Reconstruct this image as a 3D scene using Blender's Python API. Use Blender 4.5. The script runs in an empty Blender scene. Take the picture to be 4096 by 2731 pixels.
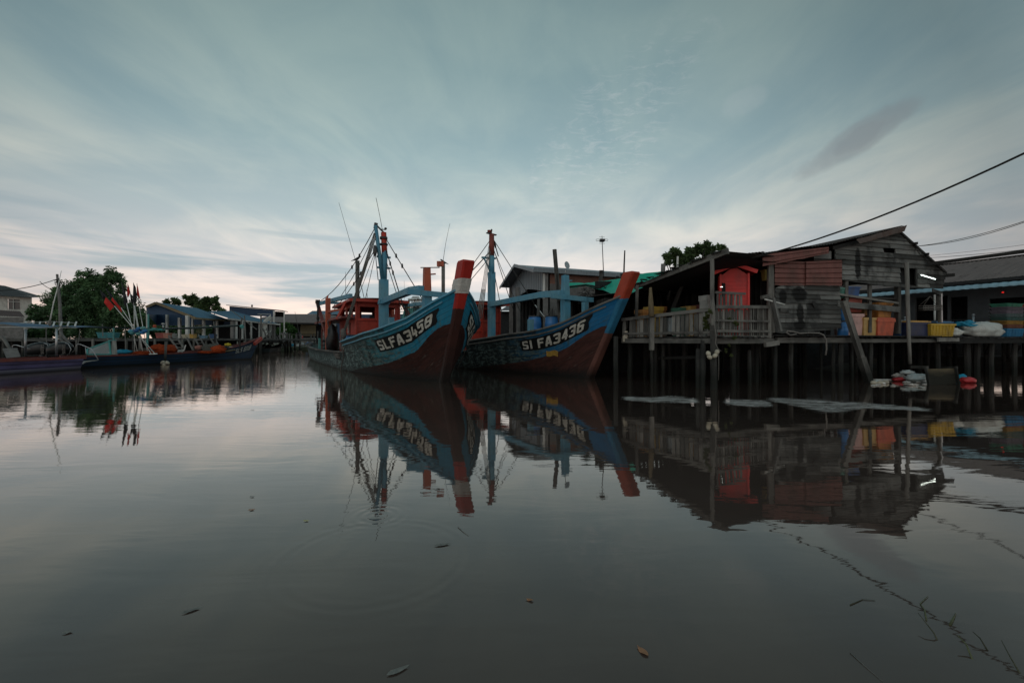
import bpy, math, random
from math import sin, cos, pi, radians as R, exp
from mathutils import Vector as V, Matrix, noise as mnoise
rnd = random.Random(7)
C = bpy.context.scene.collection
F = 1820.0; HZ = 1358.0; CH = 1.5
def P(x, y, d):
    "point at depth d seen at photo column x, row y (the photo is 4096 wide)"
    return V(((x-2048)*d/F, d, CH+(HZ-y)*d/F))
def G(x, y):
    "point on the water surface"
    d = CH*F/(y-HZ); return V(((x-2048)*d/F, d, 0))
U = rnd.uniform
# ---------------------------------------------------------------- mesh builder
class MB:
    def __init__(s): s.v=[]; s.f=[]; s.uv=[]; s.r=[]; s.m=[]; s.sm=[]
    def face(s, idx, uvs=None, r=None, m=0, sm=False):
        s.f.append(tuple(idx)); s.uv.append(uvs or [(0,0)]*len(idx)); s.r.append(.5 if r is None else r); s.m.append(m); s.sm.append(sm)
    def poly(s, pts, r=None, m=0, uvs=None):
        b=len(s.v); s.v += [V(p) for p in pts]; s.face(range(b,b+len(pts)), uvs, r, m)
    def beam(s, p0, p1, w, h=None, up=(0,0,1), r=None, m=0, tp=1.0, jit=0.0):
        p0=V(p0); p1=V(p1); h = w if h is None else h
        d=p1-p0; L=d.length
        if L<1e-6: return
        d/=L; up=V(up)
        if abs(d.dot(up))>.98: up=V((1,0,0)) if abs(d.x)<.9 else V((0,1,0))
        a=d.cross(up).normalized(); b=a.cross(d).normalized()
        rr=U(0,1) if r is None else r; base=len(s.v); off=rr*37
        for k,(p,sc) in enumerate(((p0,1.0),(p1,tp))):
            for (i,j) in ((-1,-1),(1,-1),(1,1),(-1,1)):
                s.v.append(p+a*(i*w/2*sc+(U(-jit,jit) if jit else 0))+b*(j*h/2*sc+(U(-jit,jit) if jit else 0)))
        for k in range(4):
            n=(k+1)%4; wd=w if k%2==0 else h; o=off+k*.7
            s.face((base+k,base+n,base+4+n,base+4+k),[(0,o),(0,o+wd),(L,o+wd),(L,o)],rr,m)
        s.face((base+3,base+2,base+1,base),[(0,o),(w,o),(w,o+h),(0,o+h)],rr,m)
        s.face((base+4,base+5,base+6,base+7),[(0,o),(w,o),(w,o+h),(0,o+h)],rr,m)
    def box(s, c, sx, sy, sz, rz=0, r=None, m=0):
        "box standing on c (base centre)"
        c=V(c); s.hexa([c+V((x*sx/2*cos(rz)-y*sy/2*sin(rz), x*sx/2*sin(rz)+y*sy/2*cos(rz), z*sz)) for z in (0,1) for (x,y) in ((-1,-1),(1,-1),(1,1),(-1,1))], r, m)
    def hexa(s, p, r=None, m=0):
        b=len(s.v); s.v += [V(q) for q in p]; rr=U(0,1) if r is None else r; o=rr*31
        for f in ((3,2,1,0),(4,5,6,7),(0,1,5,4),(1,2,6,5),(2,3,7,6),(3,0,4,7)):
            A=(s.v[b+f[1]]-s.v[b+f[0]]).length; B=(s.v[b+f[2]]-s.v[b+f[1]]).length
            s.face([b+k for k in f],[(0,o),(A,o),(A,o+B),(0,o+B)],rr,m)
    def tube(s, pts, rad, n=8, r=None, m=0, cap=True, sm=True, ph=0):
        pts=[V(p) for p in pts]; N=len(pts); rr=U(0,1) if r is None else r; base=len(s.v); L=0; ls=[]
        prev=None
        for i,p in enumerate(pts):
            t=(pts[min(i+1,N-1)]-pts[max(i-1,0)])
            if t.length<1e-9: t=V((0,0,1))
            t.normalize()
            if prev is None:
                a=t.cross(V((0,0,1)))
                if a.length<.1: a=t.cross(V((1,0,0)))
            else: a=prev-t*prev.dot(t)
            a.normalize(); prev=a; b=t.cross(a)
            q=rad[i] if isinstance(rad,(list,tuple)) else rad
            if i: L+=(p-pts[i-1]).length
            ls.append(L)
            for k in range(n):
                an=2*pi*k/n+ph; s.v.append(p+a*(cos(an)*q)+b*(sin(an)*q))
        q0=rad[0] if isinstance(rad,(list,tuple)) else rad
        for i in range(N-1):
            for k in range(n):
                k2=(k+1)%n; u0=2*pi*q0*k/n+rr*17; u1=2*pi*q0*(k+1)/n+rr*17
                s.face((base+i*n+k,base+i*n+k2,base+(i+1)*n+k2,base+(i+1)*n+k),[(ls[i],u0),(ls[i],u1),(ls[i+1],u1),(ls[i+1],u0)],rr,m,sm)
        if cap:
            s.face([base+k for k in range(n)][::-1],None,rr,m); s.face([base+(N-1)*n+k for k in range(n)],None,rr,m)
    def lathe(s, c, prof, n=16, r=None, m=0, axis=None, sm=True):
        c=V(c); ax=V(axis or (0,0,1)).normalized(); s.tube([c+ax*z for q,z in prof],[max(q,.001) for q,z in prof],n,r,m,True,sm)
    def blob(s, c, rx, ry, rz, nz=0.0, seg=12, ring=8, r=None, m=0, rot=0, fr=2.0, flat=None):
        c=V(c); base=len(s.v); rr=U(0,1) if r is None else r; sd=V((rr*50,rr*30,3))
        for i in range(ring+1):
            ph=pi*i/ring
            for k in range(seg):
                th=2*pi*k/seg
                d=V((sin(ph)*cos(th),sin(ph)*sin(th),cos(ph)))
                q=1+nz*mnoise.noise(d*fr+sd)*1.6
                x,y,z=d.x*rx*q,d.y*ry*q,d.z*rz*q
                if flat is not None: z=max(z,flat)
                s.v.append(c+V((x*cos(rot)-y*sin(rot),x*sin(rot)+y*cos(rot),z)))
        for i in range(ring):
            for k in range(seg):
                k2=(k+1)%seg
                s.face((base+i*seg+k,base+(i+1)*seg+k,base+(i+1)*seg+k2,base+i*seg+k2),[(k/seg,i/ring),(k/seg,(i+1)/ring),((k+1)/seg,(i+1)/ring),((k+1)/seg,i/ring)],rr,m,True)
    def grid(s, fn, nu, nv, r=None, m=0, sm=True, uvs=(1,1)):
        base=len(s.v); rr=.5 if r is None else r
        for j in range(nv+1):
            for i in range(nu+1): s.v.append(V(fn(i/nu,j/nv)))
        for j in range(nv):
            for i in range(nu):
                a=base+j*(nu+1)+i
                s.face((a,a+1,a+nu+2,a+nu+1),[(i/nu*uvs[0],j/nv*uvs[1]),((i+1)/nu*uvs[0],j/nv*uvs[1]),((i+1)/nu*uvs[0],(j+1)/nv*uvs[1]),(i/nu*uvs[0],(j+1)/nv*uvs[1])],rr,m,sm)
    def corr(s, p00, p10, p11, p01, n, amp=.02, m=0, r=None, rows=1, sag=0, th=0):
        "corrugated sheet: ridges run from the p00-p10 edge to the p01-p11 edge"
        p00,p10,p11,p01=[V(p) for p in (p00,p10,p11,p01)]
        nr=(p10-p00).cross(p01-p00).normalized(); rr=r
        def fn(u,v):
            q=(p00*(1-u)+p10*u)*(1-v)+(p01*(1-u)+p11*u)*v
            return q+nr*(amp*sin(u*n*2*pi)+sag*sin(v*pi))
        s.grid(fn,n*4,max(rows,1),rr,m,True,((p10-p00).length,(p01-p00).length))
    def wall(s, o, ux, w, h, holes, t, m=0, r=None, uz=(0,0,1)):
        "flat panel with rectangular holes (u0,v0,u1,v1), thickness t behind"
        o=V(o); ux=V(ux).normalized(); uz=V(uz); nn=ux.cross(uz).normalized()
        us=sorted({0,w,*[q for hh in holes for q in (hh[0],hh[2])]}); vs=sorted({0,h,*[q for hh in holes for q in (hh[1],hh[3])]})
        rr=U(0,1) if r is None else r
        for i in range(len(us)-1):
            for j in range(len(vs)-1):
                cu=(us[i]+us[i+1])/2; cv=(vs[j]+vs[j+1])/2
                if any(a<cu<c and b<cv<d for a,b,c,d in holes): continue
                q=[o+ux*u+uz*v_ for u,v_ in ((us[i],vs[j]),(us[i+1],vs[j]),(us[i+1],vs[j+1]),(us[i],vs[j+1]))]
                s.hexa([q[0]-nn*0,q[1],q[1]-nn*t,q[0]-nn*t,q[3],q[2],q[2]-nn*t,q[3]-nn*t],rr,m)
    def build(s, name, mats, parent=None, mw=None):
        me=bpy.data.meshes.new(name); me.from_pydata([tuple(v) for v in s.v],[],s.f); me.update()
        if not isinstance(mats,(list,tuple)): mats=[mats]
        for k in mats: me.materials.append(k)
        uvl=me.uv_layers.new(name='UVMap'); li=0; flat=[]
        for u in s.uv:
            for a in u: flat += [a[0],a[1]]
        uvl.data.foreach_set('uv',flat)
        at=me.attributes.new('rnd','FLOAT','FACE'); at.data.foreach_set('value',s.r)
        me.polygons.foreach_set('material_index',s.m); me.polygons.foreach_set('use_smooth',s.sm)
        o=bpy.data.objects.new(name,me); C.objects.link(o)
        if parent is not None:
            o.parent=parent
            if not s.__dict__.get('local'): o.matrix_parent_inverse=W(parent).inverted()
        elif mw is not None:
            mw=V(mw); me.transform(Matrix.Translation(-mw)); o.location=mw
        return o
def W(o):
    m=Matrix.Translation(o.location)@o.rotation_euler.to_matrix().to_4x4()
    return (W(o.parent)@o.matrix_parent_inverse@m) if o.parent else m
def tag(o,label=None,cat=None,group=None,kind=None):
    if label: o['label']=label
    if cat: o['category']=cat
    if group: o['group']=group
    if kind: o['kind']=kind
    return o
def thing(name,label,cat,loc=(0,0,0),rz=0,group=None):
    o=bpy.data.objects.new(name,None); C.objects.link(o); o.location=loc; o.rotation_euler=(0,0,rz); o.empty_display_size=.2
    return tag(o,label,cat,group)
def loc_mb():
    m=MB(); m.local=True; return m
# ---------------------------------------------------------------- materials
class NT:
    def __init__(s,name):
        s.mat=bpy.data.materials.new(name); s.mat.use_nodes=True; s.t=s.mat.node_tree; s.t.nodes.clear()
        s.out=s.t.nodes.new('ShaderNodeOutputMaterial'); s.b=s.t.nodes.new('ShaderNodeBsdfPrincipled'); s.t.links.new(s.b.outputs[0],s.out.inputs[0])
    def n(s,ty,**k):
        o=s.t.nodes.new(ty)
        for a,b in k.items(): setattr(o,a,b)
        return o
    def l(s,a,b): s.t.links.new(a,b)
    def put(s,sock,v):
        if isinstance(v,bpy.types.NodeSocket): s.l(v,sock)
        else:
            if isinstance(v,(tuple,list)) and len(v)==3 and sock.type=='RGBA': v=(*v,1)
            sock.default_value=v
    def math(s,op,a,b=None,c=None,clamp=False):
        o=s.n('ShaderNodeMath',operation=op,use_clamp=clamp); s.put(o.inputs[0],a)
        if b is not None: s.put(o.inputs[1],b)
        if c is not None: s.put(o.inputs[2],c)
        return o.outputs[0]
    def mix(s,f,a,b,bt='MIX'):
        o=s.n('ShaderNodeMix',data_type='RGBA',blend_type=bt); s.put(o.inputs[0],f); s.put(o.inputs[6],a); s.put(o.inputs[7],b); return o.outputs[2]
    def ramp(s,f,st,ip='LINEAR'):
        o=s.n('ShaderNodeValToRGB'); s.put(o.inputs[0],f); cr=o.color_ramp; cr.interpolation=ip
        while len(cr.elements)<len(st): cr.elements.new(.5)
        for e,(p,c) in zip(cr.elements,st):
            e.position=p; e.color=(*c,1) if isinstance(c,(tuple,list)) else (c,c,c,1)
        return o.outputs[0]
    def noise(s,vec,sc=1,det=4,ro=.55,dist=0):
        o=s.n('ShaderNodeTexNoise'); s.put(o.inputs['Scale'],sc); s.put(o.inputs['Detail'],det); s.put(o.inputs['Roughness'],ro); s.put(o.inputs['Distortion'],dist)
        if vec is not None: s.l(vec,o.inputs['Vector'])
        return o.outputs[0]
    def mapv(s,vec,sc=(1,1,1),loc=(0,0,0),rot=(0,0,0)):
        o=s.n('ShaderNodeMapping'); s.l(vec,o.inputs[0]); o.inputs['Scale'].default_value=sc; o.inputs['Location'].default_value=loc; o.inputs['Rotation'].default_value=rot; return o.outputs[0]
    def attr(s,nm): return s.n('ShaderNodeAttribute',attribute_name=nm).outputs['Fac']
    def uv(s): return s.n('ShaderNodeTexCoord').outputs['UV']
    def obj(s): return s.n('ShaderNodeTexCoord').outputs['Object']
    def pos(s): return s.n('ShaderNodeNewGeometry').outputs['Position']
    def sep(s,v):
        o=s.n('ShaderNodeSeparateXYZ'); s.l(v,o.inputs[0]); return o.outputs
    def bump(s,h,st=.3,dist=.02):
        o=s.n('ShaderNodeBump'); s.put(o.inputs['Strength'],st); s.put(o.inputs['Distance'],dist); s.l(h,o.inputs['Height']); s.l(o.outputs[0],s.b.inputs['Normal']); return o.outputs[0]
    def fin(s,col,rough=.7,metal=0,spec=.3):
        s.put(s.b.inputs['Base Color'],col); s.put(s.b.inputs['Roughness'],rough); s.b.inputs['Metallic'].default_value=metal; s.b.inputs['Specular IOR Level'].default_value=spec; return s.mat
def m_wood(name,dark=(.05,.048,.045),light=(.24,.23,.21),stain=.5,wet=True,gs=1.0,spots=False):
    t=NT(name); uv=t.uv(); r=t.attr('rnd')
    g=t.noise(t.mapv(uv,(3*gs,45*gs,1)),1,5,.65); g2=t.noise(t.mapv(uv,(.8,6,1)),1,3,.5)
    f=t.math('ADD',t.math('MULTIPLY',g,.6),t.math('MULTIPLY',g2,.5))
    col=t.ramp(f,[(.32,dark),(.75,light)])
    col=t.mix(1.0,col,t.ramp(r,[(0,.35),(.5,.8),(1,1.4)]),'MULTIPLY')
    pn=t.noise(t.mapv(t.pos(),(1,1,.55)),1.15,5,.62)
    col=t.mix(t.ramp(pn,[(.5,0),(.62,stain)]),col,(.018,.018,.018))
    if wet:
        z=t.sep(t.pos())[2]; zz=t.math('ADD',z,t.math('MULTIPLY',t.noise(t.pos(),3,3),.35))
        col=t.mix(t.ramp(zz,[(.5,.93),(1.35,0)]),col,(.014,.016,.014))
    if spots: # tar stains on the boards
        px,py,pz=t.sep(t.pos()); wob=t.math('MULTIPLY',t.math('SUBTRACT',t.noise(t.mapv(t.pos(),(4,4,2)),1,5,.65),.5),1.7)
        for cx,cz,wx,wz in ((9.72,3.05,.38,.30),(9.78,2.35,.16,.42),(9.05,2.95,.17,.30),(9.75,2.0,.28,.18),(12.3,4.2,.15,.62)):
            e=t.math('ADD',t.math('POWER',t.math('DIVIDE',t.math('SUBTRACT',px,cx),wx),2.0),t.math('POWER',t.math('DIVIDE',t.math('SUBTRACT',pz,cz),wz),2.0))
            col=t.mix(t.ramp(t.math('ADD',e,wob),[(.55,.93),(1.0,0)]),col,(.008,.008,.008))
    t.bump(f,.7,.015)
    return t.fin(col,.85,0,.2)
def m_paint(name,col,wear=.35,under=(.06,.055,.05),rough=.55,dirt=.5,fade=None,bs=1.0):
    t=NT(name); ob=t.pos(); uv=t.uv(); r=t.attr('rnd')
    n1=t.noise(t.mapv(uv,(4*bs,14*bs,1)),1,6,.7); n2=t.noise(ob,1.3*bs,4,.6); n3=t.noise(t.mapv(ob,(6,6,1.2)),1,3,.6)
    c=t.mix(t.ramp(n2,[(.35,0),(.7,1)]),col,fade or tuple(q*.6+.03 for q in col))
    c=t.mix(1.0,c,t.ramp(r,[(0,.8),(1,1.15)]),'MULTIPLY')
    c=t.mix(t.math('MULTIPLY',t.ramp(n3,[(.5,0),(.72,1)]),dirt),c,tuple(q*.25+.01 for q in col))
    w=t.math('ADD',n1,t.math('MULTIPLY',n2,.5))
    c=t.mix(t.ramp(w,[(.98-wear*.35,0),(1.0-wear*.35,.9)]),c,under)
    t.bump(n1,.25,.01)
    return t.fin(c,rough,0,.35)
def m_flat(name,col,rough=.6,var=.25,sc=6,metal=0,spec=.3,dirt=0):
    t=NT(name); n=t.noise(t.pos(),sc,4,.6); r=t.attr('rnd')
    c=t.mix(1.0,col,t.ramp(n,[(.3,1-var),(.7,1+var)]),'MULTIPLY'); c=t.mix(1.0,c,t.ramp(r,[(0,1-var),(1,1+var)]),'MULTIPLY')
    if dirt:
        d=t.noise(t.mapv(t.pos(),(2,2,1)),1.5,5,.65); c=t.mix(t.ramp(d,[(.48,0),(.68,dirt)]),c,(.05,.045,.04))
    t.bump(n,.12,.01)
    return t.fin(c,rough,metal,spec)
def m_metal(name,col,rust=.3,rc=(.10,.05,.035),rough=.5,sc=1.0):
    t=NT(name); n=t.noise(t.mapv(t.pos(),(1,1,1)),1.6*sc,6,.65); uv=t.uv(); st=t.noise(t.mapv(uv,(9,.6,1)),1,4,.6); r=t.attr('rnd')
    c=t.mix(t.ramp(st,[(.35,0),(.7,.6)]),col,tuple(q*.5 for q in col))
    c=t.mix(t.ramp(n,[(.62-.3*rust,0),(.72-.2*rust,.85)]),c,rc)
    c=t.mix(1.0,c,t.ramp(r,[(0,.75),(1,1.2)]),'MULTIPLY'); t.bump(n,.1,.01)
    return t.fin(c,rough,.0,.4)
def m_emit(name,col,st):
    t=NT(name); t.b.inputs['Emission Color'].default_value=(*col,1); t.b.inputs['Emission Strength'].default_value=st; return t.fin(col,.4)
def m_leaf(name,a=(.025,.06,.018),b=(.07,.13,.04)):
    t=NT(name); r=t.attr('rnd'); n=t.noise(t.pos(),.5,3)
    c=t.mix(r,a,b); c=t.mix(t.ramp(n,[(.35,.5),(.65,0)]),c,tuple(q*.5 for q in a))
    t.b.inputs['Roughness'].default_value=.6
    tr=t.n('ShaderNodeBsdfTranslucent'); t.l(c,tr.inputs[0]); mx=t.n('ShaderNodeMixShader'); mx.inputs[0].default_value=.3
    t.l(t.b.outputs[0],mx.inputs[1]); t.l(tr.outputs[0],mx.inputs[2]); t.l(mx.outputs[0],t.out.inputs[0])
    return t.fin(c,.55,0,.25)
M={}
M['wood']=m_wood('weathered_wood'); M['wood_dark']=m_wood('dark_wood',(.012,.012,.012),(.07,.067,.063),.6)
M['board']=m_wood('grey_boards',(.040,.040,.038),(.20,.20,.19),.85,False,spots=True)
M['wood_far']=m_wood('far_wood',(.05,.05,.05),(.24,.235,.22),.35)
M['wood_tan']=m_wood('tan_wood',(.08,.06,.035),(.3,.24,.15),.2)
M['blue']=m_paint('blue_boat_paint',(.045,.19,.30),.18,(.05,.05,.045),.5,.5,(.07,.22,.30))
M['blue_pale']=m_paint('faded_blue_paint',(.075,.26,.38),.2,(.10,.10,.09),.55,.45,(.14,.28,.33))
M['red']=m_paint('red_boat_paint',(.40,.04,.024),.16,(.07,.05,.04),.5,.55,(.36,.045,.025))
M['red_dark']=m_paint('dull_red_paint',(.20,.04,.03),.25,(.05,.045,.04),.6,.5)
M['orange_post']=m_paint('orange_red_paint',(.45,.09,.04),.15,(.06,.05,.04),.6,.5)
M['teal']=m_paint('teal_paint',(.08,.36,.34),.15,(.10,.10,.09),.5,.4)
M['white_p']=m_paint('white_paint',(.6,.6,.57),.15,(.2,.19,.17),.5,.5)
M['rope']=m_flat('grey_rope',(.13,.12,.11),.9,.4,30); M['rope_dark']=m_flat('dark_rope',(.028,.027,.026),.9,.3,30)
M['rope_white']=m_flat('pale_rope',(.42,.41,.38),.9,.3,30); M['steel']=m_flat('dull_steel',(.30,.31,.32),.35,.2,8,.8,.5)
M['steel_dark']=m_flat('dark_steel',(.05,.05,.052),.5,.3,8,.3,.4); M['pipe']=m_metal('exhaust_pipe_metal',(.14,.13,.12),.35,(.08,.06,.045),.6)
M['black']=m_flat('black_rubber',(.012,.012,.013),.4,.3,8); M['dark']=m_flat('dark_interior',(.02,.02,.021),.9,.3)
M['barrel']=m_flat('blue_plastic',(.03,.16,.40),.4,.15,3,0,.4,.25); M['float_w']=m_flat('pale_float_plastic',(.42,.38,.30),.5,.15,8,0,.4,.5)
M['cloth_w']=m_flat('white_cloth',(.52,.50,.47),.9,.2,12,0,.2,.2); M['lamp']=m_emit('lit_tube',(.85,1,.95),4.0); M['pilewood']=m_wood('dark_pile_wood',(.012,.013,.012),(.085,.085,.08),.75)  # pile wood is a darker tone of the weathered wood
M['glass']=m_flat('dark_glass',(.03,.035,.04),.08,.1,3,0,.5); M['concrete']=m_flat('grey_concrete',(.15,.145,.14),.9,.25,3,0,.2,.4)
M['plaster']=m_flat('pale_plaster',(.50,.48,.44),.9,.12,2,0,.2,.4)
# ---------------------------------------------------------------- camera, world, light
sc=bpy.context.scene
cam=bpy.data.cameras.new('camera'); co=bpy.data.objects.new('camera',cam); C.objects.link(co)
co.location=(0,0,CH); co.rotation_euler=(pi/2,0,0); cam.lens=16; cam.sensor_width=36; cam.shift_y=-7.5/4096; cam.clip_end=5000; cam.clip_start=.05
sc.camera=co
sc.view_settings.view_transform='Standard'; sc.view_settings.look='None'; sc.view_settings.exposure=0; sc.view_settings.gamma=1
sc.cycles.max_bounces=6; sc.cycles.use_denoising=True; sc.cycles.sample_clamp_indirect=4
def build_world():
    w=bpy.data.worlds.new('World'); sc.world=w; w.use_nodes=True
    t=NT.__new__(NT); t.t=w.node_tree; t.t.nodes.clear()
    out=t.n('ShaderNodeOutputWorld'); bg=t.n('ShaderNodeBackground'); bg2=t.n('ShaderNodeBackground'); add=t.n('ShaderNodeAddShader')
    t.l(bg.outputs[0],add.inputs[0]); t.l(bg2.outputs[0],add.inputs[1]); t.l(add.outputs[0],out.inputs[0])
    sky=t.n('ShaderNodeTexSky'); sky.sky_type='NISHITA'; sky.sun_disc=False; sky.sun_elevation=R(38); sky.sun_rotation=R(205)
    t.l(sky.outputs[0],bg2.inputs[0]); bg2.inputs[1].default_value=.004
    d=t.n('ShaderNodeTexCoord').outputs['Generated']; x,y,z=t.sep(d)
    za=t.math('ABSOLUTE',z)
    col=t.ramp(za,[(0,(.62,.47,.39)),(.05,(.62,.52,.46)),(.13,(.52,.485,.465)),(.24,(.38,.42,.405)),(.36,(.252,.328,.328)),(.5,(.172,.248,.256)),(.66,(.128,.196,.207)),(1,(.10,.15,.165))])
    # projected cloud deck coordinates
    iz=t.math('DIVIDE',1.0,t.math('ADD',za,.10)); cb=t.n('ShaderNodeCombineXYZ')
    t.l(t.math('MULTIPLY',x,iz),cb.inputs[0]); t.l(t.math('MULTIPLY',y,iz),cb.inputs[1]); p=cb.outputs[0]
    ps=t.mapv(p,(.8,.6,1),(3.1,1.7,0),(0,0,R(-22)))
    warp=t.noise(t.mapv(p,(.8,.6,1)),1,2,.5)
    n1=t.noise(ps,1.0,5,.48,1.1)
    n2=t.noise(t.mapv(p,(1.9,.9,1),(0,4,0),(0,0,R(-38))),1.2,7,.6,.9)
    f=t.math('ADD',t.math('MULTIPLY',n1,.62),t.math('MULTIPLY',n2,.42))
    cl=t.ramp(f,[(.36,0),(.70,1)],'EASE')
    lo=t.mix(1.0,col,(.82,.89,.95),'MULTIPLY'); hi=t.mix(1.0,col,(1.27,1.19,1.13),'MULTIPLY')
    c=t.mix(cl,lo,hi)
    # low blue-grey bands near the horizon
    cb2=t.n('ShaderNodeCombineXYZ'); t.l(t.math('MULTIPLY',x,1.6),cb2.inputs[0]); t.l(t.math('MULTIPLY',z,15),cb2.inputs[1]); t.l(t.math('MULTIPLY',y,.7),cb2.inputs[2])
    nb=t.noise(cb2.outputs[0],1.25,5,.55,.4)
    band=t.math('MULTIPLY',t.ramp(nb,[(.50,0),(.64,1)],'EASE'),t.ramp(za,[(.0,.2),(.05,.9),(.16,.85),(.27,.25),(.38,0)]))
    left=t.ramp(t.math('ADD',t.math('MULTIPLY',x,-.5),.5),[(.25,.35),(.6,1)])
    c=t.mix(t.math('MULTIPLY',band,left),c,(.27,.335,.36))
    # mackerel patch, single clouds
    def spot(cx,cy,wx,wy,rot):
        v=P(cx,cy,1)-V((0,0,CH)); v.normalize(); rt=V((v.y,-v.x,0)).normalized(); up=rt.cross(v)
        a=rt*cos(rot)+up*sin(rot); b=up*cos(rot)-rt*sin(rot)
        def dot(q):
            o=t.n('ShaderNodeVectorMath',operation='DOT_PRODUCT'); t.l(d,o.inputs[0]); o.inputs[1].default_value=q; return o.outputs['Value']
        e=t.math('ADD',t.math('POWER',t.math('ABSOLUTE',t.math('DIVIDE',dot(a),wx)),2.0),t.math('POWER',t.math('ABSOLUTE',t.math('DIVIDE',dot(b),wy)),2.0))
        fr=t.math('GREATER_THAN',dot(v),0)
        wob=t.math('MULTIPLY',t.math('SUBTRACT',t.noise(d,9,4,.6),.5),1.8)
        return t.math('MULTIPLY',t.ramp(t.math('ADD',e,wob),[(0,1),(.3,.75),(1,0)],'EASE'),fr)
    mk=t.noise(t.mapv(p,(7,11,1),(0,0,0),(0,0,R(35))),1.8,7,.72,.8)
    mkf=t.math('MULTIPLY',t.ramp(mk,[(.50,0),(.72,.36)]),t.math('ADD',spot(2420,560,.30,.11,R(45)),spot(2350,660,.16,.05,R(15)),clamp=True))
    c=t.mix(mkf,c,(.46,.47,.47))
    c=t.mix(t.math('MULTIPLY',spot(2975,410,.05,.026,R(12)),.11),c,(.50,.51,.50))
    c=t.mix(t.math('MULTIPLY',spot(3410,568,.105,.026,R(27)),.75),c,(.20,.225,.235))
    # sunset glow fade, corner vignette painted in, brighter behind camera to light near sides
    yy=t.ramp(t.math('ADD',t.math('MULTIPLY',t.math('ADD',t.math('MULTIPLY',y,.985),t.math('MULTIPLY',x,-.12)),.5),.5),[(0,1.0),(.5,.78),(.78,.56),(.90,.90),(1,1.10)])
    c=t.mix(1.0,c,yy,'MULTIPLY')
    t.l(c,bg.inputs[0]); bg.inputs[1].default_value=1.42
build_world()
sl=bpy.data.lights.new('fill_light','SUN'); sl.energy=.32; sl.angle=R(40); sl.color=(1,.88,.8)
so=bpy.data.objects.new('fill_light',sl); C.objects.link(so); so.rotation_euler=(R(52),0,R(-25)); so.location=(0,0,20)  # soft fill added behind the camera to light the near sides
# ---------------------------------------------------------------- water
def m_water():
    t=NT('creek_water'); p=t.pos(); x,y,z=t.sep(p)
    n1=t.noise(t.mapv(p,(.5,1.6,1)),1.0,3,.5,.6); n2=t.noise(t.mapv(p,(1.6,5.5,1)),1.0,3,.55,.5); n3=t.noise(t.mapv(p,(6,15,1)),1,2,.5)
    far=t.ramp(t.math('MULTIPLY',y,.02),[(.12,.12),(.3,.35),(.5,1)])
    lft=t.ramp(t.math('ADD',t.math('MULTIPLY',x,-.03),.3),[(.2,.5),(.75,1)])
    h=t.math('ADD',t.math('MULTIPLY',n1,.0032),t.math('MULTIPLY',t.math('MULTIPLY',n2,.0085),t.math('MULTIPLY',far,lft)))
    h=t.math('ADD',h,t.math('MULTIPLY',t.math('MULTIPLY',n3,.0009),far))
    def ring(cx,cy,fr,r0,wd,amp):
        rr=t.math('SQRT',t.math('ADD',t.math('POWER',t.math('SUBTRACT',x,cx),2.0),t.math('POWER',t.math('SUBTRACT',y,cy),2.0)))
        en=t.math('EXPONENT',t.math('MULTIPLY',t.math('POWER',t.math('DIVIDE',t.math('SUBTRACT',rr,r0),wd),2.0),-1.0))
        return t.math('MULTIPLY',t.math('MULTIPLY',t.math('SINE',t.math('MULTIPLY',rr,fr)),en),amp)
    g=G(1510,2062); h=t.math('ADD',h,ring(g.x,g.y,75,.12,.16,.0003))
    g=G(1500,2230); h=t.math('ADD',h,ring(g.x,g.y,60,.62,.10,.00018))
    bu=t.bump(h,1.0,1.0)
    mud=t.mix(t.ramp(t.noise(p,.35,4),[(.35,0),(.65,1)]),(.066,.047,.039),(.082,.061,.052))
    # murky body under a Fresnel mirror
    t.b.inputs['Specular IOR Level'].default_value=0
    fr=t.n('ShaderNodeFresnel'); fr.inputs['IOR'].default_value=1.33; t.l(bu,fr.inputs['Normal']); gl=t.n('ShaderNodeBsdfGlossy'); gl.inputs['Roughness'].default_value=.02; gl.inputs['Color'].default_value=(1.0,.93,.88,1); t.l(bu,gl.inputs['Normal'])
    mx=t.n('ShaderNodeMixShader'); t.l(t.math('MINIMUM',t.math('MULTIPLY',fr.outputs[0],1.75),.82),mx.inputs[0]); t.l(t.b.outputs[0],mx.inputs[1]); t.l(gl.outputs[0],mx.inputs[2]); t.l(mx.outputs[0],t.out.inputs[0])
    return t.fin(mud,.6,0,0)
M['water']=m_water()
mb=MB(); mb.grid(lambda u,v:(-1500+3000*u,-60+2500*v,0),8,8); tag(mb.build('water',M['water']),kind='structure')
M['mud']=m_flat('bank_mud',(.035,.032,.026),.9,.4,1.5)
M['earth']=m_flat('bank_earth',(.06,.065,.04),.95,.4,.5)
def bank(pts,z,m,n='ground',deep=60):
    mb=MB(); b=len(pts); 
    for i in range(b-1):
        a=V(pts[i]); c=V(pts[i+1]); 
        mb.grid(lambda u,v: (a*(1-u)+c*u)+V((0,0,0)) if False else ((a*(1-u)+c*u).x*(1+0*v),(a*(1-u)+c*u).y+v*1.6,-.25+(z+.25)*v+.12*mnoise.noise(V(((a*(1-u)+c*u).x*.9,v*3,1)))*(v<1)),max(2,int((c-a).length*1.2)),5)
    pl=[V((p[0],p[1]+1.6,z)) for p in pts]; far=[V((pts[-1][0],2000,z)),V((pts[0][0],2000,z))]
    mb.poly(pl+far)
    return tag(mb.build(n,m),kind='structure')
bank([(-1400,62,0),(-60,62,0),(-38,50,0),(-28,60,0),(-24,95,0)],.5,M['earth'])
bank([(-23.9,95,0),(-10,100,0),(-2,92,0)],.45,M['earth'])
bank([(-1.9,60,0),(2.4,31,0),(7,24.5,0),(12,23,0),(20,23.5,0),(1400,30,0)],.55,M['mud'])
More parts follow.
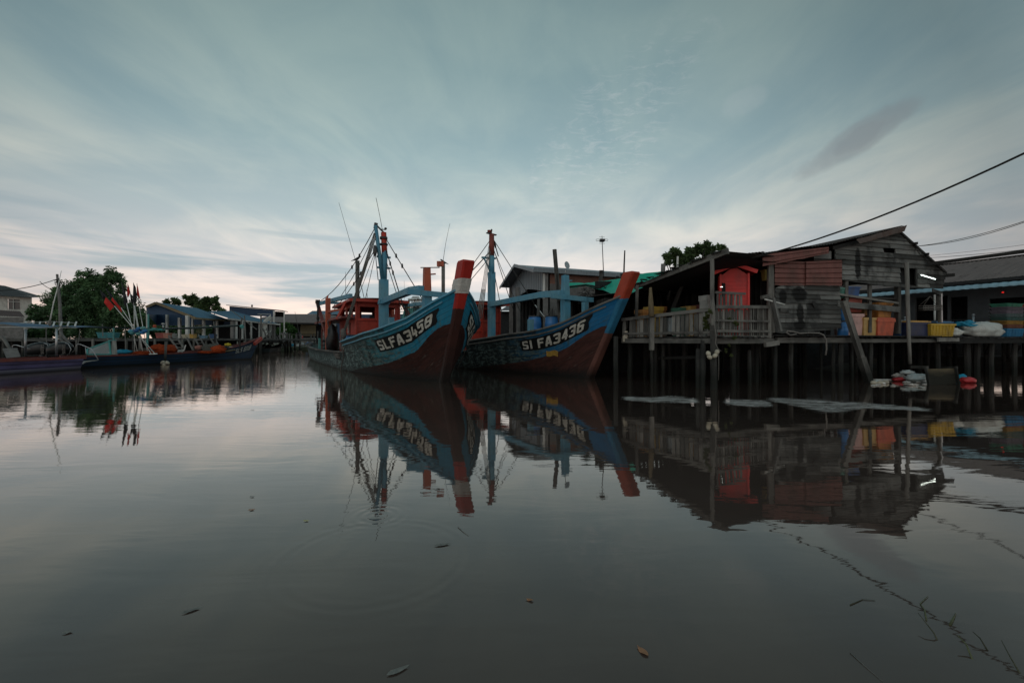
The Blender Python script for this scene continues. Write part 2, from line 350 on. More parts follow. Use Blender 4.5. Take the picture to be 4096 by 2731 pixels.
# ---------------------------------------------------------------- lettering
GL={'S':[[(5.4,8.5),(5,9),(1.1,9),(.8,8.6),(.8,6),(1.2,5.4),(4.8,4.7),(5.2,4.2),(5.2,1.4),(4.8,1),(1,1),(.6,1.5)]],
'L':[[(1,9.5),(1,1),(5.5,1)]],'F':[[(1,.4),(1,9),(5.5,9)],[(1,5.2),(4.6,5.2)]],
'A':[[(.6,.4),(2.6,9.2),(3.4,9.2),(5.4,.4)],[(1.5,3.1),(4.5,3.1)]],
'3':[[(.8,8.7),(1.2,9),(4.8,9),(5.2,8.4),(5.2,5.9),(4.6,5.2),(2.8,5.1)],[(4.6,5.1),(5.2,4.4),(5.2,1.6),(4.8,1),(1.2,1),(.8,1.3)]],
'4':[[(4.3,.4),(4.3,5.5)],[(1.6,9.4),(.9,3.3),(5.8,3.3)]],
'Y':[[(4.3,.4),(4.3,9.2),(3.9,9.2),(.9,3.3),(5.8,3.3)]],
'5':[[(5.2,9),(1.1,9),(1,5.4),(4.6,5.6),(5.2,5),(5.2,1.6),(4.6,1),(1.0,1)]],
'8':[[(1.4,9),(4.6,9),(5.1,8.5),(5.1,5.8),(4.6,5.1),(1.4,5.1),(.9,5.8),(.9,8.5),(1.4,9)],[(1.4,5.1),(.8,4.4),(.8,1.6),(1.4,1),(4.6,1),(5.2,1.6),(5.2,4.4),(4.6,5.1)]],
'6':[[(5.1,8.7),(4.6,9),(1.4,9),(.9,8.4),(.9,1.6),(1.4,1),(4.6,1),(5.2,1.6),(5.2,4.6),(4.6,5.3),(.9,5.3)]],
'I':[[(3,.4),(3,9.4)]],'U':[[(1,9.4),(1,1.8),(1.8,1),(4.4,1),(5.2,1.8),(5.2,9.4)]],'Z':[[(.8,9),(5.2,9),(.9,1),(5.4,1)]],
'K':[[(1,.4),(1,9.5)],[(5.4,9.5),(1.4,5),(5.5,.4)]],'1':[[(1.8,7.6),(3.2,9.2),(3.2,.4)]],'9':[[(.9,2.4),(1.4,1),(4.6,1),(5.1,1.6),(5.1,8.4),(4.6,9),(1.4,9),(.9,8.4),(.9,5.6),(1.4,5),(5,5)]],
'0':[[(1.6,1),(4.4,1),(5.1,2),(5.1,8),(4.4,9),(1.6,9),(.9,8),(.9,2),(1.6,1)]],'2':[[(.9,7.4),(1.4,9),(4.6,9),(5.2,8),(5.2,6),(.9,1),(5.4,1)]]}
def sdseg(p,a,b):
    ax,ay=a; bx,by=b; dx,dy=bx-ax,by-ay; L=dx*dx+dy*dy
    t=0 if L==0 else max(0,min(1,((p[0]-ax)*dx+(p[1]-ay)*dy)/L)); return math.hypot(p[0]-ax-dx*t,p[1]-ay-dy*t)
def letters(mb,text,fn,sw=1.05,cell=.34,wear=0.0,gap=1.3,widths=None,seed=1,m=0):
    "text as small cells laid on a surface: fn(u 0..1, v 0..1) -> point"
    rs=random.Random(seed); tot=0; lay=[]
    for ch in text:
        w=2.6 if ch==' ' else (3.4 if ch in 'I1' else 6.1); lay.append((ch,tot,w)); tot+=w+gap
    tot-=gap
    for ch,x0,w in lay:
        if ch==' ': continue
        gl=GL[ch]; off=-1.4 if ch in 'I1' else 0
        nx=int(w/cell)+1; ny=int(10.4/cell)
        for i in range(nx):
            for j in range(ny):
                cx=(i+.5)*cell; cy=(j+.5)*cell-.1
                q=(cx-off,cy)
                d=min(sdseg(q,s_[k],s_[k+1]) for s_ in gl for k in range(len(s_)-1))
                if d>sw: continue
                if wear and mnoise.noise(V((x0+cx,cy*1.3,seed))*1.1)>.62-wear: continue
                u0,u1=(x0+i*cell)/tot,(x0+(i+1)*cell)/tot; v0,v1=j*cell/10.4,(j+1)*cell/10.4
                mb.poly([fn(u0,v0),fn(u1,v0),fn(u1,v1),fn(u0,v1)],r=.5+.5*mnoise.noise(V((x0+cx,cy,seed))*.35),m=m)
# ---------------------------------------------------------------- trawler
def interp(tb,x):
    if x<=tb[0][0]: return tb[0][1]
    for (a,b),(c,d) in zip(tb,tb[1:]):
        if x<=c: return b+(d-b)*(x-a)/(c-a)
    return tb[-1][1]
def m_hull(name,top,top2,low,wear,zcut):
    t=NT(name); uv=t.uv(); u,v,_=t.sep(uv); pd=t.attr('pd'); ob=t.obj()
    nA=t.noise(t.mapv(uv,(1.1,4.5,1)),1,6,.65,.4); nB=t.noise(t.mapv(uv,(2.6,12,1)),1,7,.70); nC=t.noise(t.mapv(uv,(3.5,1.0,1)),1,5,.7,.3)
    col=t.mix(t.ramp(u,[(0,0),(.12,.35),(.3,1)]) if False else t.ramp(t.math('MULTIPLY_ADD',u,.05,.15),[(.12,0),(.32,1)]),top,top2)
    aft=t.ramp(t.math('MULTIPLY_ADD',u,.05,.15),[(.08,.0),(.24,.45),(.5,1)])
    # dark peeling, more of it aft
    pe=t.math('ADD',t.math('ADD',t.math('MULTIPLY',nA,.55),t.math('MULTIPLY',nB,.5)),t.math('MULTIPLY',aft,wear))
    col=t.mix(t.ramp(pe,[(.62,0),(.70,.92)]),col,(.018,.022,.022))
    dp=t.ramp(t.math('ADD',v,t.math('MULTIPLY',nC,.8)),[(.5,0),(.95,1)])
    pb=t.ramp(t.math('ADD',nB,t.math('MULTIPLY',nC,.45)),[(.70,0),(.80,1)])
    col=t.mix(t.math('MULTIPLY',pb,t.math('MULTIPLY',dp,t.math('MULTIPLY_ADD',aft,.9,.1))),col,(.20,.28,.27))
    # rust and green under the rail
    col=t.mix(t.math('MULTIPLY',t.ramp(nC,[(.52,0),(.66,.7)]),t.ramp(v,[(.55,0),(.8,1)])),col,(.07,.11,.085))
    dr=t.noise(t.mapv(uv,(7,.35,1)),1,4,.6); col=t.mix(t.ramp(dr,[(.55,0),(.72,.55)]),col,(.03,.04,.035))
    # low red antifouling
    lowc=t.mix(t.ramp(nA,[(.35,0),(.65,1)]),low,tuple(q*.45 for q in low))
    lowc=t.mix(t.ramp(t.math('ADD',nB,t.math('MULTIPLY',nA,.4)),[(.78,0),(.9,.55)]),lowc,(.16,.12,.105))
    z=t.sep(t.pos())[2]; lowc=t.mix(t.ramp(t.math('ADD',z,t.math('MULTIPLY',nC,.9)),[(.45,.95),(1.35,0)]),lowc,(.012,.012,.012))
    edge=t.math('ADD',pd,t.math('MULTIPLY',t.math('SUBTRACT',nC,.5),.12))
    col=t.mix(t.ramp(edge,[(.0,1),(.012,0)]),col,lowc)
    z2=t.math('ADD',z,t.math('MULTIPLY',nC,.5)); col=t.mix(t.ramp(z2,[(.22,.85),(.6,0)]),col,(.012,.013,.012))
    # strake seams
    fr=t.math('FRACT',t.math('MULTIPLY',t.math('ADD',v,t.math('MULTIPLY',nA,.02)),5.2)); seam=t.ramp(fr,[(.0,1),(.05,0),(.95,0),(1,1)])
    col=t.mix(t.math('MULTIPLY',seam,t.ramp(nA,[(.35,.45),(.6,.95)])),col,(.01,.012,.012))
    t.bump(t.math('SUBTRACT',t.math('MULTIPLY',nB,.3),seam),.5,.012)
    return t.fin(col,.6,0,.3)
M['plate']=m_flat('black_name_paint',(.008,.009,.010),.5,.3,10)
M['letter']=m_paint('white_letter_paint',(.60,.59,.55),.32,(.07,.065,.06),.6,.5,(.46,.44,.36),2.0)
def trawler(cfg):
    root=thing('fishing_boat',cfg['label'],'fishing boat',cfg['loc'],R(-60))
    dz=cfg.get('dz',0)
    SHT=[(-2.6,3.24),(-2.3,3.08),(-1.8,2.9),(-1,2.6),(0,2.28),(1,2.04),(2,1.85),(4,1.6),(6.6,1.40),(6.75,1.38),(6.95,.92),(9,.88),(16,.86),(20,.92),(22,.98),(25,1.12)]
    BD=[(-2.6,2.1),(-1.9,1.95),(-1.4,1.72),(-.9,1.45),(-.4,1.2),(0,1.06),(1,.78),(2,.58),(4,.36),(6,.16),(8,-.1),(30,-.5)]
    K=cfg['rake']; KS=K*3.08/2.3
    Nn=lambda L: L/KS if L<0 else L
    def sh(L):
        L=Nn(L)
        if L<6.5: return (interp(SHT,L-.35)+interp(SHT,L)*2+interp(SHT,L+.35))/4+dz*max(0,min(1,(5-L)/7))-cfg['sag']*exp(-((L-.6)/1.7)**2)
        return interp(SHT,L)
    Ls=lambda z: -K*max(z,-.6)
    def beamw(a,z,Lx):
        zz=max(0,min(1,z/2)); B=2.02+.36*max(0,min(1,z/1.5)); k=3.4-cfg['blunt']*zz
        b=.13+(B-.13)*(1-exp(-max(a,0)/k))
        if z<0: b*=(1+z*.5)
        if Lx>15: b*=1-.07*((Lx-15)/7)**2
        return b
    L0=-2.3
    for _ in range(20): L0=Ls(sh(L0))
    def hp(sd,Lst,z,o=0):
        s_=sh(Lst); a=Lst-Ls(s_); L=Lst+(Ls(z)-Ls(s_))*max(0,1-a/9.0)
        b=beamw(L-Ls(z),z,L)
        # outward direction is mostly sideways
        p=V((-L,sd*b,z))
        if o:
            e=.05; q=V((-(L+e),sd*beamw(L+e-Ls(z),z,L+e),z)); tng=(q-p).normalized(); n=V((tng.y,-tng.x,0))*(1 if sd<0 else -1)
            zz=V((-L,sd*beamw(L-Ls(z),z+.05,L),z+.05))-p
            n=(n+V((0,0,-abs(zz.y)/.05*.6))).normalized()
            if n.y*sd<0: n.x*=-1; n.y*=-1
            p=p+n*o
        return p
    LE=24.0; sts=[L0]; 
    while sts[-1]<LE: sts.append(min(LE,sts[-1]+(.12 if sts[-1]<0 else .25 if sts[-1]<6.4 else .1 if sts[-1]<7.1 else .6)))
    NT_=22; hm=loc_mb(); pdv=[]
    for sd in (-1,1):
        base=len(hm.v)
        for L in sts:
            s_=sh(L)
            for j in range(NT_+1):
                z=-.5+(s_+.5)*(j/NT_); hm.v.append(hp(sd,L,z)); pdv.append(z-interp(BD,Nn(L)))
        for i in range(len(sts)-1):
            for j in range(NT_):
                a=base+i*(NT_+1)+j; q=(a,a+1,a+NT_+2,a+NT_+1)
                uv=[(sts[i],(sh(sts[i])+.5)*(1-j/NT_)),(sts[i],(sh(sts[i])+.5)*(1-(j+1)/NT_)),(sts[i+1],(sh(sts[i+1])+.5)*(1-(j+1)/NT_)),(sts[i+1],(sh(sts[i+1])+.5)*(1-j/NT_))]
                if sd>0: q=q[::-1]; uv=uv[::-1]
                hm.face(q,uv,.5,0,True)
    # transom
    b0=len(hm.v); prt=[hp(1,LE,-.5+(sh(LE)+.5)*j/6) for j in range(7)]; stb=[hp(-1,LE,-.5+(sh(LE)+.5)*j/6) for j in range(7)]
    hm.v+=prt+stb; pdv+=[.5]*14
    for j in range(6): hm.face((b0+j,b0+7+j,b0+8+j,b0+1+j),[(22,1),(22,1),(22,.8),(22,.8)])
    ho=hm.build('hull',cfg['hullmat'],root); at=ho.data.attributes.new('pd','FLOAT','POINT'); at.data.foreach_set('value',pdv)
    # inner bulwark + deck
    dk=lambda L: (sh(L)-.22 if L<6.6 else .70)
    dm=loc_mb()
    for i in range(len(sts)-1):
        a,b=sts[i],sts[i+1]; 
        if a<L0+.2: continue
        pa=[hp(s2,a,dk(a),-.04) for s2 in (-1,1)]; pb=[hp(s2,b,dk(b),-.04) for s2 in (-1,1)]
        dm.poly([pa[0],pa[1],pb[1],pb[0]],r=.4,uvs=[(a,-2),(a,2),(b,2),(b,-2)])
    dm.build('deck',M['wood_dark'],root)
    for sd in (-1,1):
        ib=loc_mb()
        for i in range(len(sts)-1):
            a,b=sts[i],sts[i+1]
            if a<L0+.15: continue
            ib.poly([hp(sd,a,dk(a)-.02,-.07),hp(sd,b,dk(b)-.02,-.07),hp(sd,b,sh(b),-.07),hp(sd,a,sh(a),-.07)],r=.5,uvs=[(a,0),(b,0),(b,.3),(a,.3)])
        ib.build('bulwark',M['blue'],root)
        g=loc_mb(); pts=[]
        for L in [q for q in sts if q<6.75]+[6.75]:
            p=hp(sd,L,sh(L),.0); pts.append(p+V((0,0,.02)))
        for i in range(len(pts)-1): g.beam(pts[i],pts[i+1]+(pts[i+1]-pts[i])*.06,.15,.06,r=.6)
        for i in range(3,len(pts)-1): # rubbing strake below the rail
            a=hp(sd,sts[i],sh(sts[i])-.15,.02); b=hp(sd,sts[i+1],sh(sts[i+1])-.15,.02) if sts[i+1]<6.8 else a
            g.beam(a,b,.045,.05,r=.4)
        g.build('gunwale',M[cfg.get('rail','blue_pale')],root)
        g=loc_mb(); q=[L for L in sts if L>6.95]
        for a,b in zip(q,q[1:]): g.beam(hp(sd,a,sh(a)+.02),hp(sd,b,sh(b)+.02),.16,.07,r=.4+.2*sin(a*9))
        g.build('gunwale',M['wood'],root)
    # stem post
    top=cfg['top']; st=NT('stem_paint_'+cfg['key']); ob=st.obj(); 
    zz=st.math('ADD',st.sep(st.pos())[2],st.math('MULTIPLY',st.math('SUBTRACT',st.noise(ob,7,4),.5),.08))
    cc=cfg['stem']; c=st.ramp(st.math('MULTIPLY',zz,.25),[(p/4,q) for p,q in cc],'CONSTANT')
    nn=st.noise(st.mapv(ob,(9,9,3)),1,6,.7); n0=st.noise(ob,2.2,4)
    c=st.mix(st.ramp(n0,[(.4,0),(.7,.55)]),c,st.mix(1.0,c,(.45,.42,.42),'MULTIPLY')); c=st.mix(st.ramp(nn,[(.62,0),(.68,.8)]),c,(.05,.04,.035))
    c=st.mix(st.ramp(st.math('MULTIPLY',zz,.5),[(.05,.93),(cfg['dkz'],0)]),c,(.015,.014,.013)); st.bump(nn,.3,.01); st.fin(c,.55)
    sm=loc_mb(); zs=[-.5+i*.25 for i in range(18)]; zs=[z for z in zs if z<top-.05]+[top]
    prof=[]
    for z in zs:
        x=K*max(z,-.6); 
        w=.165+.02*max(0,z-2.2); dp=.22+.03*max(0,z-1.5)
        prof.append([V((x-.30,-w-.02,z)),V((x+dp*.45,-w,z)),V((x+dp*.62,-w*.7,z)),V((x+dp*.62,w*.7,z)),V((x+dp*.45,w,z)),V((x-.30,w+.02,z))])
    for a,b in zip(prof,prof[1:]):
        for k in range(6):
            n=(k+1)%6; sm.poly([a[k],a[n],b[n],b[k]],r=.5)
    tp=prof[-1]; cpt=[q+V((.02,0,.05)) if k in(2,3) else q+V((0,0,.07)) for k,q in enumerate(tp)]
    cpt=[q+(V((tp[2].x-.2,0,q.z))-q)*.12 for q in cpt]
    for k in range(6): n=(k+1)%6; sm.poly([tp[k],tp[n],cpt[n],cpt[k]],r=.5)
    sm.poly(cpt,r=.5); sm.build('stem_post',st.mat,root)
    if cfg.get('band'):
        cm=loc_mb(); 
        for i in range(6):
            z=2.98+.075*i; z2=z+.075; w=.165+.02*(z-2.2)+.025; dp=.22+.03*(z-1.5); j=lambda: U(-.006,.006)
            ra=[]; 
            for zq in (z,z2):
                x=K*zq; ra.append([V((x-.32,-w-.02+j(),zq+j())),V((x+dp*.45,-w-.012+j(),zq)),V((x+dp*.62+.02,-w*.7,zq+j())),V((x+dp*.62+.02,w*.7,zq)),V((x+dp*.45,w+.012+j(),zq)),V((x-.32,w+.02,zq))])
            for k in range(6): n=(k+1)%6; cm.poly([ra[0][k],ra[0][n],ra[1][n],ra[1][k]],r=.5+.1*(i%2))
        for k in range(5): cm.tube([V((K*3.05-.12,-.19,3.05+k*.08)),V((K*3.05-.2-U(0,.05),-.23,3.0+k*.08-U(0,.05)))],.012,4)
        cm.build('cloth_band',M['cloth_w'],root)
    # name plates
    for sd,txt,(La,Lb),(d0,d1) in cfg['plates']:
        def fn(u,v,o,La=La,Lb=Lb,d0=d0,d1=d1,sd=sd):
            L=La+(Lb-La)*u; L=L*KS if L<0 else L; t0=d0[0]+(d0[1]-d0[0])*u; t1=d1[0]+(d1[1]-d1[0])*u
            return hp(sd,L,sh(L)-(t1+(t0-t1)*v),o)
        pm=loc_mb(); jag=[.03*sin(i*1.7) for i in range(41)]
        pm.grid(lambda u,v: fn(u*1.0+(.012*sin(v*9) if u in(0,1) else 0),v,.014),40,6)
        po=pm.build('name_plate',M['plate'],root)
        lm=loc_mb(); letters(lm,txt,lambda u,v: fn(.04+u*.90,.12+v*.76,.02),sw=1.0,wear=cfg.get('lw',.1),seed=len(txt)+sd)
        lo=lm.build('lettering',M['letter'],po); tag(lo,'white painted letters '+txt.replace('Y','4'))
    if cfg.get('patch'):
        La,Lb,a,b=cfg['patch']; pm=loc_mb()
        pm.grid(lambda u,v: hp(-1,La+(Lb-La)*u,sh(La)-(a+(b-a)*v)-(.03*sin(u*7)),.022),6,3); pm.build('yellow_patch',m_flat('yellow_patch_paint',(.45,.27,.05),.8,.3,20,0,.2,.6),root)
    # forward post, boom, cross beam
    fp=loc_mb(); L=cfg['fpL']; px=-L
    fp.beam((px,0,dk(L)-.1),(px,0,3.3),.30,.30,r=.5); fp.build('samson_post',M['blue_pale'],root)
    fp=loc_mb(); fp.beam((px,0,3.3),(px-.02,0,cfg['fpz']),.27,.27,r=.5,tp=.85); fp.tube([(px,-.45*0,cfg['fpz']-.25),(px,.35,cfg['fpz']-.2)],.03,6)
    fp.build('post_head',M[cfg['fpc']],root)
    bm=loc_mb(); 
    bm.beam((-8.35,-.05,3.42),(px-1.3,-.2,3.50),.26,.26,r=.5); bm.beam((px-1.4,-.2,3.50),(px+.05,-.22,3.42),.26,.28,r=.6)
    bm.build('boom',M['blue_pale'],root)
    bm=loc_mb(); bm.beam((px+.21,-.85,3.28),(px+.21,1.3,3.20),.13,.2,r=.5); bm.build('cross_beam',M['blue_pale'],root)
    for (lx,ly,hh) in ((.9,.5,3.05),(2.4,-1.2,2.35)):
        bm=loc_mb(); bm.beam((-lx,ly,dk(lx)-.1),(-lx+.05,ly-.03,hh),.2,.2,r=.4); bm.build('bollard',M['blue_pale'],root)
    # mast
    mL=cfg.get('mL',8.3); mt=thing('mast',None,None,(0,0,0)); mt.parent=root
    def lb(name,mat,f):
        q=loc_mb(); f(q); return q.build(name,mat,mt)
    if cfg['key']=='a':
        lb('mast_base',M['blue_pale'],lambda q:(q.beam((-mL,0,.7),(-mL,0,4.55),.42,.36,r=.6),q.beam((-mL+.03,0,3.3),(-mL+.03,0,3.5),.5,.46,r=.4)))
        lb('lower_spar',M['blue_pale'],lambda q:(q.tube([(-mL,0,4.5),(-mL,.05,6.0)],[.17,.15],10),q.tube([(-mL+.1,-.08,4.6),(-mL+.05,-.42,7.25)],[.11,.09],8,r=.1),
            [q.beam((-mL,-.35,z_),(-mL,.35,z_),.09,.09,r=.3) for z_ in (5.15,5.7)]))
        lb('upper_spar',M['red'],lambda q:q.tube([(-mL,.05,5.8),(-mL,.0,6.95)],[.15,.14],10,r=.6))
        lb('masthead',M['steel_dark'],lambda q:(q.beam((-mL,-.42,7.1),(-mL,-.38,7.38),.16,.14),q.tube([(-mL,-.4,7.3),(-mL,.0,6.95),(-mL,0,6.5)],.05,5),q.tube([(-mL,.0,6.6),(-mL,.0,6.72)],.2,8),q.tube([(-mL,.0,6.3),(-mL,.0,6.38)],.22,8),
            q.tube([(-mL,-.1,7.1),(-mL,.1,7.1)],.025,5),q.blob((-mL,.1,7.16),.07,.07,.06),q.blob((-mL+.15,-.47,5.95),.14,.1,.3)))
        top_=V((-mL,-.4,7.2)); topr=V((-mL,.05,6.75))
        lb('whip_antenna',M['steel_dark'],lambda q:q.tube([(-mL,-.05,7.0),(-mL,-.2,7.8),(-mL,-.38,8.65)],.013,5))
        rp=loc_mb()
        for k in range(4):
            o=.05*k; rp.tube([V((-mL+.1,-.50+o,6.85)),V((-mL+.1,-1.25+o*.8,4.3)),V((-mL+.2,-2.0+o*.6,1.85))],.022,5,r=.5)
        rp.blob((-mL+.2,-1.98,1.78),.16,.14,.26,.2); rp.build('hoist_rope',M['rope'],mt)
        ST=[(top_,(-16.6,-1.9,4.02),.022,.5),(top_-V((0,0,.25)),(-14.2,-1.6,3.4),.018,.3),(top_-V((0,0,1.1)),(-16,-1.75,2.8),.022,.3),(topr,(-4,1.2,2.3),.022,.02),(topr-V((0,0,.45)),(-6.5,.7,2.4),.028,.0),
            (top_-V((0,0,1.2)),(-10.5,-.9,3.6),.015,.02),(top_-V((0,0,1.3)),(-10.3,-.5,3.6),.015,.02),(topr-V((0,0,.5)),(-10.2,.2,3.6),.015,0),(topr-V((0,0,1.0)),(-7.5,.7,3.0),.02,.0),(top_-V((0,0,1.5)),(-mL+.1,-.3,4.5),.02,0)]
    else:
        lb('mast_base',M['blue_pale'],lambda q:(q.beam((-mL,0,.7),(-mL,0,5.2),.34,.30,r=.6)))
        lb('lower_spar',M['blue_pale'],lambda q:(q.tube([(-mL,0,5.1),(-mL,0,6.15)],[.17,.15],10),[q.beam((-mL,-.6,z_),(-mL,.25,z_+.02),.09,.10,r=.3) for z_ in (5.95,)],q.beam((-mL,-.45,5.9),(-mL,-.12,5.3),.07,.07)))
        lb('upper_spar',M['red_dark'],lambda q:q.tube([(-mL,0,6.1),(-mL,.0,7.3)],[.16,.14],10,r=.6))
        lb('masthead',M['steel_dark'],lambda q:(q.beam((-mL,-.3,7.32),(-mL,.28,7.26),.16,.05),q.tube([(-mL,.0,7.3),(-mL,.0,7.5)],.03,6),q.blob((-mL,0,7.5),.05,.05,.07)))
        lb('mast_light',M['red_dark'],lambda q:q.lathe((-mL,-.14,7.34),[(.11,0),(.11,.14)],10))
        topr=V((-mL,.12,7.0)); tl=V((-mL,-.12,6.9))
        rp=loc_mb()
        for k in range(4): rp.tube([V((-mL+.1,-.22+.03*k,6.6-.1*k)),V((-mL+.3,-.75+.07*k,4.2)),V((-mL+.5,-1.15+.1*k,2.6))],.016,5,r=.9)
        for k in range(4): rp.tube([V((-mL+.3,-.75+.07*k,4.2)),V((-mL+.5,-1.15+.1*k,2.6))],.028,5,r=.95)
        rp.build('hoist_rope',M['rope'],mt)
        rp=loc_mb(); rp.tube([V((-6.0,1.35,3.3)),V((-4.3,1.6,1.75))],.03,6); rp.build('brace_tube',M['white_p'],mt)
        ST=[(topr,(-6.0,1.35,3.3),.02,0),(topr-V((0,0,.5)),(-7.6,1.5,1.8),.02,.05),(topr-V((0,0,.55)),(-7.0,1.7,1.8),.016,.05),(topr-V((0,0,1.6)),(-mL+.2,.55,2.9),.02,0),(tl,(-13,-2.4,2.0),.02,.1),(tl-V((0,0,.6)),(-13,-2.6,2.6),.03,.15),(tl-V((0,0,.9)),(-12,-2.4,2.2),.02,.1),(topr,(-mL,.42,6.1),.03,0)]
    for a,b,rr,sag in ST:
        q=loc_mb(); a=V(a); b=V(b); q.tube([a.lerp(b,k/8)-V((0,0,sag*4*(k/8)*(1-k/8))) for k in range(9)],rr,5)
        if rr>=.022: 
            for k in (2,3): q.blob(a.lerp(b,k/8)-V((0,0,sag*4*(k/8)*(1-k/8))),.05,.05,.12)
        q.build('stay_rope',M['rope_dark'],mt)
    for q in mt.children: pass
    # wheelhouse
    wh=thing('wheelhouse',None,None); wh.parent=root
    x0=-9.45; wd=1.12; zb=.7; zt=3.55
    q=loc_mb(); H=zt-zb
    q.wall((x0,-wd,zb),(0,1,0),2*wd,H,[(.18,1.92,.96,2.52),(1.22,1.92,2.02,2.52)],.06,r=.6)
    q.wall((x0-5,wd,zb),(0,-1,0),2*wd,H,[(.3,1.92,.95,2.5),(1.3,1.92,1.95,2.5)],.06,r=.4)
    q.wall((x0-5,-wd,zb),(1,0,0),5,H,[(3.85,1.9,4.7,2.55),(2.4,1.9,3.5,2.55),(.5,1.95,1.9,2.5),(2.9,.0,3.5,1.75)],.06,r=.5)
    q.wall((x0,wd,zb),(-1,0,0),5,H,[(.4,1.9,1.4,2.5),(2,1.9,3,2.5)],.06,r=.5)
    q.beam((x0+.02,-wd-.05,zb+1.85),(x0+.02,wd+.05,zb+1.85),.09,.1,r=.7); q.beam((x0+.02,-wd,zb+1.25),(x0+.02,wd,zb+1.25),.05,.05,r=.2)
    for yy in (-wd,wd,.0): q.beam((x0+.025,yy,zb),(x0+.025,yy,zt),.09,.09,r=.3)
    q.build('cabin_wall',M['red'],wh)
    q=loc_mb(); q.wall((x0-2.1,-wd-.03,zb),(1,0,0),.6,1.75,[],.03,r=.2); q.build('door',M['red_dark'],wh)
    q=loc_mb(); q.wall((x0-4.4,-wd-.05,zb+.2),(1,0,0),.9,1.2,[],.02,r=.6); q.build('side_board',M['cloth_w'],wh)
    if cfg['key']=='a':
        q=loc_mb(); letters(q,'8',lambda u,v:V((x0-1.95+u*.22,-wd-.066-.012,zb+1.15+v*.55)),sw=1.0); q.build('number',M['letter'],wh)
    q=loc_mb() # upper roof with curved edge
    def rf(u,v):
        y=-1.5+3.0*v; x=x0+.45-5.6*u; return V((x,y,zt+.12-.10*(abs(v-.5)*2)**2-.05*u))
    q.grid(rf,8,8,.6); q.grid(lambda u,v: rf(u,v)-V((0,0,.11)),8,8,.3)
    q.beam(rf(0,0)-V((0,0,.05)),rf(0,1)-V((0,0,.05)),.05,.15,r=.7); q.beam(rf(0,0)-V((0,0,.05)),rf(1,0)-V((0,0,.05)),.05,.13,r=.35); q.beam(rf(1,0)-V((0,0,.05)),rf(1,1)-V((0,0,.05)),.05,.13); q.beam(rf(0,1)-V((0,0,.05)),rf(1,1)-V((0,0,.05)),.05,.13)
    q.build('roof',M['red'],wh)
    q=loc_mb() # lower side roof running aft
    q.beam((x0-.1,-1.45,2.66),(x0-9.6,-1.6,2.66),.75,.07,r=.4); q.beam((x0-.1,-1.83,2.66),(x0-9.6,-1.98,2.64),.06,.13,r=.5)
    q.beam((x0-5.1,0,2.72),(x0-9.6,0,2.66),3.2,.06,r=.3)
    q.build('awning',M['red_dark'],wh)
    for (xx,yy) in ((-14.9,-1.55),(-16.6,-1.6),(-18.6,-1.6),(-18.6,1.5),(-15,1.5)):
        q=loc_mb(); q.beam((xx,yy,.7),(xx,yy,2.62),.08,.08); q.build('awning_post',M['red_dark'],wh)
    q=loc_mb(); q.beam((-14.5,-1.5,.75),(-13.4,-1.95,2.6),.06,.06); q.build('strut',M['steel'],wh); q=loc_mb(); q.beam((x0-1.2,-1.85,2.6),(x0-.7,-1.5,3.5),.12,.14,r=.6); q.build('strut',M['red'],wh)
    q=loc_mb(); q.wall((x0-1.5,-wd+.3,zb+.02),(0,1,0),1.6,1.6,[],.05); q.box((x0-.6,.55,2.2),.2,.2,.35); q.tube([(x0-.5,-.3,2.62),(x0-.5,.2,2.62)],.18,10); q.build('cabin_interior',M['dark'],wh)
    # exhaust
    eL,ey,ez=cfg['exh']; q=loc_mb(); q.tube([(-eL,ey,2.6),(-eL,ey,ez)],.115,12); q.box((-eL+.2,ey-.15,3.4),.45,.45,.45,r=.1); q.build('exhaust_pipe',M['pipe'],root)
    for pts in cfg['whips']:
        q=loc_mb(); q.tube([V(p) for p in pts],[.018-.010*k/(len(pts)-1) for k in range(len(pts))],5); q.build('whip_antenna',M['steel_dark'],root)
    # stern gallows
    q=loc_mb(); q.beam((-13.7,-1.9,.75),(-13.7,-1.9,3.95),.26,.24,r=.7); q.beam((-13.7,-1.98,3.85),(-13.7,-1.9,4.1),.08,.08); q.beam((-13.6,-1.9,3.15),(-11,-1.3,3.2),.09,.12,r=.5)
    q.build('gallows_post',M['orange_post'],root); q=loc_mb(); q.beam((-13.7,1.9,.75),(-13.7,1.9,3.95),.24,.24,r=.7); q.build('gallows_post',M['orange_post'],root)
    q=loc_mb(); q.beam((-18.8,-1.9,4.15),(-14.0,-1.85,1.4),.18,.2,r=.3); q.build('gallows_beam',M['red_dark'],root)
    q=loc_mb(); q.beam((-18.4,-1.9,3.92),(-9.9,-1.3,3.80),.16,.22,r=.5); q.beam((-16,-1.9,3.85),(-16,1.9,3.85),.12,.14); q.build('gallows_crossbar',M['blue_pale'],root)
    q=loc_mb(); q.blob((-17.6,-1.95,3.98),.3,.2,.14,.3); 
    for k in range(7): 
        x=-17.2+U(-.5,.6); z=3.8-U(.1,.3); q.tube([(x,-2.0,3.9),(x+U(-.1,.1),-2.02,z-.5),(x+U(-.15,.15),-2.0,z-U(.7,1.4))],.02,4)
    q.blob((-17.4,-2,2.9),.1,.1,.14); q.build('tackle',M['rope_dark'],root)
    # net heap and gear amidships
    q=loc_mb(); q.blob((-16.4,.1,1.0),1.3,1.2,.75,.3,16,10); q.build('net_heap',M['black'],root); q=loc_mb(); q.blob((-19.2,.2,.9),1.2,1.4,.45,.3); q.build('net_heap',M['black'],root); q=loc_mb(); q.blob((-13.2,-1.75,1.5),.35,.35,.9,.4); q.build('gear_bundle',M['black'],root)
    q=loc_mb(); 
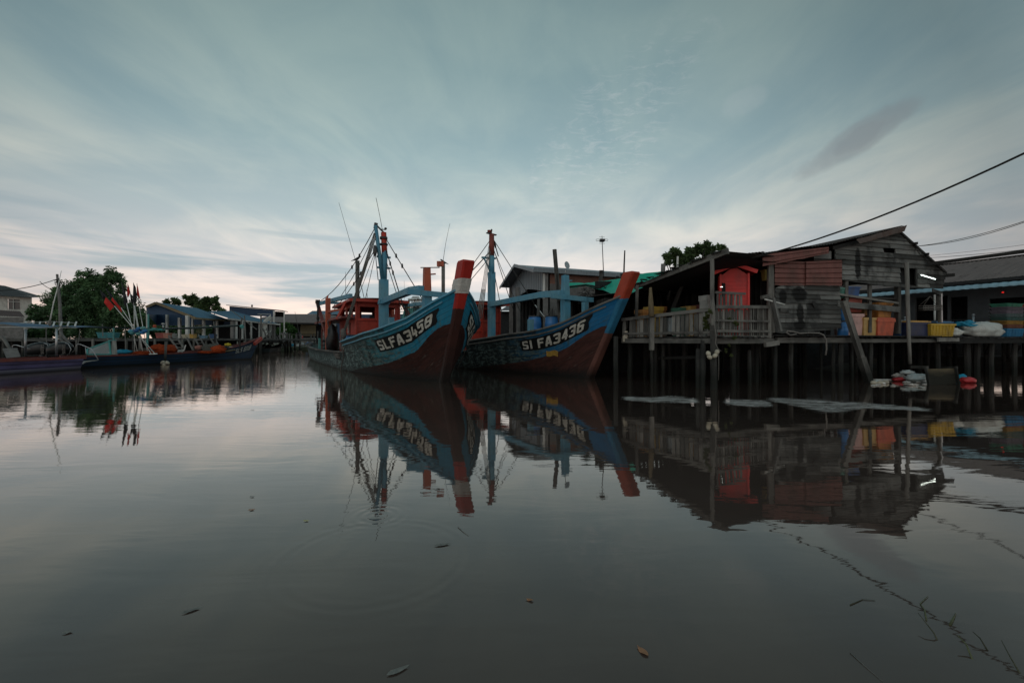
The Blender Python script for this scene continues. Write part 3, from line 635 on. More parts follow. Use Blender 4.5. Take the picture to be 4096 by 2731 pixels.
    for k in range(26):
        x=-21.3+U(-2.0,2.0); y=U(-2,1.6); q.tube([(x,y,1.0+U(0,.1)),(x-U(.3,.8),y+U(-.5,.5),1.12+U(0,.15)),(x-U(1,2),y+U(-.6,.6),1.04+U(0,.2))],U(.02,.045),5)
    q.build('stern_gear',M['wood_far'],root)
    q=loc_mb(); q.box((-19.0,-1.7,.85),.35,.12,.75); q.build('bitt',M['teal'],root)
    q=loc_mb()
    for k in range(5):
        x=-8-k*.25; q.tube([hp(-1,-x,.92,.03),hp(-1,-x+.2,.55,.06),hp(-1,-x+.5,.85,.04)],.018,5)
    q.tube([hp(-1,6.9,1.2,.03),hp(-1,7.2,.75,.05),hp(-1,8.0,.1,.25),hp(-1,8.5,-.3,.5)],.028,5); q.build('mooring_rope',M['rope'],root)
    return root,hp,sh
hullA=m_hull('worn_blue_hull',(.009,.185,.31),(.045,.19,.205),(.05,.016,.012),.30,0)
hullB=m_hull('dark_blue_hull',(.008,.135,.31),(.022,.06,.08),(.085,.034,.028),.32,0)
tr1,hp1,sh1=trawler(dict(key='a',label='wooden trawler with a white band on its red bow post, bow marked SLFA3458',loc=(-2.39,16.0,0),dz=.0,rake=.5,top=3.92,dkz=.75,blunt=1.93,sag=.10,
  hullmat=hullA,stem=[(0,(.055,.02,.016)),(2.5,(.40,.028,.02))],band=True,fpL=1.77,fpz=4.25,fpc='orange_post',
  plates=[(-1,'SLFA3458',(2.15,-1.62),((.30,.28),(.76,.80))),(1,'SLFA3458',(-1.6,2.0),((.28,.32),(.92,.80)))],lw=.08,
  exh=(11,-.75,5.85),whips=[[(-9.9,-.6,3.6),(-9.9,-1.05,5.6),(-9.9,-1.9,8.6)],[(-12.5,-1.1,3.6),(-12.5,-1.12,5.4)],[(-9.3,-.6,3.7),(-9.3,-.62,4.1)]]))
tr2,hp2,sh2=trawler(dict(key='b',label='wooden trawler with solid red bow post, moored against the stilt house, bow marked SI FA3436',loc=(3.03,17.8,0),dz=-.05,rake=.62,top=3.78,dkz=.28,blunt=1.6,sag=.15,
  hullmat=hullB,stem=[(0,(.16,.07,.055)),(1.72,(.03,.17,.30)),(2.95,(.40,.06,.03))],fpL=1.56,fpz=4.2,fpc='blue_pale',rail='wood',
  plates=[(-1,'SI FA3Y36',(2.15,-1.35),((.28,.20),(.72,.80)))],lw=.05,patch=(.75,.15,.86,1.08),
  exh=(13.2,-.9,6.3),whips=[[(-13.3,-.9,6.3),(-13.3,-.7,7.6),(-13.2,-.45,8.9)]]))
tag(tr1,'wooden trawler with a white band on its red bow post, bow marked SLFA3458')
# things on the decks
def barrel(x,y,z,label,group=None,r=.29,h=.92,m='barrel',rz=0):
    o=thing('plastic_barrel',label,'barrel',(x,y,z),rz,group)
    q=loc_mb(); q.lathe((0,0,0),[(r*.86,0),(r*.97,h*.06),(r*.97,h*.3),(r*1.03,h*.34),(r*.99,h*.4),(r*1.0,h*.6),(r*1.03,h*.66),(r*.97,h*.7),(r*.93,h*.9),(r*.86,h*.95),(r*.86,h)],20,r=.5); q.build('drum_body',M[m],o)
    q=loc_mb(); q.lathe((0,0,h-.03),[(r*.93,0),(r*.93,.05),(r*.8,.055)],20,r=.5); q.build('rim',M['steel_dark'],o)
    return o
def onboat(t,p):
    return W(t)@V(p)
for p,l in (((-3.2,-.48,1.62),'blue plastic drum on the trawler foredeck, leftmost and nearest of three'),((-2.75,.12,1.62),'blue plastic drum on the trawler foredeck, middle of three'),((-2.35,.62,1.6),'blue plastic drum on the trawler foredeck, rightmost of three beside the post')):
    w=onboat(tr2,p); barrel(w.x,w.y,w.z,l,'blue drums on the trawler foredeck',.30)
w=onboat(tr1,(-8.6,-1.5,.72)); barrel(w.x,w.y,w.z,'dark blue drum on the side deck of the left trawler under the awning',None,.36,1.0)
def bird(loc,rz,label):
    o=thing('bird',label,'bird',loc,rz)
    q=loc_mb(); q.tube([(-.34,0,-.02),(-.2,0,.03),(-.1,0,.07),(0,0,.12),(.08,0,.19),(.12,0,.235),(.165,0,.24),(.21,0,.235)],[.012,.03,.06,.075,.055,.04,.032,.006],8); q.build('body',M['rope_dark'],o)
    for s_ in(-1,1):
        l=loc_mb(); l.tube([(.0,.03*s_,.08),(.01,.03*s_,0)],.008,4); l.build('leg',M['rope_dark'],o)
        l=loc_mb(); l.tube([(.05,.055*s_,.15),(-.08,.07*s_,.09),(-.26,.04*s_,.02)],[.012,.035,.008],6); l.build('wing',M['steel_dark'],o)
w=onboat(tr1,(-11,-.75,5.85)); bird((w.x,w.y,w.z),R(10),'small dark bird perched on the exhaust pipe of the left trawler')
w=onboat(tr2,(-13.2,-.9,6.3)); bird((w.x,w.y,w.z),R(200),'small dark bird perched on the exhaust pipe between the two trawlers')
q=MB(); w=onboat(tr1,(-1.77,0,4.27)); q.tube([w+V((-.25,0,0)),w+V((.45,.1,.02))],.02,6); q.tube([w+V((.45,.1,0)),w+V((.45,.1,.1))],.02,6); q.build('lamp_bracket',M['steel_dark'],tr1)
q=MB(); q.box(w+V((.5,.1,.06)),.26,.12,.2); q.build('deck_lamp',M['orange_post'],tr1)
q=MB(); w=onboat(tr2,(-1.56,0,4.2)); q.tube([w,w+V((0,0,.3))],.015,5); q.lathe(w+V((0.05,-.04,.42)),[(.15,0),(.16,.03)],14,axis=(1,-1,.3)); q.build('deck_lamp',M['steel'],tr2)
# ---------------------------------------------------------------- right bank: stilt house and jetty
class Pl:
    def __init__(s,p,d): s.p=V((p[0],p[1],0)); s.d=V((d[0],d[1],0)).normalized(); s.n=V((s.d.y,-s.d.x,0))
    def s_of(s,x,off=0):
        r=(x-2048)/F; o=s.p+s.n*off
        return (r*o.y-o.x)/(s.d.x-r*s.d.y)
    def sz(s,x,y,off=0):
        t=s.s_of(x,off); Y=(s.p+s.n*off+s.d*t).y; return t,CH+(HZ-y)*Y/F
    def at(s,t,z,off=0): q=s.p+s.n*off+s.d*t; return V((q.x,q.y,z))
    def px(s,x,y,off=0): t,z=s.sz(x,y,off); return s.at(t,z,off)
C0=V((6.09,13.8,0)); C1=V((8.74,15.2,0)); CL=V((4.12,17.0,0)); DZ=1.6
HP=Pl(C1,(.96,.278)); PF=Pl(C0,C1-C0); PS=Pl(CL,C0-CL)
def polyx(poly,z):
    xs=[]
    for (a,za),(b,zb) in zip(poly,poly[1:]+poly[:1]):
        if (za>z)!=(zb>z): xs.append(a+(b-a)*(z-za)/(zb-za))
    return (min(xs),max(xs)) if xs else None
def boards(mb,pl,poly,holes=(),h=.17,off=0,t=.025,seed=1,broken=.04):
    rs=random.Random(seed); z0=min(p[1] for p in poly); z1=max(p[1] for p in poly); z=z0
    while z<z1-.02:
        hh=h*rs.uniform(.85,1.15); za,zb=z+.004,min(z+hh+.02,z1-.002); A=polyx(poly,za); B=polyx(poly,zb) or A; A=A or B
        if A is None: z+=hh; continue
        lo=min(A[0],B[0]); hi=max(A[1],B[1]); cuts=[lo]; s_=lo+rs.uniform(1.0,3.5)
        while s_<hi-.5: cuts.append(s_); s_+=rs.uniform(1.6,3.6)
        cuts.append(hi)
        segs=[]
        for a,b in zip(cuts,cuts[1:]):
            iv=[(a,b)]
            for (hs0,hz0,hs1,hz1) in holes:
                if hz0<(za+zb)/2<hz1:
                    nv=[]
                    for u,v in iv:
                        if hs0>u and hs0<v: nv.append((u,hs0+rs.uniform(-.06,.03)))
                        if hs1<v and hs1>u: nv.append((hs1+rs.uniform(-.03,.06),v))
                        if hs1<=u or hs0>=v: nv.append((u,v))
                    iv=nv
            segs+=iv
        for a,b in segs:
            if b-a<.05: continue
            la=A[0] if a==lo else a; lb=B[0] if a==lo else a; ra=A[1] if b==hi else b; rb=B[1] if b==hi else b
            if b!=hi: ra-=.008; rb-=.008
            tilt=rs.uniform(-.012,.012); o1=off+t+.026+rs.uniform(0,.014); o2=off+t*.6
            if rs.random()<broken: tilt*=4
            dz1=tilt; q=rs.random()
            p=[pl.at(la,za,off),pl.at(ra,za+dz1,off),pl.at(ra,za+dz1,o1),pl.at(la,za,o1),pl.at(lb,zb,off-.01),pl.at(rb,zb+dz1,off-.01),pl.at(rb,zb+dz1,o2),pl.at(lb,zb,o2)]
            mb.hexa([p[3],p[2],p[1],p[0],p[7],p[6],p[5],p[4]],q)
        z+=hh
house=thing('stilt_house','weathered grey board stilt house with rusty red metal cladding and gable over the water','house',(8.74,15.2,0))
def part(mb,name,mat,par=house): return mb.build(name,mat,par)
# gable wall
S=lambda x,y,off=0: HP.sz(x,y,off)
gp=[S(3337,1120),S(3337,990),S(3594,930),S(3781,1092),S(3766,1157)]
gp=[(gp[0][0],3.56),gp[1],gp[2],gp[3],(gp[4][0],3.44)]
hole=(S(3597,1059)[0],S(3597,1122)[1],S(3663,1059)[0],S(3597,1062)[1])
sm_=(S(3520,1,)[0],S(3540,1130)[1],S(3588,1)[0],S(3540,1112)[1])
mb=MB(); boards(mb,HP,gp,[hole,(sm_[0]+.1,3.72,sm_[1-1]+.55,3.86),(S(3530,1)[0],4.62,S(3585,1)[0]-.1,4.78),(hole[0]-.05,3.2,hole[2]+.05,3.66)],.172,seed=3); part(mb,'gable_wall',M['board'])
mb=MB(); boards(mb,HP,[S(3725,1182),S(3725,1155),S(3766,1160),S(3764,1186)],(),.16,.02,seed=4); part(mb,'gable_wall',M['board'])
mb=MB(); mb.beam(HP.px(3664,1072,.06),HP.px(3664,1140,.06),.06,.05); part(mb,'window_frame',M['board'])
# lower left wall
mb=MB(); boards(mb,HP,[S(3094,1330),S(3094,1136),S(3352,1132),S(3358,1327)],(),.165,.03,seed=8,broken=.12)
part(mb,'lower_wall',M['board'])
mb=MB(); mb.beam(HP.px(3252,1208,.10),HP.px(3262,1228,.10),.03,.12); mb.beam(HP.px(3120,1240,.1),HP.px(3155,1241,.1),.03,.14,r=.3); part(mb,'loose_board',M['board'])
# red corrugated cladding: ribs run along the wall
M['redmetal']=m_metal('rusty_red_cladding',(.19,.07,.058),.45,(.10,.045,.035),.65)
def ribbed(pl,a,b,z0a,z1a,z0b,z1b,off,n=5,seed=0):
    mb=MB()
    def fn(u,v):
        s_=a+(b-a)*u; zl=z0a+(z0b-z0a)*u; zh=z1a+(z1b-z1a)*u; z=zl+(zh-zl)*v; k=(v*n)%1
        o=off+(.035 if .42<k<.58 else 0)+.008*sin(u*5+seed)+.012*mnoise.noise(V((u*6,v*4,seed)))
        z+=.02*mnoise.noise(V((u*9,seed,v)))*(v<.01)
        return pl.at(s_,z,o)
    mb.grid(fn,24,n*12,.4+.1*seed,0,False,(b-a,z1a-z0a)); return mb
a0,z0=S(3092,1138); a1,z1=S(3352,1134); t0,_=S(3212,0)
zl,zr=S(3092,1044)[1],S(3352,1041)[1]
part(ribbed(HP,a0-.03,(a0+a1)/2-.1,3.30,zl,3.34,zl+.03,.09,5,1),'metal_cladding',M['redmetal'])
part(ribbed(HP,(a0+a1)/2-.16,a1+.02,3.35,zl+.02,3.38,zr,.12,5,2),'metal_cladding',M['redmetal'])
u0=S(3050,1018,.3); u1=S(3314,988,.3); l0=S(3058,1066,.3); l1=S(3317,1014,.3)
part(ribbed(HP,u0[0],u1[0],l0[1],u0[1],l1[1],u1[1],.30,2,3),'metal_cladding',M['redmetal'])
mb=MB(); mb.poly([HP.px(3255,1042,.05),HP.px(3255,1010,.05),HP.px(3325,1004,.05),HP.px(3325,1042,.05)],r=.6,uvs=[(0,0),(0,.3),(.6,.3),(.6,0)]); part(mb,'grey_panel',M['concrete'])
# roof
prof=[S(2935,1022,.35),S(3046,1013,.35),S(3337,975,.35),S(3612,905,.35),S(3800,1098,.35)]
M['roofmetal']=m_metal('weathered_roof_metal',(.085,.082,.08),.6,(.085,.055,.045),.8)
M['roofrust']=m_metal('rusty_roof_metal',(.15,.12,.11),.6,(.11,.055,.04),.8)
for k,((a,za),(b,zb)) in enumerate(zip(prof,prof[1:])):
    nseg=max(1,int((b-a)/.85))
    for j in range(nseg):
        u=j/nseg; v=(j+1)/nseg; of=.35+U(-.12,.10); lf=U(0,.02)
        if k==3: of=.10+U(-.03,.03)
        mb=MB(); A=(a+(b-a)*u,za+(zb-za)*u+lf); B=(a+(b-a)*v+.06,za+(zb-za)*v+lf+.02)
        mb.corr(HP.at(A[0],A[1],of),HP.at(B[0],B[1],of+U(-.05,.05)),HP.at(B[0],B[1],-6.5),HP.at(A[0],A[1],-6.5),9,.018,rows=3,r=U(0,1)); part(mb,'roof_sheet',M['roofrust' if k==2 and j>1 else 'roofmetal'])
mb=MB(); mb.corr(HP.px(3425,958,.45),HP.px(3628,900,.5),HP.px(3618,925,.40),HP.px(3440,975,.38),3,.015); part(mb,'roof_sheet',M['roofrust'])
for (x,y) in ((3602,920),(3655,975),(3700,1018)):
    mb=MB(); mb.beam(HP.px(x,y,-.3),HP.px(x+12,y-2,.35),.07,.09); part(mb,'rafter',M['wood_dark'])
mb=MB(); mb.beam(HP.px(3330,992,.12),HP.px(3600,926,.12),.04,.12); mb.beam(HP.px(3600,926,.07),HP.px(3786,1092,.07),.03,.07); part(mb,'barge_board',M['wood_dark'])
# side, back, inner walls
mb=MB(); L_=HP.s_of(3770)
for a,b,z in ((HP.at(-2.2,DZ,-6.3),HP.at(2.8,DZ,-6.3),4.5),(HP.at(2.75,DZ,-.2),HP.at(2.75,DZ,-6.3),4.3),(HP.at(.2,DZ,-.3),HP.at(.2,DZ,-6.2),4.2)):
    if a.z: 
        n=int((b-a).length/.22)
        for i in range(n):
            p=a.lerp(b,(i+.5)/n); 
            if i%7==5 and z==3.9: continue
            mb.beam(p,V((p.x,p.y,z)),.215,.02,up=(b-a))
part(mb,'inner_wall',M['wood_dark'])
mb=MB(); mb.poly([HP.at(S(3352,1)[0],3.5,-.25),HP.at(L_,3.5,-.25),HP.at(L_,4.2,-.3),HP.at(S(3600,1)[0],5.2,-.3),HP.at(S(3352,1)[0],4.5,-.3)]); part(mb,'inner_wall',M['dark'])
# floor and front fascia
def deck(poly,z,mat,par,name='deck_floor',bw=.16,direc=(.96,.278)):
    d=V((direc[0],direc[1],0)).normalized(); n=V((d.y,-d.x,0)); ps=[(p[0]*n.x+p[1]*n.y,p[0]*d.x+p[1]*d.y) for p in poly]
    lo=min(p[1] for p in ps); hi=max(p[1] for p in ps); mb=MB(); t=lo
    while t<hi-.02:
        xs=polyx([(a,b) for a,b in ps],min(t+bw/2,hi-.01))
        if xs:
            a=xs[0]-U(-.02,.06); b=xs[1]+U(-.02,.10); zz=z+U(-.012,.012)
            mb.beam(n*a+d*(t+bw/2)+V((0,0,zz-.02)),n*b+d*(t+bw/2)+V((0,0,zz-.02)),bw*.93,.04)
        t+=bw
    return mb.build(name,mat,par)
deck([CL+(CL-C0)*.5,C0+(C0-CL)*.05,C1,HP.at(8,0,.15),HP.at(8,0,-6.3),HP.at(-4.5,0,-6.3)],DZ,M['wood_dark'],house)
for a,b,z,w in ((CL,C0,DZ-.14,.16),(C0,C1,DZ-.14,.17),(HP.at(0,0,.1),HP.at(3.3,0,.1),DZ-.12,.18),(HP.at(3.4,0,.12),HP.at(7.9,0,.1),DZ-.14,.13)):
    mb=MB(); mb.beam(V((a.x,a.y,z)),V((b.x,b.y,z)),.09,w,r=.5); part(mb,'edge_beam',M['wood'])
mb=MB(); mb.beam(HP.px(3060,1378,.2),HP.px(3112,1370,.2),.12,.16); part(mb,'edge_beam',M['wood'])
mb=MB(); mb.beam(HP.at(-.2,DZ+.04,.12),HP.at(7.6,DZ+.02,.12),.3,.035,r=.4); part(mb,'ledge',M['wood_dark'])
# posts of the house
def post(a,b,w,name='post',mat='wood',par=house,h=None,jit=.012):
    mb=MB(); n=5; a=V(a); b=V(b); pts=[a.lerp(b,k/n)+V((U(-jit,jit),U(-jit,jit),0)) for k in range(n+1)]
    mb.tube(pts,[w*(.5+U(-.02,.03)) for _ in pts],6 if w<.15 else 7,sm=False,ph=U(0,1)); return mb.build(name,M[mat],par)
def sq(a,b,w,h,name='post',mat='wood',par=house):
    mb=MB(); mb.beam(a,b,w,h); return mb.build(name,M[mat],par)
tall=post((6.12,13.78,-.6),P(2853,1300,13.75),.20); post(P(2853,1310,13.75),P(2847,1036,13.7),.125)
sq(HP.px(3075,1352,.1),HP.px(3078,1062,.1),.11,.11); sq(HP.px(3092,1330,.12),HP.px(3086,1052,.12),.08,.1)
for x,y0,y1,w in ((3383,1320,1122,.12),(3478,1330,1128,.09),(3590,1335,1140,.2)): sq(HP.px(x,y0,-.05),HP.px(x,y1,-.05),w,.1)
mb=MB(); mb.tube([HP.px(3640,1455,.35),HP.px(3634,1340,.35),HP.px(3626,1050,.35)],[.055,.06,.068],8,r=.8); part(mb,'post',M['wood'])
sq(HP.px(3760,1290,.0),HP.px(3758,1180,.0),.1,.1); sq(HP.px(3766,1290,.05),HP.px(3764,1175,.05),.05,.05,'post','steel')
# rails across the open bay
for x0,y0,x1,y1,h,m in ((3350,1176,3592,1212,.07,'wood'),(3350,1215,3597,1238,.20,'board')): 
    mb=MB(); mb.beam(HP.px(x0,y0,.06),HP.px(x1,y1,.06),.05,h,r=.8); part(mb,'rail',M[m])
# slanted brace pole reaching the water
mb=MB(); a=HP.px(3372,1205,.35); b=G(3488,1532); b.z=-.3; mid=a.lerp(b,.62); mb.beam(a,mid,.17,.15,r=.7,jit=.01); mb.beam(mid,b,.21,.18,r=.5,jit=.01); part(mb,'brace',M['wood'])
mb=MB(); mb.beam(HP.px(3090,1192,.28),HP.px(3120,1325,.3),.15,.08,r=.8,jit=.015); part(mb,'brace',M['board'])
for a,b in (((3060,1185),(3100,1212)),((3045,1190),(3085,1180))):
    mb=MB(); mb.beam(HP.px(*a,.15),HP.px(*b,.1),.08,.1); part(mb,'bracket',M['wood'])
mb=MB(); mb.tube([HP.px(3060,1197,.3),HP.px(3138,1218,.3)],.025,6); part(mb,'white_tube',M['white_p'])
# ---- porch
e_=(C1-C0).normalized(); nb=V((-e_.y,e_.x,0))
F1=P(2888,1010,13.55); F0=P(2538,1148,17.2)
nseg=7
for j in range(nseg):
    u=j/nseg; v=(j+1)/nseg; A=F1.lerp(F0,u)+V((0,0,.05)); B=F1.lerp(F0,v+.03)+V((0,0,.03)); of=U(-.05,.18)
    mb=MB(); ex=V((.86,.46,.03)); mb.corr(A-ex*of,B-ex*(of+U(-.05,.05)),B+ex*3.6,A+ex*(2.6),8,.02,rows=4,r=U(0,1)); part(mb,'porch_roof_sheet',M['roofmetal'])
for k in range(20):
    q=F1.lerp(F0,k/20+U(0,.04)); mb=MB(); mb.beam(q+V((0,0,.08)),q+V((U(-.25,.15),U(-.1,.1),U(.03,.13))),U(.08,.25),.02,r=U(0,1)); part(mb,'roof_debris',M['wood_dark'])
mb=MB(); mb.beam(F1+V((.12,-.12,.02)),F1.lerp(F0,.42)+V((0,0,-.02)),.09,.17,r=.6); part(mb,'rafter',M['wood'])
mb=MB(); mb.beam(F1.lerp(F0,.40)+V((.06,0,-.02)),F0+V((0,0,-.02)),.08,.13,r=.5); part(mb,'rafter',M['wood'])
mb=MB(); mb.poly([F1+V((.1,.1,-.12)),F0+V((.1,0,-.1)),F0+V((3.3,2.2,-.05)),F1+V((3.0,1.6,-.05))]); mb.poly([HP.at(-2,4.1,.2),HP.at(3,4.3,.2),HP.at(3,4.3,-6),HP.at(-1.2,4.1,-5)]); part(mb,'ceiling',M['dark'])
mb=MB(); 
for a,b,z in ((CL.lerp(V((3.75,20.2,0)),.5),HP.at(-3.4,0,-6.2),3.2),):
    n=26
    for i in range(n):
        p=a.lerp(b,(i+.5)/n); 
        if i in(9,): continue
        mb.beam(V((p.x,p.y,DZ)),V((p.x,p.y,z)),.24,.02,up=(b-a))
part(mb,'inner_wall',M['wood_dark'])
mb=MB(); a=CL.lerp(V((3.75,20.2,0)),.5)+nb*.08; b=HP.at(-3.4,0,-6.35); mb.poly([V((a.x,a.y,DZ)),V((b.x,b.y,DZ)),V((b.x,b.y,3.2)),V((a.x,a.y,3.2))]); part(mb,'shade_backing',M['dark']); c=HP.at(2.8,0,-6.4); mb=MB(); mb.poly([V((b.x,b.y,DZ)),V((c.x,c.y,DZ)),V((c.x,c.y,4.4)),V((b.x,b.y,4.1))]); part(mb,'shade_backing',M['dark'])  # near-black backing added so no light shows between the wall planks
sq(P(2545,1275,16.9),P(2549,1140,16.9),.10,.09); 
mb=MB(); mb.tube([P(2606,1266,15.6),P(2603,1210,15.6),P(2602,1150,15.6)],[.10,.09,.045],8,r=.6); part(mb,'post',M['wood_tan'])
sq(P(2608,1270,15.7),P(2606,1400,15.7),.15,.14); 
sq(P(2682,1255,17.5),P(2728,1140,17.5),.10,.12,'brace','wood_dark')
sq(P(2670,1200,18),P(2690,1120,18),.08,.08,'post','wood_dark')
# railings
def pickets(a,b,z0,z1a,z1b,step,w,name,mat,seed=0,skip=.06,th=.02,par=house):
    rs=random.Random(seed); n=int((b-a).length/step); d=(b-a).normalized()
    k=0
    for i in range(n):
        if rs.random()<skip: continue
        p=a.lerp(b,(i+.5)/n)+V((0,0,0)); zt=z1a+(z1b-z1a)*(i/n)+rs.uniform(-.03,.05); ww=w*rs.uniform(.8,1.15); tl=rs.uniform(-.015,.015)
        mb=MB(); mb.beam(V((p.x,p.y,z0+rs.uniform(-.03,.03))),V((p.x+tl,p.y,zt)),ww,th,up=(d.y,-d.x,0),r=rs.random()); mb.build(name,M[mat],par); k+=1
rail=thing('railing','weathered grey picket railing along the porch edge of the stilt house','railing',tuple(CL.lerp(C0,.5)+V((0,0,DZ))))
pickets(CL,C0-(C0-CL)*.04,DZ+.02,2.20,2.36,.165,.14,'picket','wood',5,par=rail)
mb=MB(); mb.beam(V((CL.x-.03,CL.y-.05,2.24)),V((C0.x-.04,C0.y-.0,2.42)),.07,.11,r=.6); part(mb,'top_rail',M['wood'],rail)
mb=MB(); mb.beam(V((CL.x,CL.y-.06,DZ+.12)),V((C0.x,C0.y-.0,DZ+.12)),.05,.08,r=.5); part(mb,'bottom_rail',M['wood'],rail)
r2=thing('railing','grey slatted railing with a white sheet behind it, in front of the red shrine','railing',tuple(C0.lerp(C1,.5)+V((0,0,DZ))))
pa=PF.px(2862,1300); pb=PF.px(2975,1300); pc=PF.px(3090,1300)
pickets(V((pa.x,pa.y,0)),V((pb.x,pb.y,0)),DZ-.02,2.44,2.46,.135,.10,'picket','wood',7,.0,par=r2)
pickets(V((pb.x,pb.y,0)),V((pc.x,pc.y,0)),DZ-.02,2.46,2.56,.10,.06,'picket','wood',8,.04,par=r2)
for z0_,z1_,h in ((2.49,2.58,.10),(2.08,2.10,.06),(1.76,1.77,.08),(DZ+.0,DZ+.0,.06)):
    a=PF.at(PF.s_of(2858),z0_,.06); b=PF.at(PF.s_of(3085),z1_,.06); mb=MB(); mb.beam(a,b,.05,h); part(mb,'rail',M['wood'],r2)
ua=PF.px(2862,1235,.03); ub=PF.px(2972,1235,.03)
pickets(V((ua.x,ua.y,0)),V((ub.x,ub.y,0)),2.46,2.90,2.93,.145,.09,'picket','wood',9,.0,par=r2)
mb=MB(); mb.beam(PF.at(PF.s_of(2856),2.93,.05),PF.at(PF.s_of(2975),2.95,.05),.05,.07,r=.5); part(mb,'rail',M['wood'],r2)
mb=MB(); mb.corr(PF.px(2862,1318,-.08),PF.px(2948,1318,-.08),PF.px(2948,1245,-.08),PF.px(2862,1245,-.08),7,.012); part(mb,'white_sheet',M['cloth_w'],r2)
mb=MB(); mb.corr(PS.px(2640,1330,-.1),PS.px(2740,1335,-.1),PS.px(2740,1262,-.1),PS.px(2640,1275,-.1),9,.012); part(mb,'metal_sheet',m_metal('grey_blue_sheet',(.22,.25,.26),.2),rail)
# plants on the rail
M['leafd']=m_leaf('plant_leaves',(.04,.06,.02),(.12,.14,.05))
def fern(c,n,ln,label,drop=0.5,seed=0):
    rs=random.Random(seed); o=thing('hanging_plant',label,'plant',tuple(c)); mb=MB()
    for k in range(n):
        an=rs.uniform(0,6.28); d=V((cos(an)*.5,sin(an)*.4,rs.uniform(-drop,1))).normalized(); p=V(c)
        for j in range(7):
            q=p+d*ln/7; d=(d+V((0,0,-.12))).normalized(); sd=d.cross(V((rs.random(),rs.random(),1))).normalized()*.035
            mb.poly([p,q+sd,q+d*.03,q-sd],r=rs.random()); p=q
    mb.build('fronds',M['leafd'],o)
# (plants on the railing are built with the trees)
# ---- stilts
def stilt(x,ytop,ywater=None,w=22,d=None,mat='wood',lean=0,xt=None):
    if d is None: d=CH*F/(ywater-HZ)
    b=V(((x-2048)*d/F,d,-.7)); xt=x if xt is None else xt; t=P(xt,ytop,d+lean)
    post(b,t,w*d/F,'stilt','pilewood' if mat=='wood' else mat)
for a in ((2463,1345,None,20,16.6),(2520,1362,None,20,17.5),(2619,1397,1520,28),(2608,1370,None,12,16.2),(2652,1368,None,16,16.5),(2795,1395,1550,24),(2792,1340,None,10,14.6),(2812,1362,1552,20),(2932,1362,None,22,15.4),(2998,1400,1538,15),(3025,1368,None,18,15.8),(3100,1375,1538,17),(3100,1352,None,14,15.6),(3163,1360,None,20,16.4),(3285,1362,None,10,16.6),(3333,1355,None,13,16.2),(3362,1360,1528,19),(3408,1352,None,12,16.9),(3481,1352,None,15,16.7),(3534,1362,None,10,17),(3567,1360,None,13,17.6)):
    stilt(*a)
for k in range(34):
    s_=U(-3.5,8); o=-U(1.2,6); p=HP.at(s_,0,o); 
    if p.y<14: continue
    post((p.x,p.y,-.6),(p.x+U(-.1,.1),p.y,DZ-.1),U(.12,.2),'stilt','wood_dark')
mb=MB(); mb.beam(P(2632,1432,16.7),P(2800,1428,15.0),.08,.10,r=.2); part(mb,'cross_brace',M['wood_dark'])
for k in range(6):
    a=HP.at(-3+k*1.9,DZ-.15,0); b=HP.at(-3+k*1.9,DZ-.15,-6.2); mb=MB(); mb.beam(a,b,.1,.16); part(mb,'joist',M['wood_dark'])
mb=MB(); mb.poly([HP.at(-4,-.2,-6.25),HP.at(45,-.2,-6.25),HP.at(45,1.45,-6.25),HP.at(-4,1.45,-6.25)]); part(mb,'shade_skirt',M['dark'])  # near-black sheet added to keep the space under the deck dark
# ---- jetty to the right
jet=thing('jetty','dark plank jetty on piles carrying fish boxes and a white net sack','jetty',tuple(HP.at(12,0,0)))
deck([HP.at(7.7,0,.35),HP.at(27,0,.35),HP.at(27,0,-5),HP.at(7.7,0,-5)],DZ,M['wood_dark'],jet)
mb=MB(); mb.beam(HP.at(7.4,DZ-.14,.3),HP.at(27,DZ-.14,.3),.1,.2,r=.2); part(mb,'edge_beam',M['wood_dark'],jet)
mb=MB(); mb.beam(HP.at(7.2,DZ-.10,.38),HP.at(8.3,DZ-.10,.38),.06,.14,r=.9); part(mb,'edge_beam',M['wood'],jet)
for s_ in (8.2,9.6,10.2,11.0,12.4,13.6,14.8,16.2,17.5,19,20.5,22,23.5,25,26.5): 
    for o in (-.1,-2.2,-4.2): p=HP.at(s_+U(-.2,.2),0,o); post((p.x,p.y,-.6),(p.x+U(-.08,.08),p.y,DZ-.1),U(.15,.24),'pile','wood_dark',jet)
for s_ in (9,11.4,13.2,15.5):
    mb=MB(); mb.beam(HP.at(s_,1.2,-.3),HP.at(s_+1.1,.9,-1),.12,.12); part(mb,'cross_brace',M['wood_dark'],jet)
# ---- shrine
sh_=P(2934,1300,15.6); shc=V((sh_.x-.02,15.6,DZ))
shr=thing('shrine','bright red wooden shrine cabinet with a small gabled roof on the porch','shrine',tuple(shc),R(-20))
M['bright']=m_flat('bright_red_gloss_paint',(.60,.016,.012),.45,.12,3,0,.5,.25)
mb=loc_mb(); w_=.47
for k in range(11): mb.beam((-w_+.08,-.38,.62+k*.128),(w_-.08,-.38,.62+k*.128),.03,.122,r=.4+.2*(k%2))
mb.box((0,-.13,.02),2*w_,.46,.1)
mb.beam((-w_+.05,-.4,.1),(-w_+.05,-.4,2.1),.12,.06,r=.6); mb.beam((w_-.05,-.4,.1),(w_-.05,-.4,2.1),.12,.06,r=.6)
mb.hexa([(-w_,-.36,.12),(w_,-.36,.12),(w_,.10,.12),(-w_,.10,.12),(-w_,-.36,2.06),(w_,-.36,2.06),(w_,.10,2.06),(-w_,.10,2.06)],.4)
mb.poly([(-w_,-.385,2.0),(w_,-.385,2.0),(0,-.385,2.36)],r=.3); mb.build('cabinet_body',M['bright'],shr)
mb=loc_mb(); 
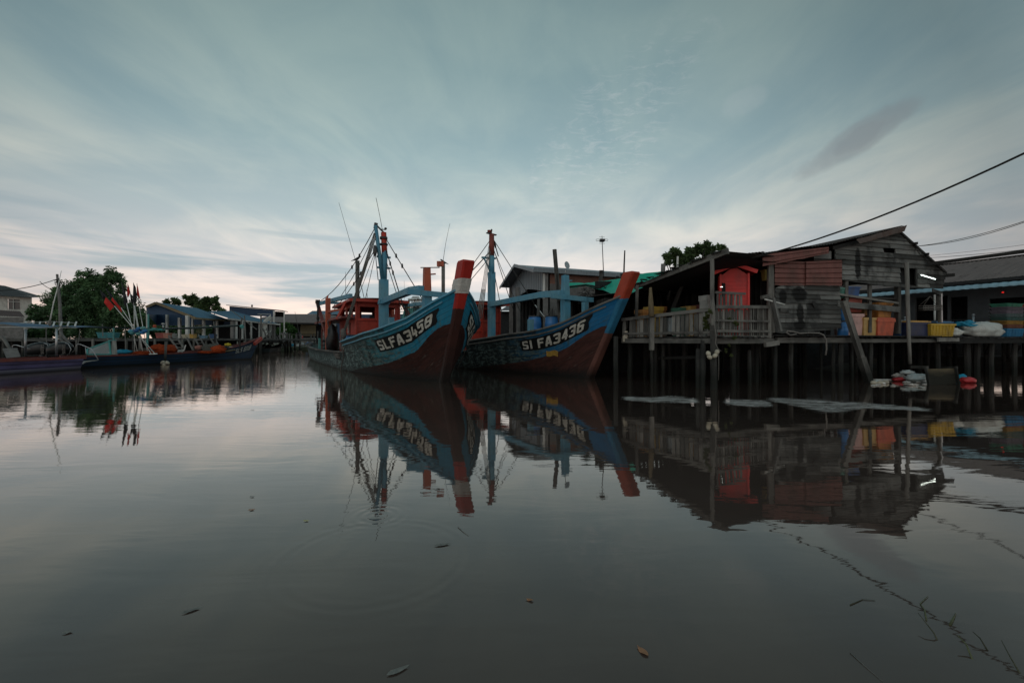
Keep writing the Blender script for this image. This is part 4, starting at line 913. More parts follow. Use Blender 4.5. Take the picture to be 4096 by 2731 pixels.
for sd in(-1,1): mb.beam((0,-.0,2.42),(sd*.66,-.0,2.14),.95,.05,up=(0,0,1),r=.8); mb.beam((0,-.54,2.40),(sd*.67,-.54,2.12),.04,.12,r=.9)
mb.build('cabinet_roof',M['bright'],shr)
mb=loc_mb(); mb.box((-.34,-.435,1.35),.13,.02,.42); mb.tube([(-.34,-.435,1.77),(-.34,-.436,1.80)],.06,10); mb.build('arched_opening',M['dark'],shr)
mb=loc_mb(); mb.box((-.40,-.45,1.66),.07,.02,.02); mb.build('lamp_glint',M['lamp'],shr)  # glowing strip standing in for a tube lamp's reflection on the red front
# ---- lit tubes
def tube_lamp(a,b,label,rad=.018,par=True):
    o=thing('fluorescent_lamp',label,'lamp',tuple(V(a).lerp(V(b),.5))); mb=MB(); mb.tube([a,b],rad,8); mb.build('tube',M['lamp'],o)
    mb=MB(); u=V((0,.05,.035)); mb.beam(V(a)+u,V(b)+u,.06,.03); mb.build('fitting',M['white_p'],o)
tube_lamp(HP.px(3684,1100,.2),HP.px(3741,1117,.2),'lit fluorescent tube fixed outside on the gable boards',.014)
tube_lamp(P(2668,1137,19.2),P(2708,1131,19.2),'lit fluorescent tube under the porch roof, longer one at left')
tube_lamp(P(2747,1123,19.8),P(2762,1119,19.8),'short lit fluorescent tube under the porch roof, nearer the tall post')
# ---- boxes
PC={}
def pm(col):
    if col not in PC: PC[col]=m_flat('plastic_%d'%len(PC),col,.5,.18,5,0,.4,.5)
    return PC[col]
def tote(p,sx,sy,sz,rz,col,label,lid=None,group=None,name='fish_box',cat='fish box',ribs=0,tex=False):
    o=thing(name,label,cat,tuple(p),rz,group); mb=loc_mb(); b=.88
    mb.hexa([(-sx/2*b,-sy/2*b,0),(sx/2*b,-sy/2*b,0),(sx/2*b,sy/2*b,0),(-sx/2*b,sy/2*b,0),(-sx/2,-sy/2,sz*.96),(sx/2,-sy/2,sz*.96),(sx/2,sy/2,sz*.96),(-sx/2,sy/2,sz*.96)],.5)
    for k in range(ribs):
        x=-sx/2*b+(k+.5)*sx*b/ribs; mb.beam((x,-sy/2*b-.006,sz*.04),(x*1.05,-sy/2-.008,sz*.85),.02,.02,r=.7)
        if k%2==0: mb.beam((-sx/2*b,-sy/2*.92-.012,sz*(.15+.6*k/ribs)),(sx/2*b,-sy/2*.92-.012,sz*(.15+.6*k/ribs)),.02,.02,r=.3)
    mb.build('body',pm(col),o)
    mb=loc_mb(); w=.045
    for a,c in (((-sx/2-.02,-sy/2),(sx/2+.02,-sy/2)),((sx/2,-sy/2),(sx/2,sy/2)),((sx/2+.02,sy/2),(-sx/2-.02,sy/2)),((-sx/2,sy/2),(-sx/2,-sy/2))):
        mb.beam((*a,sz*.92),(*c,sz*.92),w,sz*.13,r=.8)
    mb.build('rim',pm(col),o)
    if lid: mb=loc_mb(); mb.box((0,0,sz),sx*1.04,sy*1.04,.045,r=.6); mb.box((0,0,sz+.045),sx*.9,sy*.9,.02,r=.6); mb.build('lid',pm(lid),o)
    return o
hr=math.atan2(.278,.96)
def tpx(x0,x1,y0,y1,off,col,label,sy=.6,base=None,**k):
    t0,z0=HP.sz(x0,y1,off); t1,_=HP.sz(x1,y1,off); z1=HP.sz((x0+x1)/2,y0,off)[1]; z0=HP.sz((x0+x1)/2,y1,off)[1] if base is None else base
    return tote(HP.at((t0+t1)/2,z0,off-sy/2),t1-t0-.03,sy,z1-z0-(.03 if k.get('lid') else 0),hr,col,label,**k)
tpx(3394,3455,1253,1328,-.1,(.50,.30,.27),'dirty pink and white fish box under the gable, left of the beige box',base=DZ+.03)
tpx(3455,3510,1269,1328,-.05,(.42,.26,.09),'beige yellow fish box on the deck between the pink and the orange box',base=DZ+.03)
tpx(3510,3580,1274,1332,.0,(.50,.10,.05),'orange-red fish box on the deck at the right end of the open bay',base=DZ+.03,lid=(.50,.10,.05))
zt=HP.sz(3540,1274,-.1)[1]
tpx(3513,3571,1209,1272,-.1,(.48,.20,.04),'tall orange fish box stacked on top of the orange-red box',base=zt+.05)
tpx(3456,3512,1212,1266,-.35,(.25,.12,.03),'brown-orange fish box stacked above the beige box',base=HP.sz(3480,1266,-.35)[1]+.04)
tpx(3392,3452,1232,1252,-.2,(.36,.07,.045),'dark red fish box lying on the pink and white box',base=HP.sz(3420,1252,-.2)[1]+.04)
tpx(3394,3452,1188,1230,-.2,(.42,.10,.07),'faded red fish box at the top of the left stack under the gable',base=HP.sz(3420,1231,-.2)[1]+.03)
tpx(3392,3442,1146,1182,-.1,(.02,.07,.20),'dark blue fish box on the upper shelf rail under the gable',base=HP.sz(3420,1183,-.1)[1])
tpx(3352,3384,1150,1190,-.05,(.08,.22,.18),'teal lattice fish crate on the upper shelf beside the board wall',ribs=5,base=HP.sz(3370,1191,-.1)[1])
mb=MB(); mb.beam(HP.at(HP.s_of(3350),HP.sz(3400,1187,-.3)[1],-.35),HP.at(HP.s_of(3600),HP.sz(3400,1187,-.3)[1]-.05,-.35),.6,.04); part(mb,'shelf',M['wood_dark'])
p=HP.px(3371,1328,-.05); barrel(p.x,p.y,DZ+.03,'lower blue drum stacked beside the board wall under the gable','stacked blue drums',.17,.52)
barrel(p.x,p.y,DZ+.56,'upper pale blue drum stacked beside the board wall under the gable','stacked blue drums',.17,.5,)
# boxes on the jetty
tpx(3640,3722,1286,1342,.1,(.012,.022,.07),'large dark navy fish box with a yellow lid on the jetty',lid=(.45,.25,.06),sy=.8,base=DZ+.02,ribs=0)
tpx(3722,3822,1294,1342,.2,(.45,.28,.02),'yellow plastic fish crate on the jetty in front of the white sack',lid=None,sy=.6,base=DZ+.02,ribs=7)
tpx(3600,3630,1284,1338,-.2,(.02,.06,.16),'narrow dark blue fish box behind the tall grey pole',sy=.6,base=DZ+.02,lid=(.16,.18,.18))
tpx(3745,3815,1288,1340,-.75,(.05,.13,.24),'blue fish box with flat lid behind the yellow crate',lid=(.09,.2,.33),sy=.6,base=DZ+.02)
cols=[((.03,.16,.30),'blue',.34),((.20,.08,.05),'brown',.14),((.32,.18,.04),'mustard',.15),((.05,.11,.10),'dark teal',.13),((.10,.14,.14),'grey-green',.13),((.16,.13,.16),'purple-grey',.13),((.13,.11,.13),'dusky mauve',.13),((.05,.22,.14),'green',.13)]
for k0,(xa,xb,off,gl) in enumerate(((4030,4100,.0,'left'),(4100,4175,-.1,'right'))):
    z=DZ+.02
    for k,(c,nm,h) in enumerate(cols):
        if k0 and k in(0,): c,nm=(.16,.07,.05),'rusty brown'
        if k0 and k==7: c,nm=(.35,.05,.04),'red'
        t0,t1=HP.s_of(xa,off),HP.s_of(xb,off)
        tote(HP.at((t0+t1)/2+U(-.02,.02),z,off-.3),t1-t0-.04,.55,h,hr+U(-.03,.03),c,'%s crate in the %s stack of crates at the right end of the jetty'%(nm,gl),group='stacked crates at the right end of the jetty',ribs=5,name='fish_crate',cat='crate'); z+=h+.012
# boxes in the porch
for x0,x1,y0,y1,d,c,l in ((2552,2592,1238,1272,17.2,(.34,.15,.04),'orange box on the porch behind the railing, left of the tan post'),(2588,2640,1226,1266,17.3,(.38,.24,.04),'yellow box on the porch behind the tan post'),(2625,2650,1225,1262,17.8,(.28,.12,.04),'brown-orange box on the porch right of the tan post'),
    (2738,2790,1224,1250,16.8,(.42,.26,.08),'pale orange fish box showing over the porch railing'),(2702,2740,1230,1250,16.9,(.04,.13,.09),'green box showing over the porch railing beside the orange one'),(2785,2840,1218,1246,16.6,(.10,.03,.03),'dark maroon box behind the railing by the tall post'),
    (3018,3065,1206,1232,16.4,(.30,.09,.04),'orange-brown box behind the slatted railing, right of the red shrine')):
    a=P(x0,y1,d); b=P(x1,y0,d); z0_=max(DZ,a.z-.5); tote(V(((a.x+b.x)/2,d,DZ)),(b.x-a.x),.5,b.z-DZ,R(20),c,l)
a=P(2825,1215,15.8); tote(V((a.x,a.y,DZ)),.24,.4,P(0,1180,15.8).z-DZ,R(20),(.35,.35,.33),'tall pale carton behind the corner post')
a=P(3068,1122,15.3); tote(V((a.x,a.y,a.z)),.26,.26,.36,0,(.28,.22,.06),'old yellow bucket on the bracket beside the red cladding',name='bucket',cat='bucket')
# white net sack with blue cloth
def lump(name,label,cat,p,rx,ry,rz,mat,nz=.18,rot=hr,seg=28,ring=16,fr=2.2,pname='sack_body'):
    o=thing(name,label,cat,tuple(p),rot); mb=loc_mb(); mb.blob((0,0,rz*.75),rx,ry,rz,nz,seg,ring,fr=fr,flat=-rz*.75); mb.build(pname,mat,o); return o
M['sack']=m_flat('white_net_sack',(.52,.53,.50),.9,.10,14,0,.1,.25); M['bluecloth']=m_flat('blue_tarpaulin',(.01,.20,.32),.5,.2,9); M['redplastic']=m_flat('red_plastic_bag',(.42,.03,.035),.35,.2,9,0,.4)
a=HP.at((HP.s_of(3840)+HP.s_of(4028))/2,DZ+.02,-.1); lump('net_sack','big white net sack lying on the jetty under a blue cloth','sack',a,1.0,.5,.34,M['sack'],.16)
a=HP.at(HP.s_of(3968),DZ+.3,-.35); lump('net_sack','crumpled white sack on top at the back right of the big sack','sack',a,.42,.3,.17,M['sack'],.4,fr=3)
a=HP.at(HP.s_of(3838),DZ+.02,-.25); lump('net_sack','small white sack squeezed between yellow crate and big sack','sack',a,.30,.3,.2,M['sack'],.25)
a=HP.at(HP.s_of(3888),DZ+.42,-.2); lump('cloth','crumpled bright blue cloth on the white net sack','cloth',a,.42,.3,.12,M['bluecloth'],.5,fr=3.2,pname='folds')
# hanging basket
hb=thing('hanging_basket','grey wire basket hung by cords under the right end of the gable','basket',tuple(HP.px(3735,1232,.1)))
mb=MB(); a=HP.px(3694,1222,.1); b=HP.px(3768,1222,.1)
for z in (0,-.08,-.16): mb.beam(a+V((0,0,z)),b+V((0,0,z)),.02,.02); mb.beam(a+V((.08,.3,z)),b+V((.08,.3,z)),.02,.02)
for k in range(12): q=a.lerp(b,k/11); mb.beam(q,q-V((0,0,.17)),.012,.012); mb.beam(q-V((0,0,.16)),q+V((.08,.3,-.16)),.012,.012)
mb.build('basket_frame',M['rope'],hb)
mb=MB(); top=HP.px(3720,1185,.05)
for q in (a,b,a+V((.08,.3,0)),b+V((.08,.3,0))): mb.tube([q,top],.006,4)
mb.tube([b,b+V((-.1,0,-.15)),b+V((-.02,0,-.25)),b+V((-.1,0,-.36))],.01,4); mb.build('cord',M['rope'],hb)
# floats and ropes
def floatb(p,r,l,label,group,rot=(0,0,1)):
    o=MB(); a=V(rot).normalized(); p=V(p); n=8
    o.tube([p+a*(l*(k/n-.5)) for k in range(n+1)],[max(.008,r*math.sqrt(max(0,1-(2*k/n-1)**2))) for k in range(n+1)],12,r=U(.3,.9)); ob=o.build('net_float',M['float_w'],None,p); tag(ob,label,'float',group); return ob
gname='pale floats strung round the tall corner post'
for x,y,l in ((2833,1414,'left side, hugging the post'),(2838,1428,'lower left'),(2860,1422,'lower right'),(2868,1407,'right side, topmost')): floatb(P(x,y,13.55),.068,.17,'pale oval float strung on the tall corner post, '+l,gname,(.8 if y>1418 else .2,0,.5 if x>2850 else -.6))
mb=MB(); mb.tube([P(2838,1300,13.6),P(2848,1290,13.55),P(2858,1300,13.55),P(2864,1340,13.5),P(2862,1375,13.5),P(2872,1395,13.5),P(2884,1404,13.5)],.012,5,r=.8); mb.tube([P(2874,1415,13.5),P(2875,1460,13.5),P(2874,1520,13.5)],.01,5,r=.4); mb.tube([P(2832,1323,13.6),P(2845,1321,13.5),P(2856,1324,13.55)],.012,4); tag(mb.build('rope',M['rope'],None,P(2858,1340,13.5)),'grey rope looped and hanging down the tall corner post','rope')
o=floatb(P(2504,1330,16.9),.075,.15,'round pale float hanging from the porch railing above a white jug',None)
jg=thing('plastic_jug','white plastic jug hanging on a cord below a round float at the porch','jug',tuple(P(2501,1355,16.9))); mb=MB(); c=P(2501,1366,16.9); mb.hexa([c+V((x*.1,y*.07,z)) for z in(0,.19) for x,y in((-1,-1),(1,-1),(1,1),(-1,1))],.6); mb.hexa([c+V((x*.1*(1 if z<.2 else .4),y*.07,z)) for z in(.19,.27) for x,y in((-1,-1),(1,-1),(1,1),(-1,1))],.5); mb.build('jug_body',M['float_w'],jg); mb=MB(); mb.tube([P(2510,1275,16.85),P(2506,1318,16.85)],.01,4); mb.build('cord',M['rope'],jg)
mb=MB(); pts=[(3145,1330),(3150,1323),(3170,1326),(3200,1333),(3240,1331),(3275,1332),(3294,1340),(3304,1360),(3306,1395),(3302,1420)]; mb.tube([HP.px(x,y,.32) for x,y in pts],.028,7,r=.8); mb.tube([HP.px(x,y,.34) for x,y in ((3145,1330),(3160,1340),(3185,1336))],.024,6,r=.7); tag(mb.build('rope',M['rope'],None,HP.px(3200,1333,.3)),'thick pale rope lying on the ledge and hanging down in front of the stilts','rope')
mb=MB(); tag((mb.tube([P(2770,1300,14.3),P(2805,1340,14.0),P(2808,1365,13.9),P(2830,1372,13.7),P(2852,1355,13.6)],.008,4),mb.build('rope',M['rope_dark'],None,P(2808,1340,14)))[1],'thin dark line drooping from the railing to the corner post','rope')
# awning beam running off to the right
bm_=thing('awning_beam','long dark beam running from the gable window out over the jetty','beam',tuple(P(3643,1062,17.4))); mb=MB(); mb.beam(P(3640,1066,17.4),P(4300,980,15.6),.16,.11,r=.2); mb.build('main_beam',M['wood_dark'],bm_); mb=MB(); mb.beam(P(3640,1061,17.6),P(4300,975,15.8),.3,.02,r=.2); mb.build('sheet',M['roofmetal'],bm_)
mb=MB(); mb.beam(P(3772,1103,17.8),P(3812,1100,17.8),.15,.12,r=.2); mb.build('beam_stub',M['wood_dark'],house)
# ---- brown roofed building behind
B0=V((19.1,32.5,0)); BDv=V((.4,-.92,0)); BP=Pl(B0,BDv)
bld=thing('long_house','dark long house with brown corrugated roof and blue ribbed awning behind the jetty','house',(21.5,27,.5))
def bpt(t,z,o=0): return BP.at(t,z,o)
sgn=1 if (BP.n.x<0) else -1
NO=V((-.92,-.4,0)).normalized()  # toward the creek
def bq(t,z,o=0): q=B0+BDv.normalized()*t+NO*o; return V((q.x,q.y,z))
mb=MB(); mb.wall(bq(-4,DZ),BDv,22,2.9,[(9.0,.3,10.4,1.7),(12.0,0,13.4,2.2),(13.5,.5,14.2,2.1),(15.0,.5,17,1.9)],.15,r=.5); part(mb,'wall',m_flat('dark_wall_render',(.05,.052,.055),.9,.15,2),bld)
M['brownroof']=m_metal('brown_roof',(.19,.155,.145),.15,(.07,.05,.045),.8)
mb=MB(); mb.corr(bq(-4,4.45,.3),bq(18,4.45,.3),bq(18,6.0,-4.3),bq(-3,6.0,-4.3),110,.03,rows=4); part(mb,'roof',M['brownroof'],bld)
mb=MB(); mb.corr(bq(-4,4.45,-8.9),bq(18,4.45,-8.9),bq(18,6.0,-4.3),bq(-3,6.0,-4.3),60,.03); part(mb,'roof',M['brownroof'],bld)
mb=MB(); mb.beam(bq(-3,6.0,-4.3),bq(18,6.0,-4.3),.3,.08,r=.2)
part(mb,'ridge',M['wood_dark'],bld)
M['bluemetal']=m_metal('blue_ribbed_metal',(.27,.42,.50),.12,(.12,.16,.18),.5)
mb=MB()
def aw(u,v):
    t=-4+22*u; an=pi/2*v; k=.016*(1 if (u*66)%1<.5 else 0); return bq(t,4.26-.24*(1-cos(an))-.04,.35+.55*sin(an)+k)+V((0,0,k))
mb.grid(aw,132*2,6,.5,0,False); part(mb,'awning',M['bluemetal'],bld)
mb=MB(); mb.beam(bq(-4,4.38,.25),bq(18,4.38,.25),.1,.16); part(mb,'gutter',M['dark'],bld)
for t in (9.2,12.6,17): mb=MB(); mb.tube([bq(t,DZ,.75),bq(t,3.85,.75)],.045,8); part(mb,'awning_post',M['white_p'],bld)
mb=MB(); 
for k in range(8): mb.beam(bq(13.5+k*.1,2.1,.02),bq(13.5+k*.1,3.7,.02),.015,.015)
for k in range(9): mb.beam(bq(13.5,2.1+k*.2,.02),bq(14.2,2.1+k*.2,.02),.015,.015)
part(mb,'window_grille',M['steel_dark'],bld)
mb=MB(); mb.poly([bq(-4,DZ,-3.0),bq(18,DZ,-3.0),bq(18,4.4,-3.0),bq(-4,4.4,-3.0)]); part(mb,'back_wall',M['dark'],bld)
mb=MB(); mb.beam(bq(-5,DZ-.1,-1),bq(18,DZ-.1,-1),6,.2); part(mb,'floor_slab',M['concrete'],bld)
M['redglow']=m_emit('red_lamp',(1,.03,.02),.5)
for (t,z,l) in ((11.6,3.72,'small red lit lamp under the blue awning, left one'),(14.9,3.75,'small red lit lamp under the blue awning at the right edge')):
    p=bq(t,z,.3); o=thing('red_lamp',l,'lamp',tuple(p)); mb=MB(); mb.lathe(p,[(.03,0),(.045,.03),(.025,.07)],10); mb.build('bulb',M['redglow'],o); mb=MB(); mb.tube([p+V((0,0,.1)),p+V((0,0,.4))],.008,4); mb.build('cord',M['steel_dark'],o)
for k,t in enumerate((12.45,12.95)): a=bq(t,3.02,-1.8); tube_lamp(a,a+BDv*.32,'lit fluorescent tube seen through the doorway of the dark long house, %s one'%('left','right')[k],.012)
rl=thing('metal_railing','steel balustrade with scroll panels behind the net sack','railing',tuple(bq(11,DZ,2.0)))
mb=MB(); mb.beam(bq(8.5,2.45,2),bq(16,2.45,2),.04,.04); mb.beam(bq(8.5,2.28,2),bq(16,2.28,2),.03,.03); mb.beam(bq(8.5,1.75,2),bq(16,1.75,2),.03,.03); mb.build('rail',M['steel_dark'],rl)
for t in (8.5,11.2,13.6,16): mb=MB(); mb.tube([bq(t,DZ,2),bq(t,2.62,2)],.045,8); mb.blob(bq(t,2.66,2),.06,.06,.05); mb.build('newel',M['steel'],rl)
for k in range(48): mb=MB(); mb.tube([bq(8.6+k*.155,1.75,2),bq(8.6+k*.155,2.45,2)],.009,4); mb.build('baluster',M['steel_dark'],rl)
mb=MB(); mb.poly([bq(6,DZ-.02,3),bq(18,DZ-.02,3),bq(18,DZ-.02,0),bq(6,DZ-.02,0)]); mb.build('terrace',M['concrete'],bld)
# ---- cables
def cable(pts,r,label,name='cable'):
    mb=MB(); p=[V(q) for q in pts]; mb.tube(p,r,6,r=.3); o=mb.build(name,M['rope_dark'],None,p[0]); tag(o,label,'cable')
def sagl(a,b,s_,n=16): return [V(a).lerp(V(b),k/n)-V((0,0,s_*4*k/n*(1-k/n))) for k in range(n+1)]
cable(sagl(P(2935,1048,15),P(4260,535,8.5),.28),.022,'thick black cable rising from the porch roof to the upper right')
for k in(0,1): cable(sagl(P(3668,985,17),P(4250,830,13),.16+.05*k),.010,('upper','lower')[k]+' one of two thin cables running from the gable to the right')
cable(sagl(P(3700,1032,20),P(4250,980,15),.05),.010,'lower thin cable running level above the long dark beam'); cable(sagl(P(3690,1025,22),P(4200,965,18),.04),.007,'faint upper wire above the long dark beam')
# ---- net of gear and green tarp
M['green']=m_flat('green_tarpaulin',(.01,.36,.24),.55,.10,3,0,.3,.15)
tpx_=[(2262,1128,23),(2336,1133,22.5),(2376,1128,22),(2436,1121,21),(2480,1114,20),(2560,1096,19),(2655,1083,18.4)]
bt_=[(2285,1152,22),(2345,1138,20.4),(2400,1160,19.4),(2460,1174,18.4),(2520,1174,17.8),(2575,1152,17.3),(2650,1112,17)]
def ip(tb,u):
    k=u*(len(tb)-1); i=min(int(k),len(tb)-2); f=k-i; return V(tb[i]).lerp(V(tb[i+1]),f)
def tarp(u,v):
    a=ip(tpx_,u); b=ip(bt_,u); a=P(*a); b=P(*b); q=a.lerp(b,v); q.z-=.10*sin(pi*v)+.02*sin(u*31)*v+.03*mnoise.noise(V((u*12,v*4,0))); return q
tp=thing('tarpaulin','sagging green tarpaulin stretched between the shed and the porch roof','tarpaulin',tuple(P(2450,1130,20))); mb=MB(); mb.grid(tarp,48,10,.5); mb.build('sheet',M['green'],tp)
mb=MB(); mb.tube([P(2255,1150,22.5),P(2345,1140,21.5),P(2400,1150,20)],.05,6); mb.build('support_pole',M['wood_dark'],tp); mb=MB(); mb.beam(P(2470,1105,20.5),P(2475,1350,20.5),.14,.14); mb.build('support_pole',M['wood_dark'],tp)
for k,(x,y,w,h) in enumerate(((2345,1220,12,26),(2392,1225,20,30),(2410,1187,14,22))):
    a=P(x,y,20.5); o=MB(); ww=w*20.5/F; hh=h*20.5/F; o.grid(lambda u,v:(a.x+ww*u,a.y+.03*sin(u*7),a.z+hh*(.5-v)+.02*sin(u*9)),6,6,.6); tag(o.build('hung_cloth',M['concrete' if k else 'cloth_w'],None,a),('narrow white rag hanging in the dark shed, leftmost','square grey rag hanging in the dark shed behind the bow','small grey rag hanging high in the dark shed beside the red bow post')[k],'rag')
# platform + dark interior behind boat between shed and porch
sf=thing('landing_platform','dark covered landing with plank back wall behind the bow of the right trawler','landing',(5,22,DZ)); 
deck([(2.6,22.5),(4.3,17.5),(9,20),(7,26),(2.6,27)],DZ,M['wood_dark'],sf)
mb=MB(); n=26
for i in range(n): 
    p=V((2.7,25.3,0)).lerp(V((8.5,22.8,0)),(i+.5)/n); mb.beam(V((p.x,p.y,.3)),V((p.x,p.y,3.85)),.25,.02,up=(5.8,-2.5,0))
mb.build('back_wall',M['wood_dark'],sf); mb=MB(); mb.poly([(2.7,25.4,.3),(8.6,22.9,.3),(8.6,22.9,3.8),(2.7,25.4,3.8)]); mb.build('shade_backing',M['dark'],sf); mb=MB(); mb.poly([(2.2,22.6,3.4),(4.4,17.6,3.35),(9,20.5,3.5),(8.5,26,3.9),(2.6,27,3.9)]); mb.build('roof',M['roofmetal'],sf)  # near-black sheet added behind the plank gaps to make the interior dark
for k,(x,y) in enumerate(((2.9,22.4),(3.5,20.6),(4.2,18.6),(5,22))): mb=MB(); mb.beam((x,y,-.6),(x,y,3.35 if k!=2 else 1.6),.16,.16); mb.build('post',M['wood_dark'],sf)
tg=MB()
for k in range(40):
    c=P(2370+U(-60,60),1165+U(-22,30),20.2); tg.tube([c,c+V((U(-.4,.4),U(-.2,.2),U(-.3,.2))),c+V((U(-.5,.5),U(-.2,.2),U(-.4,.1)))],.012,4)
tag(tg.build('net_tangle',M['rope_dark'],None,P(2370,1165,20.2)),'tangle of dark cords hanging under the green tarpaulin','netting',kind=None)
# ---- big open shed with grey gable
SA=V((2.06,28,0)); SB=V((-.08,36.5,0)); SC=V((7.5,30.3,0)); gd=(SB-SA).normalized(); ld=(SC-SA).normalized()
shed=thing('open_shed','large open shed with grey-blue ribbed gable and red brick side wall','shed',tuple(SA))
EZ=5.73; RZ=6.75; mid=SA.lerp(SB,.5)
mb=MB(); M['greymetal']=m_metal('grey_blue_sheeting',(.20,.235,.26),.1,(.12,.12,.12),.5)
n=44
for i in range(n):
    u0,u1=i/n,(i+1)/n
    def zt_(u): return EZ+(RZ-EZ)*(1-abs(2*u-1))
    def zb_(u): return 4.45+ .25*sin(pi*u)+(.35 if u<.5 else .2)*(1-abs(2*u-1))
    k=.03 if i%2 else 0; a=SA.lerp(SB,u0); b=SA.lerp(SB,u1); o=V((-.97,-.24,0))*k
    mb.hexa([V((a.x,a.y,zb_(u0)))+o,V((b.x,b.y,zb_(u1)))+o,V((b.x+.05,b.y,zb_(u1))),V((a.x+.05,a.y,zb_(u0))),V((a.x,a.y,zt_(u0)-.03))+o,V((b.x,b.y,zt_(u1)-.03))+o,V((b.x+.05,b.y,zt_(u1)-.03)),V((a.x+.05,a.y,zt_(u0)-.03))],.3+.3*(i%2))
part(mb,'gable_sheeting',M['greymetal'],shed)
ov=-ld*.9
for (a,b,za,zb) in ((SA-gd*.35,mid,EZ-.05,RZ),(SB+gd*.35,mid,EZ-.05,RZ)):
    mb=MB(); mb.corr(V((a.x,a.y,za))+ov,V((b.x,b.y,zb))+ov,V((b.x,b.y,zb))+ld*11,V((a.x,a.y,za))+ld*11,1,.0,rows=1)
    part(mb,'roof',M['greymetal'],shed)
    mb=MB(); mb.beam(V((a.x,a.y,za-.05))+ov,V((b.x,b.y,zb-.05))+ov,.04,.2); part(mb,'barge_board',M['greymetal'],shed)
mb=MB(); a=SA-gd*.4
for k in range(9): mb.beam(V((a.x,a.y,EZ-.05))+ov+ld*(k*1.2),V((a.x,a.y,EZ-.05))+ov+ld*(k*1.2+1.19),.12,.26,r=.3+.1*(k%3))
part(mb,'fascia',M['greymetal'],shed)
t=NT('red_brick'); br=t.n('ShaderNodeTexBrick'); t.l(t.uv(),br.inputs[0]); br.inputs['Scale'].default_value=1; br.inputs['Brick Width'].default_value=.24; br.inputs['Row Height'].default_value=.085; br.inputs['Mortar Size'].default_value=.008
t.put(br.inputs['Color1'],(.22,.085,.055)); t.put(br.inputs['Color2'],(.14,.06,.045)); t.put(br.inputs['Mortar'],(.2,.18,.16)); t.fin(t.mix(t.ramp(t.noise(t.pos(),2,4),[(.4,0),(.7,.5)]),br.outputs[0],(.12,.07,.055)),.9); M['brick']=t.mat
mb=MB(); a=SA+ld*.3; b=SA+ld*9.5; mb.poly([V((a.x,a.y,4.95)),V((b.x,b.y,4.95)),V((b.x,b.y,5.7)),V((a.x,a.y,5.7))],uvs=[(0,0),(9,0),(9,.75),(0,.75)]); part(mb,'brick_wall',M['brick'],shed)
mb=MB(); mb.poly([V((a.x,a.y,.4)),V((b.x,b.y,.4)),V((b.x,b.y,4.95)),V((a.x,a.y,4.95))]); part(mb,'plaster_wall',M['concrete'],shed)
for p,w in ((SA,.3),(SB,.3),(SA.lerp(SB,.97),.2)): mb=MB(); mb.beam(V((p.x,p.y,.3)),V((p.x,p.y,EZ-.1)),w,w,up=(0,1,0)); part(mb,'column',M['concrete'],shed)
mb=MB(); p=SA-gd*.1-ld*.15; mb.beam(V((p.x,p.y,4.0)),V((p.x,p.y,EZ-.2)),.14,.14); part(mb,'downpipe',M['white_p'],shed)
mb=MB(); a=SA+ld*8; b=SB+ld*8; mb.corr(V((b.x,b.y,.4)),V((a.x,a.y,.4)),V((a.x,a.y,6)),V((b.x,b.y,6)),24,.04); a=SB; b=SB+ld*8; mb.corr(V((b.x,b.y,.4)),V((a.x,a.y,.4)),V((a.x,a.y,5.7)),V((b.x,b.y,5.7)),24,.04); part(mb,'back_sheeting',m_metal('dark_sheeting',(.035,.04,.042),.1),shed)
mb=MB(); a=SA; b=SB; mb.hexa([V((a.x,a.y,.3)),V((b.x,b.y,.3)),V((b.x,b.y,.3))+ld*8,V((a.x,a.y,.3))+ld*8,V((a.x,a.y,1.3)),V((b.x,b.y,1.3)),V((b.x,b.y,1.3))+ld*8,V((a.x,a.y,1.3))+ld*8]); part(mb,'floor_slab',M['wood_dark'],shed)
# hut left of the shed
hut=thing('small_hut','small hut with pale gabled roof beyond the red cabin of the right trawler','hut',(-.9,44,0)); 
mb=MB(); a=P(2008,1225,44); b=P(2030,1222,44); 
mb.hexa([P(2000,1242,43)-V((0,0,0)),P(2075,1242,43),P(2075,1242,47),P(2000,1242,47),P(2030,1222,43),P(2034,1222,43),P(2034,1224,47),P(2030,1224,47)],.5); mb.build('roof',M['greymetal'],hut)
mb=MB(); q=P(2038,0,44); mb.box((q.x,45,.3),1.7,2.5,P(0,1243,43).z-.3); mb.build('wall',M['dark'],hut)
mb=MB(); mb.poly([P(2002,1240,42.9),P(2072,1240,42.9),P(2032,1223,42.9)]); mb.build('gable',M['greymetal'],hut)
# poles, tv antenna
def pole(a,b,w,label,mat='wood',name='wooden_pole',cat='pole',w2=None,group=None):
    mb=MB(); a=V(a); b=V(b); mb.tube([a,a.lerp(b,.5)+V((U(-.02,.02),0,0)),b],[w,(w+(w2 or w))/2,w2 or w],8,sm=False,r=U(.3,.8)); return tag(mb.build(name,M[mat],None,(a.x,a.y,max(0,a.z))),label,cat,group)
pole(P(2245,1330,22.8),P(2218,998,22.8),.105,'tall thick grey pole leaning left behind the blue post of the right trawler')
pole(P(2237,1240,22.6),P(2228,1095,22.6),.04,'thin dark stick lashed beside the tall thick pole','wood_dark')
pole(P(2150,1300,22.3),P(2155,1165,22.3),.07,'short pale post wrapped with rope scraps behind the blue drums','wood_far')
pole(P(2074,1350,25),P(2071,1150,25),.13,'straight grey concrete post at the left front of the open shed','concrete')
pole(P(2495,1110,21),P(2499,1002,21),.04,'thin dark stick standing up behind the red bow post of the right trawler','wood_dark',w2=.03)
an=thing('tv_antenna','rooftop television antenna on a thin mast above the green tarpaulin','antenna',tuple(P(2415,1096,24)))
mb=MB(); mb.tube([P(2415,1115,24),P(2409,975,24),P(2408,943,24)],[.025,.02,.012],6); mb.build('antenna_mast',M['steel_dark'],an)
mb=MB(); 
